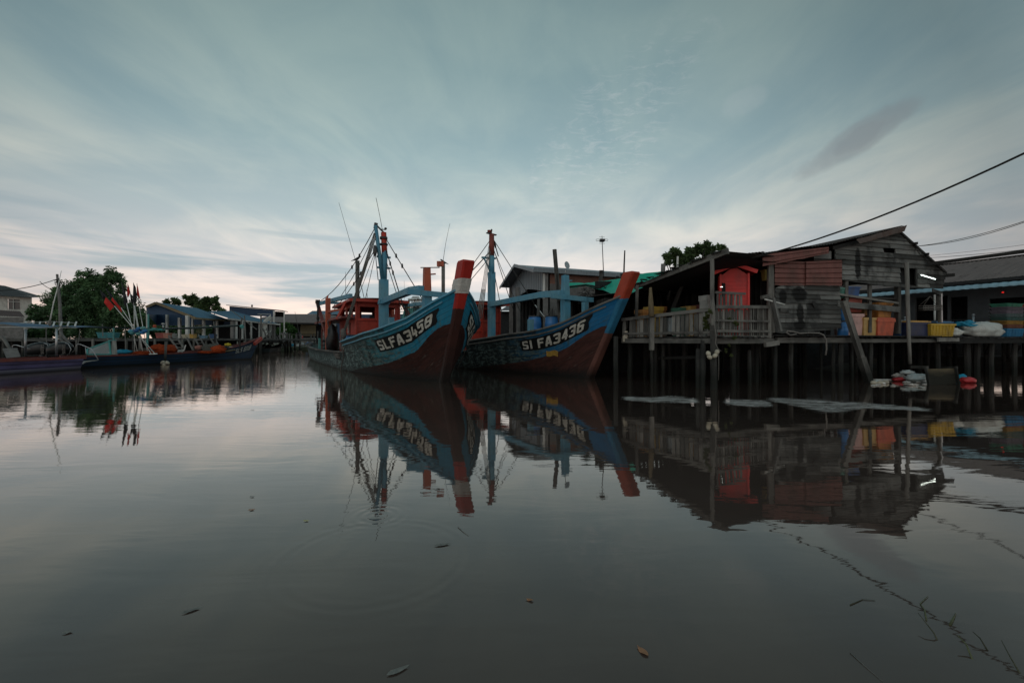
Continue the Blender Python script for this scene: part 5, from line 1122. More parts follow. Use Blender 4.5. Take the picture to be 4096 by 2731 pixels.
for y,w in ((948,11),(955,8),(963,12),(968,9),(974,11)): mb.tube([P(2408-w,y,24),P(2408+w,y+1,24)],.008,4)
mb.box(P(2409,963,24)-V((0,0,.03)),.25,.3,.10); mb.build('elements',M['steel_dark'],an)
mb=MB(); 
for s_ in (-1,1): mb.tube([P(2408+s_*8,957,24),P(2408+s_*22,957,24),P(2408+s_*24,960,24),P(2408+s_*22,965,24),P(2408+s_*8,962,24)],.010,4)
mb.build('loops',M['steel_dark'],an)
ch=thing('old_stump_post','stubby weathered post with a square block on top above the green tarpaulin','post',tuple(P(2403,1120,22.5))); mb=MB(); mb.beam(P(2402,1130,22.5),P(2404,1092,22.5),.16,.16); mb.build('shaft',M['wood_dark'],ch); mb=MB(); mb.box(P(2404,1093,22.5),.16,.16,.14); mb.build('cap',M['wood_dark'],ch)
# bits on porch roof
pole(P(2710,1068,18),P(2711,1026,18),.04,'short white pipe standing on the porch roof','white_p'); pole(P(2652,1090,18),P(2653,1056,18),.09,'short grey chimney pipe at the back of the porch roof','concrete')
# planks leaning on landing
for k,x in enumerate((2207,2222,2240)): 
    mb=MB(); a=P(x,1320,22+.2*k); b=P(x+2,1235+8*k,22+.2*k); mb.beam(a,b,.24,.04); tag(mb.build('plank',M['wood_far'],None,a),('wide upright plank standing behind the blue drums, leftmost','upright plank behind the blue drums, middle one','short upright plank behind the blue drums, beside the blue post')[k],'plank',)
mb=MB(); mb.tube([P(2155,1250,22),P(2170,1268,22),P(2188,1270,22),P(2200,1245,22)],.03,6); tag(mb.build('rope',M['rope'],None,P(2155,1250,22)),'grey rope sagging between two posts above the blue drums','rope')
# ---- floating rubbish
def wp(x,y): return G(x,y)
p=wp(3668,1527); lump('plastic_bag','grey-white inflated plastic bag floating by the slanted brace','bag',p,.42,.28,.17,m_flat('film_plastic',(.32,.36,.36),.25,.2,5,0,.6),.25,rot=.0,pname='film')
mb=MB(); 
p=wp(3640,1522); lump('plastic_sheet','flap of grey plastic film standing up from the floating bag','plastic sheet',p+V((0,.12,.22)),.30,.10,.09,m_flat('film_plastic_pale',(.38,.42,.42),.25,.2,5,0,.6),.3,rot=.25,pname='film')
p=wp(3600,1524); lump('plastic_bag','floating red plastic bag left of the grey inflated bag','bag',p,.27,.16,.08,M['redplastic'],.22,rot=0,fr=2.4,pname='film')
p=wp(3592,1518); lump('plastic_bag','crumpled white plastic bag on the red floating bag','bag',p+V((0,0,.08)),.2,.14,.09,M['cloth_w'],.3,rot=0,fr=3,pname='film')
p=wp(3870,1531); lump('plastic_bag','bright red plastic bag floating alone right of the broken crate','bag',p,.26,.18,.11,M['redplastic'],.2,rot=0,fr=2.4,pname='film')
p=wp(3858,1523); lump('plastic_bag','small blue plastic bag against the lone red bag','bag',p+V((0,.1,.06)),.16,.1,.1,M['bluecloth'],.25,rot=0,fr=2.4,pname='film')
p=wp(3530,1521); lump('styrofoam_slab','flat white foam slab floating near the slanted brace','foam slab',p,.36,.14,.03,M['cloth_w'],.2,rot=0,pname='slab')
p=wp(3512,1530); lump('plastic_bottle','clear plastic bottle floating at the foot of the slanted brace','bottle',p,.16,.06,.05,m_flat('clear_bottle',(.4,.45,.45),.1,.2,20),.15,rot=0,pname='bottle_body')
p=wp(3652,1541); lump('paper_scrap','small crumpled white scrap floating below the grey bag','scrap',p,.13,.07,.03,M['cloth_w'],.6,rot=0,pname='paper')
for k,(x,y,l) in enumerate(((3495,1533,'left'),(3520,1533,'middle'),(3542,1531,'right'))): floatb(wp(x,y+2)+V((0,0,.04)),.075,.24,'grey float lying in the water at the foot of the slanted brace, %s'%l,'grey floats at the foot of the slanted brace',(1,.1,0))
cr=thing('wooden_crate','half sunken wooden crate tilted among the floating rubbish','crate',tuple(wp(3770,1545)),.0)
p=wp(3772,1538); 
for k in range(4): mb=MB(); mb.beam(p+V((-.50,.02*k,.06+.13*k)),p+V((.48,.05+.02*k,.08+.13*k)),.02,.132,r=.3+.15*k); mb.build('slat',M['wood_tan'],cr)
for x in (-.5,.5): mb=MB(); mb.beam(p+V((x,-.06,-.2)),p+V((x-.05,.04,.60)),.09,.03); mb.build('corner_batten',M['wood_far'],cr)
mb=MB(); mb.beam(p+V((-.5,.0,.57)),p+V((-.45,.7,.55)),.03,.1); mb.beam(p+V((.48,.0,.57)),p+V((.6,.7,.5)),.03,.1); mb.build('side_board',M['wood'],cr)

for k in range(16):
    x=U(3480,3860); p=G(x,U(1520,1552)); lump('plastic_scrap','small pale scrap of litter floating among the rubbish by the crate','scrap',p,U(.05,.13),U(.04,.08),U(.015,.04),M['cloth_w' if k%3 else 'sack'],.3,U(0,3),8,5,pname='film')['group']='litter scraps by the sunken crate'
# ---------------------------------------------------------------- trees
def tree(name,label,cat,blobs,d,base,mat,n,leaf,seed=1,trunk_r=.25,group=None,dd=None,limbs=True):
    "blobs: photo-space ellipses (x,y,rx,ry) at depth d, each a clump of leaves"
    rs=random.Random(seed); o=thing(name,label,cat,tuple(base),0,group); mb=MB(); k=d/F
    tot=sum(b[2]*b[3] for b in blobs)
    for bx_,by_,rx,ry in blobs:
        cy=d+(rs.uniform(-.5,.5) if dd is None else rs.uniform(-dd,dd)); c=P(bx_,by_,d); c.y=cy; RX,RZ=rx*k,ry*k; RY=(RX+RZ)/2*1.0
        # small sub clumps give an uneven outline
        sub=[]
        for _ in range(max(9,int(16*(RX*RZ)**.5))):
            v=V((rs.gauss(0,1),rs.gauss(0,1),rs.gauss(0,1))).normalized()*rs.uniform(.35,1.0)
            sub.append((c+V((v.x*RX*.9,v.y*RY*.9,v.z*RZ*.9)),rs.uniform(.20,.48)*min(RX,RZ),rs.uniform(-.3,.3)))
        m=int(n*(rx*ry)/tot)
        for _ in range(m):
            sc_,sr,br=sub[rs.randrange(len(sub))]
            v=V((rs.gauss(0,1),rs.gauss(0,1),rs.gauss(0,1))).normalized()*(rs.random()**.45)
            p=sc_+v*sr
            a=V((rs.gauss(0,1),rs.gauss(0,1),rs.gauss(0,.6)-.4)).normalized(); b=a.cross(V((rs.gauss(0,1),rs.gauss(0,1),rs.gauss(0,1)))).normalized(); L=leaf*rs.uniform(.6,1.3)
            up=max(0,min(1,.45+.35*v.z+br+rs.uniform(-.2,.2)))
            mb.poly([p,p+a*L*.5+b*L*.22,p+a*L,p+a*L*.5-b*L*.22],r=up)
    mb.build('crown',mat,o)
    tm=MB(); bs=V(base); c0=P(blobs[0][0],blobs[0][1],d); t1=bs.lerp(c0,.45); t1.z=bs.z+(c0.z-bs.z)*.45
    tm.tube([bs-V((0,0,.3)),bs.lerp(t1,.5),t1],[trunk_r*1.3,trunk_r,trunk_r*.8],8)
    tm.build('trunk',M['wood_dark'],o)
    if limbs:
        for bx_,by_,rx,ry in blobs:
            q=P(bx_,by_,d); lm=MB(); m_=t1.lerp(q,.5)+V((rs.uniform(-.2,.2),0,-.15)); lm.tube([t1,m_,q],[trunk_r*.5,trunk_r*.32,trunk_r*.1],5); lm.build('limb',M['wood_dark'],o)
    return o
M['leafA']=m_leaf('tree_leaves',(.045,.09,.042),(.15,.27,.115)); M['leafB']=m_leaf('mango_leaves',(.05,.085,.035),(.18,.27,.11)); M['leafF']=m_leaf('fern_leaves',(.05,.07,.02),(.16,.19,.07)); M['leafC']=m_leaf('bush_leaves',(.03,.08,.02),(.07,.17,.04))
big=[(340,1120,52,48),(440,1110,52,46),(300,1180,75,60),(400,1190,90,70),(490,1150,20,30),(230,1210,60,55),(330,1270,120,70),(480,1250,85,75),(180,1250,45,45),(120,1250,30,38),(225,1160,16,18),(540,1270,55,65),(575,1280,25,45),(420,1330,150,50),(200,1320,110,40)]
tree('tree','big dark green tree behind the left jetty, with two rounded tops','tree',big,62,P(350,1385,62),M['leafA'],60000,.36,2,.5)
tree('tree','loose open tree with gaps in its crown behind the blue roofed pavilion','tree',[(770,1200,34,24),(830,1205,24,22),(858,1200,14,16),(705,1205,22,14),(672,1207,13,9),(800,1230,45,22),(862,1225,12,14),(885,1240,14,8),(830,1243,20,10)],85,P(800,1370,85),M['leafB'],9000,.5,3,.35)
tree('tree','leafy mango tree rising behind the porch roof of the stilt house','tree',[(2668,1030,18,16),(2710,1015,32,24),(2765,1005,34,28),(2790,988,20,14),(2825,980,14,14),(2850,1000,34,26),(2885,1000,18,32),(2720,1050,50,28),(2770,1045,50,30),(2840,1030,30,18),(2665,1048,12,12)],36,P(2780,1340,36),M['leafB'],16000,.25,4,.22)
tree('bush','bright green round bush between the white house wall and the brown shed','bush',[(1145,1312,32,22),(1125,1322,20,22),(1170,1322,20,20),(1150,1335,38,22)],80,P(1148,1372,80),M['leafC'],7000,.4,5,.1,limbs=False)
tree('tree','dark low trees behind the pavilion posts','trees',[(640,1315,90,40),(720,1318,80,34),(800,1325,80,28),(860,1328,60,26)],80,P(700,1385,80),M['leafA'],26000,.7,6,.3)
tree('hanging_plant','bushy green fern growing on the railing beside the tall corner post','plant',[(2822,1262,12,26),(2826,1295,14,24),(2835,1325,8,14),(2812,1250,7,10)],14.1,P(2825,1340,14.1),M['leafF'],1500,.07,11,.01,limbs=False)
tree('hanging_plant','small fern on the slatted railing in front of the white sheet','plant',[(2912,1280,9,9),(2914,1298,7,14)],14.15,P(2913,1320,14.15),M['leafF'],420,.06,12,.006,limbs=False)
tree('hanging_plant','small plant growing from the deck edge below the slatted railing','plant',[(2922,1350,8,6),(2932,1356,5,5),(2888,1330,8,5)],14.2,P(2922,1362,14.2),M['leafF'],260,.06,13,.006,limbs=False)
tree('hanging_plant','thin trailing vine with pale tips hanging under the deck right of the floats','plant',[(2892,1380,3,9),(2898,1400,3,10),(2906,1420,4,9)],14.1,P(2890,1372,14.1),M['leafF'],160,.05,14,.004,limbs=False)
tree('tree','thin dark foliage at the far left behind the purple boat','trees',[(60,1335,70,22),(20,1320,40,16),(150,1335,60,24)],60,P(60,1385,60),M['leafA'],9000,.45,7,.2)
# ---------------------------------------------------------------- left bank buildings
def quad(mb,pts,r=.5,n=0,amp=.03,rows=1):
    p=[P(*q) for q in pts]
    if n: mb.corr(p[0],p[1],p[2],p[3],n,amp,rows=rows,r=r)
    else: mb.poly(p,r=r,uvs=[(0,0),((p[1]-p[0]).length,0),((p[1]-p[0]).length,(p[2]-p[1]).length),(0,(p[2]-p[1]).length)])
M['blueroof']=m_metal('blue_roof',(.085,.19,.28),.08,(.08,.12,.15),.6); M['darkblue']=m_metal('dark_blue_cladding',(.02,.055,.115),.05,(.03,.04,.06),.6); M['tile']=m_metal('grey_tile_roof',(.055,.06,.062),.2,(.05,.05,.05),.8); M['redroof']=m_metal('dull_red_roof',(.10,.06,.055),.3,(.05,.04,.04),.8)
wh=thing('white_house','two storey white house with dark tiled roof behind the trees at far left','house',tuple(P(40,1380,64)))
mb=MB(); quad(mb,[(-250,1168,60),(130,1190,64),(20,1143,69),(-250,1115,66)],n=40,amp=.03); quad(mb,[(130,1190,64),(175,1188,72),(20,1143,69),(19,1143,69)]); mb.build('roof',M['tile'],wh)
mb=MB(); a=P(-250,1173,60.5); b=P(125,1193,64.5); z0=.5
mb.wall((a.x,a.y,z0),b-V((0,0,b.z-a.z))-a,(V((b.x,b.y,0))-V((a.x,a.y,0))).length,a.z-z0,[(6.7,5.2,8.0,6.65)],.2); mb.build('wall',M['plaster'],wh)
mb=MB(); u=(V((b.x-a.x,b.y-a.y,0))).normalized(); o_=V((a.x,a.y,0)); 
for (s0,z1,s1,z2) in ((6.7,5.2,8.0,6.65),): 
    q=lambda s_,z: o_+u*s_+V((0,0,z0+z))
    mb.poly([q(s0,z1)+V((0,.15,0)),q(s1,z1)+V((0,.15,0)),q(s1,z2)+V((0,.15,0)),q(s0,z2)+V((0,.15,0))])
mb.build('window',M['glass'],wh); mb=MB()
mb.beam(q(7.35,5.2),q(7.35,6.65),.07,.06); mb.beam(q(6.7,6.3),q(8.0,6.3),.07,.06); mb.beam(q(6.7,5.2),q(8.0,5.2),.09,.06); mb.build('window_frame',M['white_p'],wh)
mb=MB(); quad(mb,[(-200,1256,54),(100,1268,56),(80,1245,60),(-200,1228,58)],n=30,amp=.03); mb.build('lower_roof',M['redroof'],wh)
mb=MB(); quad(mb,[(-200,1264,54),(95,1270,56),(95,1370,56),(-200,1370,54)]); mb.build('lower_wall',M['concrete'],wh)
# pavilion with the blue gable
pv=thing('pavilion','open waterside pavilion with blue sheet roof, dark blue gable and white posts','pavilion',tuple(P(700,1380,46)))
pk=(624,1209,45); le=(583,1226,44.6); re=(781,1271,46); rb=(789,1233,54); eb=(922,1281,52.5); lb_=(760,1236,53)
mb=MB(); quad(mb,[re,eb,rb,pk],n=34,amp=.03); mb.build('roof',M['blueroof'],pv)
mb=MB(); quad(mb,[le,pk,rb,lb_],n=6,amp=.03); mb.build('roof',M['blueroof'],pv)
mb=MB(); A=P(585,1230,44.9); B=P(624,1213,45.3); Cc=P(776,1271,46.2); D=P(770,1259,46.1); E=P(587,1258,44.9); mb.poly([E,D,Cc,B,A]); mb.build('gable',M['darkblue'],pv)
mb=MB(); mb.beam(P(583,1228,44.5),P(624,1211,44.9),.06,.22,r=.6); mb.beam(P(624,1211,44.9),P(782,1273,45.9),.06,.24,r=.6); mb.beam(P(781,1273,45.95),P(922,1283,52.4),.06,.18,r=.8); mb.build('barge_board',M['wood_tan'],pv)
for x,d,w in ((750,45.6,.26),(590,45,.15),(815,48.5,.22),(868,51,.2),(719,50,.24),(669,50,.22),(771,52,.2)):
    mb=MB(); p=P(x,0,d); mb.beam((p.x,p.y,DZ),(p.x,p.y,3.9 if x>700 else 4.35),w,w); mb.build('post',M['white_p'],pv)
mb=MB(); mb.poly([P(628,1246,53),P(930,1282,53),P(930,1302,53),P(628,1302,53)]); mb.poly([P(592,1244,45.3),P(628,1246,53),P(628,1300,53),P(592,1260,45.3)]); mb.build('shade_back_panels',M['darkblue'],pv)  # dark back wall panels added to make darkness under the roof
for x,d in ((594,44.7),): mb=MB(); p=P(x,0,d); mb.beam((p.x,p.y,DZ),(p.x,p.y,4.0),.12,.12); mb.build('post',M['teal'],pv)
mb=MB(); mb.beam((-36,44,DZ-.1),(-26,56,DZ-.1),7,.14,r=.3); mb.build('floor',M['wood_far'],pv)
mb=MB()
for k in range(6): mb.beam(P(784,1300+k*6,47.5),P(812,1300+k*6,48.2),.04,.07)
mb.build('slatted_back',M['wood_tan'],pv)
# second low building
sb=thing('waterside_house','long low house with ribbed blue roof, pale wall and grille window beside the pavilion','house',tuple(P(1000,1380,50)))
mb=MB(); quad(mb,[(912,1272,48),(1047,1291,53),(1121,1296,56),(1121,1295,56.2)][:1]+[(1121,1297,56),(930,1244,56),(832,1246,50)],n=40,amp=.03); mb.build('roof',M['blueroof'],sb)
mb=MB(); mb.beam(P(912,1275,47.9),P(1046,1291,53),.06,.16); mb.beam(P(1046,1291,53),P(1121,1298,56),.06,.16); mb.build('fascia',M['white_p'],sb)
mb=MB(); a=P(1052,0,53.5); b=P(1092,0,55); mb.wall((a.x,a.y,DZ),(b-a),(V((b.x-a.x,b.y-a.y,0))).length,1.95,[(.85,.1,1.5,1.5)],.15); mb.build('wall',M['plaster'],sb)
mb=MB(); a=P(1052+23,0,54.3); b=P(1052+36,0,54.9); mb.wall((a.x,a.y+.1,DZ+.05),(b-a),.7,1.6,[],.02); mb.build('window_grille',M['concrete'],sb)
mb=MB(); quad(mb,[(850,1368,52),(1060,1362,57),(1060,1280,57),(850,1272,52)]); mb.build('back_wall',M['dark'],sb)
for x,d,w in ((931,49,.32),(944,49.3,.22),(970,50,.14),(1005,51.5,.14),(1037,53,.12),(1095,55.5,.3),(1120,56,.05)):
    mb=MB(); p=P(x,0,d); mb.beam((p.x,p.y,DZ),(p.x,p.y,3.5),w,w); mb.build('post',M['white_p' if w<.3 else 'concrete'],sb)
mb=MB(); a=P(885,0,48); b=P(1040,0,53); mb.beam((a.x,a.y,DZ-.12),(b.x,b.y,DZ-.12),.4,.26,r=.5); mb.build('edge_beam',M['concrete'],sb)
mb=MB(); a=P(985,0,50.5); b=P(1039,0,52.6); mb.beam((a.x,a.y,1.15),(b.x,b.y,1.15),.3,.42,r=.8); mb.build('pale_beam',M['concrete'],sb)
mb=MB(); mb.beam((-30,50,DZ-.2),(-24,60,DZ-.2),7,.1,r=.3); mb.build('floor',M['wood_dark'],sb)
# raised dark blue structure
rb_=thing('raised_shelter','tall dark blue clad shelter on posts with a thin overhanging roof','shelter',tuple(P(1010,1380,60)))
mb=MB(); quad(mb,[(918,1259,60),(1098,1267,61),(1098,1242,61),(918,1224,60)],n=40,amp=.02); mb.build('cladding',M['darkblue'],rb_)
mb=MB(); mb.hexa([P(905,1220,59.5),P(1152,1248,61.5),P(1130,1243,66),P(905,1221,66),P(905,1218.5,59.5),P(1152,1246,61.5),P(1130,1241,66),P(905,1219,66)]); mb.build('roof',M['wood_dark'],rb_)
mb=MB(); quad(mb,[(1100,1267,63),(1138,1268,63),(1138,1248,63),(1100,1245,63)]); mb.build('inner_wall',M['wood_dark'],rb_)
for x,y0,w in ((1096,1290,.16),(1137,1292,.10),(919,1260,.05)): mb=MB(); p=P(x,y0,61); mb.beam((p.x,p.y,DZ),(p.x,p.y,P(x,1243,61).z),w,w); mb.build('post',M['white_p'],rb_)
pole(P(1008,1228,60),P(1008,1219,60),.10,'short dark stub on the roof edge of the raised shelter','wood_dark')
# brown shed
bs=thing('brown_shed','wide brown roofed shed with grey board front at the far end of the creek','shed',tuple(P(1190,1370,88)))
mb=MB(); quad(mb,[(1040,1289,84),(1275,1293,86),(1290,1256,93),(1140,1256,93)],rows=2); quad(mb,[(1040,1289,84),(1140,1256,93),(1050,1268,92),(1049,1268,92)]); mb.build('roof',M['brownroof'],bs)
mb=MB(); quad(mb,[(1275,1293,86),(1345,1305,86),(1345,1262,92),(1290,1256,93)]); mb.build('roof',M['brownroof'],bs)
mb=MB(); mb.beam(P(1040,1291,83.9),P(1275,1295,85.9),.06,.3,r=.2); mb.build('fascia',M['wood_dark'],bs)
mb=MB(); quad(mb,[(1040,1372,87),(1350,1372,88),(1350,1300,88),(1040,1292,87)]); mb.build('wall',M['dark'],bs)
mb=MB()
for k in range(9): quad(mb,[(1202,1344-k*5,86.5),(1264,1344-k*5,86.5),(1264,1339.4-k*5,86.4),(1202,1339.4-k*5,86.4)],r=U(.2,.9))
mb.build('board_front',M['wood_tan'],bs)
mb=MB(); quad(mb,[(1202,1372,86.5),(1264,1372,86.5),(1264,1352,86.5),(1202,1352,86.5)],r=.9); mb.build('lower_boards',M['wood_far'],bs)
lb2=thing('blue_warehouse','distant warehouse with pale blue roof and dark blue wall behind the brown shed','warehouse',tuple(P(1300,1370,110)))
mb=MB(); quad(mb,[(1228,1256,108),(1375,1258,108),(1375,1243,114),(1250,1243,114)],n=30,amp=.04); mb.build('roof',M['blueroof'],lb2); mb=MB(); quad(mb,[(1240,1370,109),(1900,1370,109),(1900,1257,109),(1240,1257,109)]); mb.build('wall',M['darkblue'],lb2)
mb=MB(); mb.beam(P(1341,1262,108),P(1342,1290,108),.25,.25); mb.build('downpipe',M['white_p'],lb2)
# ---------------------------------------------------------------- left jetty
lj=thing('jetty','long grey plank jetty on many thin piles along the left bank','jetty',tuple(P(400,1380,42)))
J0=P(-150,0,35); J1=P(560,0,41); J2=P(880,0,46.5); J0.z=J1.z=J2.z=0
for a,b in ((J0,J1),(J1,J2)):
    d_=(b-a).normalized(); nn=V((-d_.y,d_.x,0)); n=int((b-a).length/.45)
    mb=MB()
    for k in range(n): p=a.lerp(b,(k+.5)/n); mb.beam(V((p.x,p.y,DZ))-nn*U(0,.15),V((p.x,p.y,DZ))+nn*4.5,.42,.05)
    mb.build('deck_boards',M['wood_far'],lj)
    mb=MB(); mb.beam(V((a.x,a.y,DZ-.14)),V((b.x,b.y,DZ-.14)),.1,.18,r=.3); mb.build('edge_beam',M['wood_far'],lj)
    for k in range(int((b-a).length/1.05)):
        for o in (0,2.2):
            p=a.lerp(b,min(1,k*1.05/(b-a).length+U(0,.02)))+nn*o; mb=MB(); mb.beam((p.x,p.y,-.5),(p.x+U(-.1,.1),p.y,DZ-.05),U(.1,.18),U(.1,.18)); mb.build('pile',M['wood' if o==0 else 'wood_dark'],lj)
mb=MB(); mb.poly([J0+V((-2,4,-.3)),J1+V((-1,4.5,-.3)),J1+V((-1,4.5,1.45)),J0+V((-2,4,1.45))]); mb.poly([J1+V((-1,4.5,-.3)),J2+V((-1,4.5,-.3)),J2+V((-1,4.5,1.45)),J1+V((-1,4.5,1.45))]); mb.build('shade_sheet',M['dark'],lj)  # near-black sheet painting the shade under the jetty
for k in range(30):
    p=P(880+U(0,165),0,U(48,53)); mb=MB(); mb.beam((p.x,p.y,-.5),(p.x+U(-.1,.1),p.y,DZ-.1),U(.12,.25),.15); mb.build('pile',M['wood' if k%2 else 'wood_dark'],sb)
def ladder(x0,y0,x1,y1,d,w,nst,label,m='wood_far',face=0):
    o=thing('ladder',label,'ladder',tuple(P(x1,y1,d)),0,None); a=P(x0,y0,d+.9); b=P(x1,y1,d); a2=P(x0+w,y0-2,d+.9); b2=P(x1+w,y1,d)
    for p,q in ((a,b),(a2,b2)): mb=MB(); mb.beam(p,q,.07,.16,r=.6); mb.build('stringer',M[m],o)
    for k in range(nst):
        u=(k+.6)/nst; mb=MB(); mb.beam(a.lerp(b,u),a2.lerp(b2,u),.2,.045,r=.8); mb.build('rung',M[m],o)
ladder(668,1336,712,1396,39,28,4,'grey wooden ladder from the jetty behind the stake with floats')
ladder(772,1340,800,1390,43,22,4,'grey wooden ladder below the white posts of the pavilion')
ladder(835,1340,858,1380,45,16,4,'short steep ladder right of the pavilion'); ladder(1052,1314,1080,1381,52,14,6,'tall pale ladder leaning against the low house with grille window','wood_far')
ladder(1125,1332,1150,1372,60,12,5,'small far ladder among the stakes left of the white pipe'); ladder(220,1330,280,1400,34,20,3,'broken wooden steps behind the outboard motors'); ladder(1104,1345,1128,1385,56,10,5,'thin leaning ladder between low house and green bush')
for (x0,y0,x1,y1,d,w,l) in ((748,1350,778,1412,38,.13,'leaning plank between the jetty and the chair on the blue boat'),(8,1345,40,1395,33,.2,'thick leaning post at the far left behind the white seat'),(855,1285,868,1375,44,.10,'slightly leaning thin pole at the right end of the pavilion'),(978,1262,984,1390,47,.14,'thick dark post wrapped in net beside the low house'),(968,1270,965,1300,48,.14,'pale post top beside the net wrapped post'),
    (1044,1258,1046,1392,50,.17,'tall grey post with a thin cross bar before the pale wall'),(320,1320,312,1380,33,.05,'thin leaning stick right of the outboard motors'),(410,1296,412,1345,34,.07,'dark upright between teal box and flags'),(1000,1330,1012,1385,48,.10,'leaning post by the bow of the blue longboat'),(500,1300,505,1415,33,.05,'thin rusty stick in front of the jetty, left of the flags'),(185,1300,188,1400,33,.06,'thin brown stick behind the outboard motors'),(530,1300,532,1400,33,.045,'thin stick between rusty stick and flag poles')):
    a=P(x0,y0,d); b=P(x1,y1,d); pole(b,a,w/2,l,'wood_far')
mb=MB(); mb.tube([P(1030,1256,50),P(1084,1257,50)],.03,5); tag(mb.build('cross_bar',M['white_p'],None,P(1046,1257,50)),'thin pale bar laid across the top of the tall grey post','bar')
pole(P(1028,1318,47),P(923,1240,47),.04,'long pale boom slanting down from the blue roof to the tall grey post','wood_far')
# stakes
rs=random.Random(5)
for k in range(38):
    x=rs.choice([rs.uniform(1100,1330),rs.uniform(1150,1320)]); d=rs.uniform(55,76); yt=rs.uniform(1322,1366); lean=rs.uniform(-10,10)*(1 if k%4 else 2); w=rs.uniform(.07,.17)
    b=P(x,1358+CH*F/d,d); b.z=-.4; t_=P(x+lean*.5,yt,d); mb=MB(); mb.beam(b,t_,w,w); tag(mb.build('stake',M['wood_far'],None,V((b.x,b.y,0))),'grey weathered mooring stake standing in the far end of the creek','stake','mooring stakes at the far end of the creek')
pole(P(1205,1375,66),P(1180,1247,66),.05,'very long thin pole leaning left above the far stakes','wood_far',w2=.02)
mb=MB(); mb.tube([P(1120,1334,62),P(1160,1336,62),P(1210,1341,62),P(1250,1338,62)],.02,4); tag(mb.build('rope',M['rope'],None,P(1120,1334,62)),'thin rope strung between the far stakes','rope')
pp=thing('white_pipe','thick white plastic pipe leaning out of the water with a white lamp on top','pipe',tuple(P(1129,1393,68))); b=P(1129,1396,68); mb=MB(); mb.tube([V((b.x,b.y,-.3)),P(1131,1390,68),P(1141,1330,68)],.11,10,r=.9); mb.build('pipe',M['white_p'],pp); mb=MB(); mb.blob(P(1144,1319,68),.12,.12,.17); mb.build('lamp',M['cloth_w'],pp); mb=MB(); mb.tube([P(1141,1330,68),P(1143,1324,68)],.04,5); mb.build('bracket',M['steel_dark'],pp)
pt=thing('pontoon','flat pale floating board at the foot of the white pipe','pontoon',tuple(P(1145,1393,70))); mb=MB(); mb.beam(V((P(1118,0,74).x,74,.12)),V((P(1190,0,70).x,70,.12)),1.2,.1); mb.build('board',M['concrete'],pt)
for k,(x,y,d,rx,rz,m,l) in enumerate(((1140,1381,72,.55,.4,'barrel','blue drum lying by the white pipe at the creek end'),(1168,1382,70,.5,.4,'bluecloth','blue covered bundle right of the lying blue drum'),(1192,1382,69,.4,.3,'cloth_w','pale covered lump among the far stakes'),(1208,1377,71,.35,.45,'steel','round metal-looking tub standing among the far stakes'),(1235,1373,66,.5,.3,'barrel','blue tub near the stern of the left trawler'),(1285,1367,60,.35,.22,'bluecloth','small sky blue tub above the stern of the left trawler'),(1206,1347,80,.28,.28,'redplastic','round red float hung before the brown shed'))):
    lump('bundle' if k in(1,2) else 'tub',l,'bundle' if k in (1,2) else 'tub',P(x,y,d)-V((0,0,rz)),rx,rx*.8,rz,M[m],.1,0,14,8,pname='shell')
for k in range(7):
    x=1120+k*14+rs.uniform(-4,4); p=G(x,1398+rs.uniform(-3,8)); lump('plastic_scrap','small pale scrap floating at the creek end','scrap',p,.22,.12,.05,M['cloth_w'],.5,0,8,5,pname='film')['group']='pale scraps floating at the creek end'
# ---------------------------------------------------------------- slender boats
def longboat(name,label,cat,ps,pb,W_,z_s,rise,mat,rail,bow='point',seed=1,inner='wood_dark',pw=5.0,beamz=.0,sternw=.75,tipw=.05,power=2.4):
    ps=V((*ps,0)); pb=V((*pb,0)); L=(pb-ps).length; rz=math.atan2(pb.y-ps.y,pb.x-ps.x); o=thing(name,label,cat,tuple(ps),rz)
    hw=lambda u: W_/2*(sternw+(1-sternw)*min(1,u*3))*max(tipw,1-u**power)
    zs=lambda u: z_s+rise*u**pw
    def fn(u,v,sd,off=0):
        z=-.25+(zs(u)+.25)*v; fl=.72+.28*v; x=u*L-(1-v)*max(0,(u-.75))*L*.35*(1 if rise>.3 else .2); return V((x,sd*(hw(u)*fl+off),z))
    mb=loc_mb()
    for sd in (-1,1): mb.grid(lambda u,v: fn(u,v,sd),40,8,.5,0,True,(L,1.2))
    mb.poly([fn(0,0,-1),fn(0,0,1),fn(0,1,1),fn(0,1,-1)]); mb.build('hull',mat,o)
    mb=loc_mb(); mb.grid(lambda u,v: V((u*L*.97,(v-.5)*2*hw(u)*.93,zs(u)-.16)),30,1,.5,0,False,(L,1)); mb.build('deck',M[inner],o)
    for sd in (-1,1):
        mb=loc_mb(); pts=[fn(k/36,1,sd,.01)+V((0,0,.02)) for k in range(37)]
        for a,b in zip(pts,pts[1:]): mb.beam(a,b+(b-a)*.05,.08,.07,r=.5)
        mb.build('gunwale',rail,o)
        for vv in (.55,.78):
            mb=loc_mb(); pts=[fn(k/30,vv,sd,.012) for k in range(31)]
            for a,b in zip(pts,pts[1:]): mb.beam(a,b+(b-a)*.05,.025,.02,r=.2)
            mb.build('strake',M['dark'],o)
    return o,fn,L,zs,hw
def m_boat(nm,top,low,zc,wear=.15):
    t=NT(nm); z=t.sep(t.pos())[2]; n=t.noise(t.mapv(t.uv(),(1.5,8,1)),1,5,.65); n2=t.noise(t.pos(),1.4,4); x,y,_=t.sep(t.obj())
    c=t.mix(t.ramp(n2,[(.4,0),(.7,1)]),top,tuple(q*.6+.006 for q in top)); c=t.mix(t.ramp(n,[(.62-wear*.5,0),(.7,.7)]),c,(.03,.03,.03))
    c=t.mix(t.ramp(t.math('ADD',z,t.math('MULTIPLY',n,.04)),[(zc,1),(zc+.02,0)]),c,low); c=t.mix(t.ramp(z,[(.0,.9),(.16,0)]),c,(.01,.01,.01)); t.bump(n,.2,.01); return t.fin(c,.5)
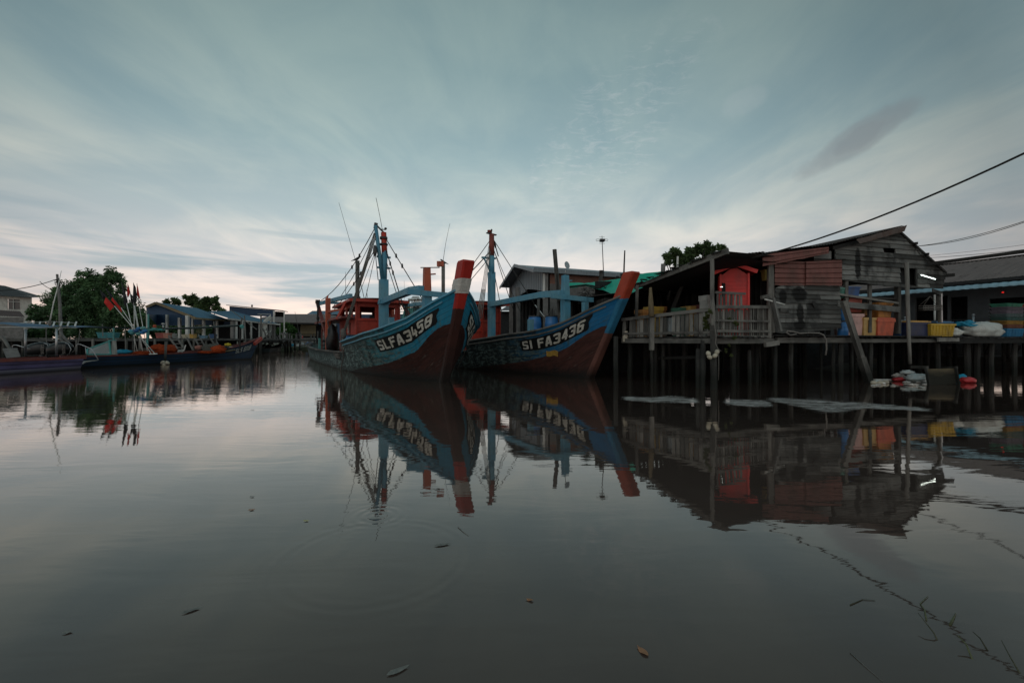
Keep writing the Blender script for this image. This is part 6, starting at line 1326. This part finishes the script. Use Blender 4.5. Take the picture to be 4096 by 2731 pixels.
# purple boat
M['purple']=m_boat('purple_hull',(.15,.13,.27),(.20,.19,.25),.18,.08)
pb_,pf,pL,pz,pw_=longboat('motor_boat','purple motor boat with dark red rail and blue canopy at the left edge','boat',(-22.5,22.9),(-22.7,12.0),2.2,.60,.5,M['purple'],M['red_dark'],seed=3,sternw=.9)
mb=MB(); mb.beam(P(0,1443,19)+V((-.3,-1,0)),P(345,1429,22.4),.06,.13,r=.6); mb.build('rail_board',M['red_dark'],pb_)
mb=MB(); a=P(345,1447,22.6); mb.hexa([P(332,1456,22.6),P(345,1449,22.7),P(345,1449,23.6),P(325,1456,23.6),P(343,1445,22.6),P(398,1440,23.1),P(385,1440,24),P(335,1444,23.7)],.8); mb.build('swim_platform',M['white_p'],pb_)
M['canopy']=m_flat('blue_canopy_cloth',(.10,.17,.25),.8,.12,3)
mb=MB()
def cnp(u,v):
    a=P(-60+370*u,1291+ 18*u,20.2+2.2*u); q=a+V((-.0,2.0*v,.06*sin(pi*v)*1.0)); q.z-=.13*(1-v)*sin(pi*min(1,max(0,(u-.2)/.6)))+.02*sin(u*13)*(1-v); return q
mb.grid(cnp,30,6,.5); mb.build('canopy',M['canopy'],pb_)
mb=MB(); mb.tube([P(-60,1308,20.2),P(310,1311,22.3)],.018,5); mb.tube([P(60,1293,21.5),P(200,1286,23),P(308,1292,24)],.015,5); mb.build('canopy_rail',M['white_p'],pb_)
for x in (98,128,156,213,242,270,300): mb=MB(); mb.beam(P(x,1304-0*x,22),P(x+6,1287,22.6),.06,.04,r=.9); mb.build('canopy_bracket',M['white_p'],pb_)
for x,d in ((102,20.6),(226,21.6)): mb=MB(); mb.tube([P(x,1424,d),P(x+1,1315,d)],.045,8); mb.build('canopy_post',M['steel'],pb_)
mb=MB(); mb.tube([P(240,1312,21.7),P(228,1325,21.7)],.02,5); mb.build('canopy_strut',M['white_p'],pb_)
for pts in ([(52,1395),(50,1385),(56,1380),(66,1380),(120,1396)],[(306,1416),(307,1380),(314,1376),(322,1377),(368,1396),(393,1438)]):
    mb=MB(); mb.tube([P(x,y,22.3) for x,y in pts],.022,6,r=.9); mb.build('grab_rail',M['steel'],pb_)
mb=MB(); mb.tube([P(342,1388,22.3),P(346,1430,22.3)],.015,5); mb.build('grab_rail_post',M['steel'],pb_)
mb=MB(); mb.hexa([P(26,1432,20.4),P(82,1427,20.8),P(84,1424,21.2),P(30,1428,20.8),P(10,1396,20.6),P(68,1394,21),P(70,1392,21.3),P(14,1393,20.9)],.8); mb.build('white_seat',M['concrete'],pb_)
mb=MB(); mb.tube([P(198,1296,21.8),P(214,1215,21.9),P(231,1150,22),P(246,1083,22)],[.026,.024,.018,.010],7,r=.8); mb.build('antenna_pole',M['white_p'],pb_)
mb=MB(); mb.blob(P(199,1292,21.8),.07,.07,.14,.3); mb.build('pole_lashing',M['rope'],pb_)
# outboard motors
M['cowl']=m_flat('black_gloss_cowl',(.008,.009,.010),.3,.1,3,0,.3)
def outboard(x,y,d,label):
    c=P(x,y,d); o=thing('outboard_motor',label,'outboard motor',tuple(c),R(14)); mb=loc_mb()
    prof=[(-.62,.10,-.30,.14),(-.55,.22,-.34,.22),(-.3,.30,-.34,.34),(0,.32,-.32,.40),(.25,.30,-.28,.38),(.45,.24,-.22,.28),(.52,.12,-.1,.14)]
    def fn(u,v):
        k=v*(len(prof)-1); i=min(int(k),len(prof)-2); f=k-i; a=[prof[i][j]*(1-f)+prof[i+1][j]*f for j in range(4)]; an=2*pi*u
        zc=(a[2]+a[3])/2; hz=(a[3]-a[2])/2; return V((a[0],a[1]*cos(an)*1.0,zc+hz*sin(an)))
    mb.grid(fn,20,14,.5); mb.build('cowl',M['cowl'],o)
    mb=loc_mb(); mb.tube([(.1,0,-.25),(.15,0,-.7),(.2,0,-1.0)],[.16,.12,.06],8); mb.build('leg',M['steel_dark'],o)
    mb=loc_mb(); letters(mb,'SUZUKI',lambda u,v: V((.36-.14*v,-.315+.03*abs(u-.5)*2,-.24+.5*u)),sw=1.1); mb.build('lettering',M['rope'],o)
    mb=loc_mb(); mb.tube([(.50,-.25,-.28),(.56,-.2,0),(.45,-.22,.28),(.30,-.2,.33)],.018,5,r=.9); mb.build('cowl_stripe',M['steel'],o)
    return o
outboard(160,1397,24.5,'black outboard motor tilted up, left one of two behind the canopy post'); outboard(245,1396,24.5,'black outboard motor tilted up, right one of two with the pale stripe')
# blue longboat
M['navy']=m_boat('navy_hull',(.012,.035,.075),(.006,.016,.026),.12,.12)
bb,bf,bL,bz,bw=longboat('longboat','long dark blue wooden boat with red tipped bow carrying orange nets','boat',(-23.3,24.0),(-19.7,35.6),1.9,.60,1.05,M['navy'],M['red_dark'],pw=4.5,sternw=.85,power=2.0)
mb=MB(); tp=W(bb)@bf(1,1,1); t0=W(bb)@bf(.955,1,0); mb.beam(P(1018,1375,34.6),P(1046,1353,35.6),.16,.22,r=.7); mb.build('bow_tip',M['red'],bb)
lm=MB(); letters(lm,'SLS 6119',lambda u,v: W(bb)@bf(.80+.135*u,.60+.26*v,-1,.03),sw=1.0,wear=.12); lm.build('lettering',M['rope_white'],bb)
# windshield cabin
wc=lambda x,y,d: P(x,y,d)
mb=MB(); Q=[(348,1417,24.6),(444,1417,25.4),(437,1364,25.4),(350,1396,24.8)]
for a,b in zip(Q,Q[1:]+Q[:1]): mb.beam(P(*a),P(*b),.07,.07,r=.5)
mb.beam(P(437,1362,25.4),P(464,1360,26.2),.08,.06); mb.build('windshield_frame',M['teal'],bb)
mb=MB(); q=[P(*a)+V((0,.03,0)) for a in Q]; mb.poly(q); mb.build('windshield_glass',m_flat('hazy_glass',(.22,.25,.25),.2,.1,3,0,.5),bb)
mb=MB(); q=[P(446,1418,25.4),P(470,1416,26.3),P(465,1361,26.3),P(447,1363,25.4)]; mb.poly(q,r=.8); mb.build('windshield_side',M['plaster'],bb)
mb=MB(); mb.hexa([P(352,1421,24.7),P(442,1421,25.4),P(475,1418,27),P(385,1418,26.6),P(352,1417,24.7),P(442,1408,25.4),P(475,1416,27),P(385,1414,26.6)],.8); mb.build('foredeck_box',M['white_p'],bb)
mb=MB(); mb.blob(P(490,1408,27.5),.5,.3,.16,.25); mb.build('blue_cover',M['bluecloth'],bb)
# awning
M['net_dark']=m_flat('dark_awning',(.02,.03,.03),.9,.3,3)
mb=MB(); A=[(310,1311,26),(430,1312,27),(560,1317,28.5),(660,1318,29.5),(760,1316,31),(850,1312,32),(968,1305,33.5)]
for k in range(len(A)-1):
    a,b=P(*A[k]),P(*A[k+1]); mb.hexa([a,b,b+V((-1.3,.4,.02)),a+V((-1.3,.4,.02)),a+V((0,0,.07)),b+V((0,0,.10)),b+V((-1.3,.4,.12)),a+V((-1.3,.4,.1))],.4)
mb.build('awning',M['net_dark'],bb)
for x,y,d in ((590,1318,28.8),(860,1312,32.2),(960,1306,33.3),(455,1312,27.2)):
    a=P(x,y,d); mb=MB(); mb.beam(V((a.x,a.y,.6)),a,.07,.07); mb.build('awning_post',M['teal' if x in(590,455) else 'wood_dark'],bb)
mb=MB(); mb.beam(P(588,1318,28.7),P(658,1318,29.5),.1,.12,r=.6); mb.build('awning_beam',M['teal'],bb)
mb=MB(); mb.beam(P(962,1310,33.3),P(972,1303,33.5),.15,.22,r=.6); mb.build('awning_end',M['teal'],bb)
o=thing('beacon_lamp','orange beacon lamp on the teal awning beam of the blue longboat','lamp',tuple(P(619,1310,29))); mb=MB(); mb.lathe(P(619,1311,29),[(.1,0),(.1,.12),(.07,.2)],10); mb.build('dome',M['orange_post'],o); mb=MB(); mb.box(P(619,1317,29),.24,.2,.09); mb.build('base',M['teal'],o)
o=thing('white_lamp','small white mushroom lamp on a pole beside the orange beacon','lamp',tuple(P(653,1318,29.4))); mb=MB(); mb.tube([P(653,1318,29.4),P(653,1297,29.4)],.05,8); mb.build('stem',M['steel'],o); mb=MB(); mb.lathe(P(653,1297,29.4),[(.10,0),(.12,.03),(.06,.08)],10); mb.build('cap',M['white_p'],o)
M['orangenet']=m_flat('orange_net',(.33,.055,.018),.95,.35,9,0,.1); M['greynet']=m_flat('grey_net',(.075,.07,.06),.95,.3,12,0,.1); M['pinkcloth']=m_flat('pink_cloth',(.35,.16,.13),.9,.2,8)
for (x,y,d,rx,ry,rz,m,l) in ((650,1416,28.5,.75,.7,.34,'orangenet','tall orange net heap on the blue longboat right of the flag poles'),(580,1417,27.8,.5,.6,.2,'greynet','grey-brown net heap at the feet of the flag poles'),(600,1418,27.2,.9,.5,.12,'orangenet','low spread of orange net under the flag poles'),(850,1412,31.2,.75,.6,.36,'greynet','rounded grey net heap on the forward part of the blue longboat'),(872,1412,31.0,.40,.5,.30,'orangenet','orange net draped over the right side of the grey heap'),(830,1413,30.6,.6,.5,.10,'orangenet','flat orange net edge in front of the grey heap'),(797,1398,30.6,.25,.25,.16,'pinkcloth','pink bundle between the chair and the grey net heap'),(912,1384,32.8,.22,.2,.12,'yellowc','crumpled yellow cloth near the bow of the blue longboat')):
    if m=='yellowc': M[m]=m_flat('yellow_cloth',(.55,.42,.04),.8,.2,9)
    p=P(x,y,d); p.z=max(p.z,.45 if m!='yellowc' else p.z-.08); lump('net_heap' if 'net' in m else 'cloth_bundle',l,'net heap' if 'net' in m else 'bundle',p,rx,ry,rz,M[m],.3,R(70),22,12,3.0,pname='folds')
bk=thing('basket','black basket lying open near the bow of the blue longboat','basket',tuple(P(902,1398,32.3))); mb=MB(); mb.lathe(P(905,1397,32.4),[(.23,-.15),(.26,.15)],14,axis=(-.7,-.7,.15)); mb.build('basket_body',M['black'],bk)
bk=thing('bucket','pale grey bucket next to the black basket on the blue longboat','bucket',tuple(P(923,1398,32.8))); mb=MB(); mb.lathe(P(924,1402,32.9),[(.14,0),(.18,.3)],14); mb.build('bucket_body',M['rope_white'],bk)
cb=thing('chair','broken white plastic chair lying on the blue longboat','chair',tuple(P(725,1408,29.5))); mb=MB(); mb.hexa([P(712,1408,29.3),P(738,1406,29.5),P(736,1404,29.9),P(710,1406,29.7),P(714,1400,29.3),P(736,1398,29.5),P(736,1397,29.9),P(712,1399,29.7)],.8); mb.build('seat',M['white_p'],cb); mb=MB(); mb.hexa([P(733,1404,29.4),P(738,1402,29.4),P(740,1400,29.8),P(735,1402,29.8),P(740,1380,29.4),P(745,1379,29.4),P(746,1379,29.8),P(741,1380,29.8)],.9); mb.build('backrest',M['white_p'],cb)
for x in (716,730): mb=MB(); mb.beam(P(x,1407,29.4),P(x-4,1412,29.4),.04,.04); mb.build('leg',M['white_p'],cb)
mb=MB(); mb.tube([P(893,1407,31.8),P(915,1403,32.2),P(940,1399,32.7)],.05,6); tag(mb.build('bamboo_rods',M['wood_tan'],None,P(893,1407,31.8)),'bundle of pale rods lying toward the bow of the blue longboat','rods')
# flag buoys
M['flagred']=m_flat('red_flag_cloth',(.45,.025,.02),.9,.15,6); M['flagblack']=m_flat('black_flag_cloth',(.018,.018,.02),.9,.2,6)
fl=[((620,1415),(458,1224),((400,1160),(423,1185),(458,1224),(441,1243),(420,1222)),'k','red over black flag, leftmost buoy pole leaning far left'),((606,1416),(485,1231),((424,1155),(452,1190),(486,1230),(487,1250),(450,1212)),'k','red over black flag, second buoy pole leaning left'),
((552,1417),(507,1213),((486,1128),(493,1140),(512,1205),(507,1230),(496,1220)),'b','long black flag drooping, pole with pale tip just left of centre'),((538,1417),(537,1222),((511,1134),(516,1145),(522,1168),(515,1187),(508,1184)),'r','small red flag in front, upright pole'),
((573,1417),(539,1222),((534,1131),(544,1150),(549,1190),(540,1222),(531,1200)),'b','black flag beside the small red one'),((592,1417),(557,1227),((548,1134),(553,1150),(562,1198),(553,1190),(547,1180)),'r','narrow red flag, rightmost buoy pole'),((569,1417),(530,1190),((520,1175),(530,1180),(536,1205),(530,1218),(524,1208)),'b','short black flag hanging low between the others')]
for k,(b,t_,fp_,ty,l) in enumerate(fl):
    d=26.6+.12*k; o=thing('flag_buoy',l+', on the blue longboat','flag buoy',tuple(P(b[0],b[1],d)),0,'bundled flag buoys'); a=P(*b,d); tt=P(*t_,d+.2); top_=P(*fp_[0],d+.3)
    mb=MB(); mb.tube([a,tt],.020,6,r=.9); mb.build('pole',M['white_p'],o)
    mb=MB(); mb.tube([tt,top_],.014,5); mb.build('pole_tip',M['steel_dark'],o)
    pts=[P(*q,d+.3) for q in fp_]; cc=sum(pts,V((0,0,0)))/5+V((0,-.12,0))
    def tri(nm,ps_,m):
        mb=MB(); c=sum(ps_,V((0,0,0)))/len(ps_)+V((0,-.1,0)); c2=len(ps_)
        for i in range(c2): mb.poly([ps_[i],ps_[(i+1)%c2],c],r=.3+.5*(i%2))
        mb.build(nm,M[m],o)
    if ty=='k': mid1=pts[0].lerp(pts[2],.42); mid2=pts[0].lerp(pts[4],.8); tri('black_cloth',[pts[0],mid1+V((.05,0,.05)),pts[1],mid2+V((-.05,0,.1))],'flagblack'); tri('red_cloth',[mid1,pts[2],pts[3],mid2],'flagred')
    else: tri('flag_cloth',pts,'flagred' if ty=='r' else 'flagblack')
    mb=MB(); mb.lathe(a+V((0,0,-.03)),[(.12,0),(.12,.06)],10); mb.build('foot_float',M['white_p'],o)
for k,(x,y,c,l) in enumerate(((524,1325,(.04,.20,.26),'teal-grey float at the left of the cluster tied to the flag poles'),(531,1332,(.05,.22,.24),'teal float at the lower left of the cluster'),(544,1323,(.015,.08,.22),'dark blue float in the middle of the cluster'),(556,1315,(.02,.12,.28),'blue float at the top of the cluster'),(573,1313,(.12,.34,.32),'pale turquoise float at the top right of the cluster'),(580,1324,(.02,.13,.30),'blue float at the right edge of the cluster'),(570,1330,(.015,.16,.40),'bright blue float at the lower right of the cluster'),(554,1334,(.12,.32,.30),'pale turquoise float at the bottom of the cluster'))):
    p=P(x,y,26.6-.1*(k%3)); mb=MB(); mb.blob(p,.15,.14,.11,0,14,9); tag(mb.build('net_float',pm(c),None,p),l,'float','floats tied to the flag poles')
# stake with pale floats
p=G(659,1457); st_=thing('stake','square grey stake standing in the water before the blue longboat','stake',(p.x,p.y,0)); mb=MB(); mb.beam((p.x,p.y,-.6),P(664,1367,27.2),.115,.1,r=.7); mb.build('stake_post',M['wood_far'],st_)
for x,y,l in ((651,1449,'left'),(657,1457,'front'),(670,1450,'right')): floatb(P(x,y,27.2),.09,.26,'pale float tied round the foot of the square stake, %s one'%l,'pale floats round the square stake',(.5,.3,.5 if x<660 else -.5))
# boxes on the left jetty
for (x0,x1,y0,y1,d,c,l) in ((401,468,1329,1352,38,(.02,.16,.18),'teal tub on the jetty behind the windshield'),(632,665,1331,1350,40,(.25,.05,.04),'dark red fish box on the jetty under the pavilion'),(662,682,1332,1350,40,(.34,.14,.10),'salmon pink box right of the dark red one'),(681,698,1334,1351,40.5,(.3,.32,.3),'pale grey box right of the pink one'),(735,768,1337,1352,41,(.42,.38,.28),'cream box on the jetty before the tallest white post'),(766,780,1336,1352,41,(.42,.24,.05),'mustard box beside the cream box'),(804,824,1346,1353,42,(.12,.24,.34),'small light blue box on the jetty'),(845,862,1336,1352,44,(.02,.06,.14),'dark navy tub at the right end of the pavilion')):
    a=P(x0,y1,d); b=P(x1,y0,d); tote(V(((a.x+b.x)/2,d,DZ+.03)),b.x-a.x,.6,max(.25,b.z-DZ-.03),R(8),c,l)
# small boats at the jetty end
M['darkhull']=m_boat('dark_small_hull',(.03,.05,.055),(.02,.02,.02),.1,.3)
for k,(a,b,l) in enumerate((((1000,49.5),(1062,52.5),'small dark boat moored nearest the bow of the blue longboat'),((1035,52),(1085,56),'small dark boat in the middle of the three at the jetty end'),((1062,51),(1126,56.5),'small dark boat with upturned bow, rightmost at the jetty end'))):
    pa=P(a[0],0,a[1]); pb=P(b[0],0,b[1]); o_,f_,l_,z_,w_2=longboat('rowing_boat',l,'boat',(pa.x,pa.y),(pb.x,pb.y),1.3,.5,.55,M['darkhull'],M['wood_far'],pw=3,seed=k)
    if k!=1: lm=MB(); letters(lm,('204','SLS')[k//2],lambda u,v: W(o_)@f_(.45+.25*u if k else .2+.25*u,.45+.35*v,-1,.03),sw=1.1,wear=.1); lm.build('lettering',M['rope_white'],o_)
# utility pole and wires
up=thing('utility_pole','leaning concrete utility pole with tangled wires in front of the big tree','utility pole',tuple(P(245,1380,43))); mb=MB(); mb.tube([P(246,1378,43),P(240,1215,43),P(229,1097,43)],[.14,.12,.09],8,sm=False); mb.build('shaft',M['concrete'],up)
mb=MB()
for k in range(12): x=U(-18,18); mb.tube([P(230,1118,42.9),P(230+x,1112+U(0,40),42.9),P(232+x*.5,1120+U(0,30),42.8)],.018,4)
mb.build('wire_tangle',M['rope_dark'],up)
mb=MB(); mb.beam(P(222,1120,42.9),P(238,1116,42.9),.08,.1); mb.build('cross_arm',M['steel_dark'],up)
for a,b,s_,r_,l in (((222,1118,42.9),(-200,1156,30),.5,.03,'black cable running left from the utility pole'),((160,1126,41),(205,1156,50),.1,.025,'short cable dropping from the main cable toward the big tree'),((236,1119,43),(290,1142,58),.15,.035,'thick cable going right into the big tree'),((236,1122,43),(290,1175,56),.1,.015,'thin wire drooping right from the utility pole')): cable(sagl(P(*a),P(*b),s_),r_,l)
# ---------------------------------------------------------------- white cabin boat beyond
fb=thing('fishing_boat','distant fishing boat with white cabin and turquoise rails beyond the two trawlers','fishing boat',tuple(P(1650,1390,50))); 
def fbb(name,mat,f): q=MB(); f(q); return q.build(name,M[mat],fb)
fbb('hull','teal',lambda q:q.hexa([P(1540,1400,50),P(1720,1400,50),P(1720,1400,55),P(1540,1400,55),P(1520,1290,50),P(1760,1275,50),P(1760,1275,55),P(1520,1290,55)]))
fbb('lower_cabin','teal',lambda q:(q.hexa([P(1600,1300,51),P(1700,1300,51),P(1700,1300,54),P(1600,1300,54),P(1618,1232,51),P(1690,1228,51),P(1690,1228,54),P(1618,1232,54)])))
fbb('deck_rail','teal',lambda q:[q.beam(P(1598,y,50.5),P(1700,y-4,50.5),.05,.07) for y in (1238,1247,1258,1268)]+[q.beam(P(x,1290,50.5),P(x,1236,50.5),.06,.05) for x in (1600,1626,1650,1680)])
fbb('cabin_post','white_p',lambda q:[q.beam(P(x,1228,d),P(x,1196,d),.07,.07) for x,d in ((1634,50.6),(1645,50.6),(1656,50.6),(1664,50.6),(1680,50.6),(1692,51),(1638,53),(1650,53),(1686,53))])
fbb('cabin_wall','white_p',lambda q:(q.wall(P(1634,1230,50.6),(1,0,0),1.62,.42,[],.05),q.wall(P(1634,1204,50.6),(1,0,0),1.62,.2,[],.05)))
fbb('cabin_roof','white_p',lambda q:(q.hexa([P(1630,1198,50.2),P(1695,1198,50.2),P(1692,1198,53.5),P(1633,1198,53.5),P(1633,1193,50.4),P(1691,1193,50.4),P(1690,1194,53.3),P(1636,1194,53.3)]),q.hexa([P(1644,1194,50.8),P(1681,1194,50.8),P(1680,1194,53),P(1646,1194,53),P(1650,1185,51.2),P(1675,1185,51.2),P(1674,1185,52.6),P(1651,1185,52.6)])))
fbb('whip_antenna','steel_dark',lambda q:q.tube([P(1618,1200,51),P(1617,1123,51)],.012,4))
def person(p,h,pose,shirt,label,rz=0):
    "one continuous skinned body"
    o=thing('person',label,'person',tuple(p),rz); s=h/1.7
    seat=pose=='sit'; hz=.45 if seat else .88
    vs={'pel':(0,0,hz,.14),'che':(0,.0,hz+.38,.15),'nek':(0,0,hz+.54,.055),'hea':(0,-.01,hz+.66,.095),'top':(0,-.01,hz+.76,.07)}
    ed=[('pel','che'),('che','nek'),('nek','hea'),('hea','top')]
    for sd,n in ((-1,'l'),(1,'r')):
        vs['sh'+n]=(sd*.17,0,hz+.44,.055); vs['el'+n]=(sd*.23,-.05,hz+.17,.042); vs['wr'+n]=(sd*.2,-.22,hz+.05,.03); vs['ha'+n]=(sd*.17,-.3,hz+.06,.03)
        ed+=[('che','sh'+n),('sh'+n,'el'+n),('el'+n,'wr'+n),('wr'+n,'ha'+n)]
        vs['hi'+n]=(sd*.09,0,hz-.04,.085); kn=(sd*.11,-.42,hz-.02,.06) if seat else (sd*.1,-.03,.47,.06); an=(sd*.11,-.42,.08,.04) if seat else (sd*.1,.0,.08,.04)
        vs['kn'+n]=kn; vs['an'+n]=an; vs['to'+n]=(an[0],an[1]-.16,.04,.035); ed+=[('pel','hi'+n),('hi'+n,'kn'+n),('kn'+n,'an'+n),('an'+n,'to'+n)]
    ks=list(vs); me=bpy.data.meshes.new('body'); me.from_pydata([tuple(c*s for c in vs[k][:3]) for k in ks],[(ks.index(a),ks.index(b)) for a,b in ed],[]); ob=bpy.data.objects.new('body',me); C.objects.link(ob); ob.parent=o
    sk=ob.modifiers.new('skin','SKIN'); ob.modifiers.new('sub','SUBSURF').levels=1; ob.modifiers[-1].render_levels=1
    for i,k in enumerate(ks): me.skin_vertices[0].data[i].radius=(vs[k][3]*s,)*2; me.skin_vertices[0].data[i].use_root=(k=='pel')
    t=NT('clothes_and_skin'); x,y,z=t.sep(t.obj()); t.fin(t.ramp(t.math('MULTIPLY',z,1/(h*1.05)),[(0,(.03,.03,.035)),((hz*s-.05)/(h*1.05),shirt),((hz+.56)*s/(h*1.05),(.16,.09,.06)),((hz+.71)*s/(h*1.05),(.01,.01,.01))],'CONSTANT'),.8); me.materials.append(t.mat)
    mb=loc_mb(); mb.blob((0,.01*s,(hz+.75)*s),.10*s,.11*s,.075*s); mb.build('hair',M['black'],o)
zf=P(1660,1228,51).z
person(V((P(1673,0,50.4).x,50.2,zf-.75)),1.62,'stand',(.5,.5,.48),'person in a white shirt standing at the cabin door of the distant white boat')
person(V((P(1661,0,50.3).x,50.0,zf-.8)),1.6,'stand',(.3,.32,.33),'person in grey leaning at the front of the distant white cabin',.5)
person(V((P(1636,0,50.2).x,50.0,zf-.55)),1.6,'sit',(.4,.28,.05),'person in a yellow-brown top sitting left of the distant white cabin',-.5)
# ---------------------------------------------------------------- foam, leaves, twigs on the water
def m_foam():
    t=NT('foam'); p=t.pos(); n=t.noise(t.mapv(p,(.55,2.6,1),(0,0,0),(0,0,R(-6))),2.1,9,.74,1.6); e=t.attr('edge')
    f=t.math('ADD',n,t.math('MULTIPLY',e,.42)); a=t.ramp(f,[(.82,0),(1.0,.8)]); t.l(a,t.b.inputs['Alpha']); fine=t.noise(p,60,2)
    return t.fin(t.mix(fine,(.36,.34,.32),(.64,.61,.58)),.8)
M['foam']=m_foam()
def foam(top,bot,label,wob=.5):
    n=90; m=14; vs=[]; fs=[]; ed=[]
    for i in range(n+1):
        for j in range(m+1):
            u=i/n; v=j/m; x=top[0][0]+(top[-1][0]-top[0][0])*u; v2=-.35+1.7*v; y=interp(top,x)*(1-v2)+interp(bot,x)*v2; g=G(x,y); g.z=.006; vs.append(tuple(g)); ed.append(min(1,1.7*min(v,1-v)*2)*min(1,6*min(u,1-u)))
    for i in range(n):
        for j in range(m): a=i*(m+1)+j; fs.append((a,a+1,a+m+2,a+m+1))
    me=bpy.data.meshes.new('foam'); me.from_pydata(vs,[],fs); me.materials.append(M['foam']); at=me.attributes.new('edge','FLOAT','POINT'); at.data.foreach_set('value',ed); o=bpy.data.objects.new('foam',me); C.objects.link(o); tag(o,label,'foam',None,'stuff')
foam([(2440,1584),(2600,1588),(2700,1582),(2850,1600)],[(2440,1596),(2620,1612),(2760,1614),(2850,1612)],'thin streak of pale foam on the dark water left of the tall post')
foam([(2860,1594),(2950,1597),(3050,1600),(3125,1620)],[(2860,1606),(2960,1626),(3060,1630),(3125,1628)],'small patch of foam right of the tall post reflection')
foam([(2960,1584),(3200,1594),(3400,1604),(3600,1622),(3820,1640)],[(2960,1594),(3120,1612),(3220,1636),(3300,1653),(3380,1650),(3460,1636),(3620,1642),(3800,1651)],'large swirl of pale foam drifting in front of the stilt house')
def m_specks():
    t=NT('specks'); p=t.pos(); v=t.n('ShaderNodeTexVoronoi'); t.l(t.mapv(p,(1,1,1)),v.inputs['Vector']); v.inputs['Scale'].default_value=5; 
    a=t.math('MULTIPLY',t.ramp(v.outputs['Distance'],[(.05,1),(.08,0)]),t.ramp(t.noise(p,1.1,3),[(.5,0),(.6,1)])); t.l(a,t.b.inputs['Alpha']); return t.fin((.3,.31,.3),.8)
M['speck']=m_specks()
mb=MB()
mb.grid(lambda u,v:(G(3400+696*u,1545+60*v*(1)).x,G(3400+696*u,1545+60*v).y,.005),10,6); tag(mb.build('floating_specks',M['speck']),'scattered tiny specks and scum on the dark water below the jetty','scum',None,'stuff')
M['leaf_brown']=m_flat('brown_leaf',(.30,.15,.08),.7,.3,30); M['leaf_grey']=m_flat('grey_leaf',(.17,.17,.155),.8,.3,30); M['leaf_yel']=m_flat('yellow_leaf',(.40,.38,.16),.7,.2,30)
for x,y,L,an,m,l in ((2570,2605,.08,2.0,'leaf_brown','orange-brown leaf floating at the bottom centre-right'),(2118,2400,.05,2.7,'leaf_brown','small reddish leaf floating below the trawlers'),(1771,2180,.13,.3,'leaf_grey','long grey leaf floating below the red bow reflection'),(768,2442,.10,.7,'leaf_grey','long grey leaf floating at lower left'),(272,2530,.05,.3,'leaf_grey','small pale leaf near the lower left corner'),(1225,2084,.05,.1,'leaf_yel','round yellowish leaf left of the ripple rings'),(1593,2683,.11,.6,'leaf_grey','faint grey leaf at the bottom edge'),(1009,1988,.05,.2,'leaf_grey','tiny grey scrap far left of the ripple rings'),(1007,2040,.06,.4,'leaf_brown','thin brown scrap left of the ripple rings'),(1010,1640,.10,.0,'leaf_grey','small pale leaf under the stern of the left trawler')):
    g=G(x,y); mb=loc_mb(); n=8; w=.28 if L>.08 else .42
    pts=[V((L*(k/n-.5),L*w*.5*sin(pi*(k/n)**.8),.006+.004*sin(k))) for k in range(n+1)]+[V((L*(k/n-.5),-L*w*.5*sin(pi*(k/n)**.8),.006)) for k in range(n-1,0,-1)]
    mb.poly(pts); o=mb.build('leaf',M[m],None); o.location=(g.x,g.y,0); o.rotation_euler=(0,0,an); tag(o,l,'leaf')
M['twig']=m_flat('wet_twig',(.05,.05,.03),.6,.3,30); M['twig_g']=m_flat('green_stem',(.09,.10,.05),.6,.3,30)
def twig(pts,r,label,m='twig'):
    v=[V((G(x,y).x,G(x,y).y,z)) for x,y,z in pts]; mb=MB(); mb.tube(v,[r*(1-.6*k/(len(v)-1)) for k in range(len(v))],5); tag(mb.build('twig',M[m],None,v[0]),label,'twig')
twig([(3762,2568,-.02),(3735,2545,.02),(3700,2520,.045),(3672,2495,.06)],.004,'bent twig rising out of the water at the lower right')
twig([(3895,2642,-.01),(3865,2600,.03),(3830,2580,.05)],.005,'short green-brown stub of stem at the lower right','twig_g'); twig([(4090,2700,-.01),(4040,2650,.03),(4005,2600,.05)],.004,'thin twig near the lower right corner')
twig([(3950,2600,.0),(3920,2575,.03),(3890,2560,.045)],.004,'small dark twig between the stub and the corner twig'); twig([(3705,2480,.004),(3698,2440,.004),(3680,2415,.004),(3712,2385,.004)],.004,'pale green stem floating at the lower right','twig_g'); twig([(3800,2500,.004),(3815,2470,.004),(3822,2455,.004)],.006,'short pale stem floating right of the green stem','twig_g')
twig([(3400,2420,.003),(3450,2398,.003),(3500,2402,.003)],.003,'thin dark strand floating in a curve at lower right'); twig([(3400,2610,.003),(3460,2665,.003),(3530,2725,.003)],.0022,'long pale straw floating at the bottom right','leaf_grey'); twig([(1832,2108,.003),(1850,2125,.003),(1875,2143,.003)],.003,'short pale straw below the red bow reflection','leaf_grey')
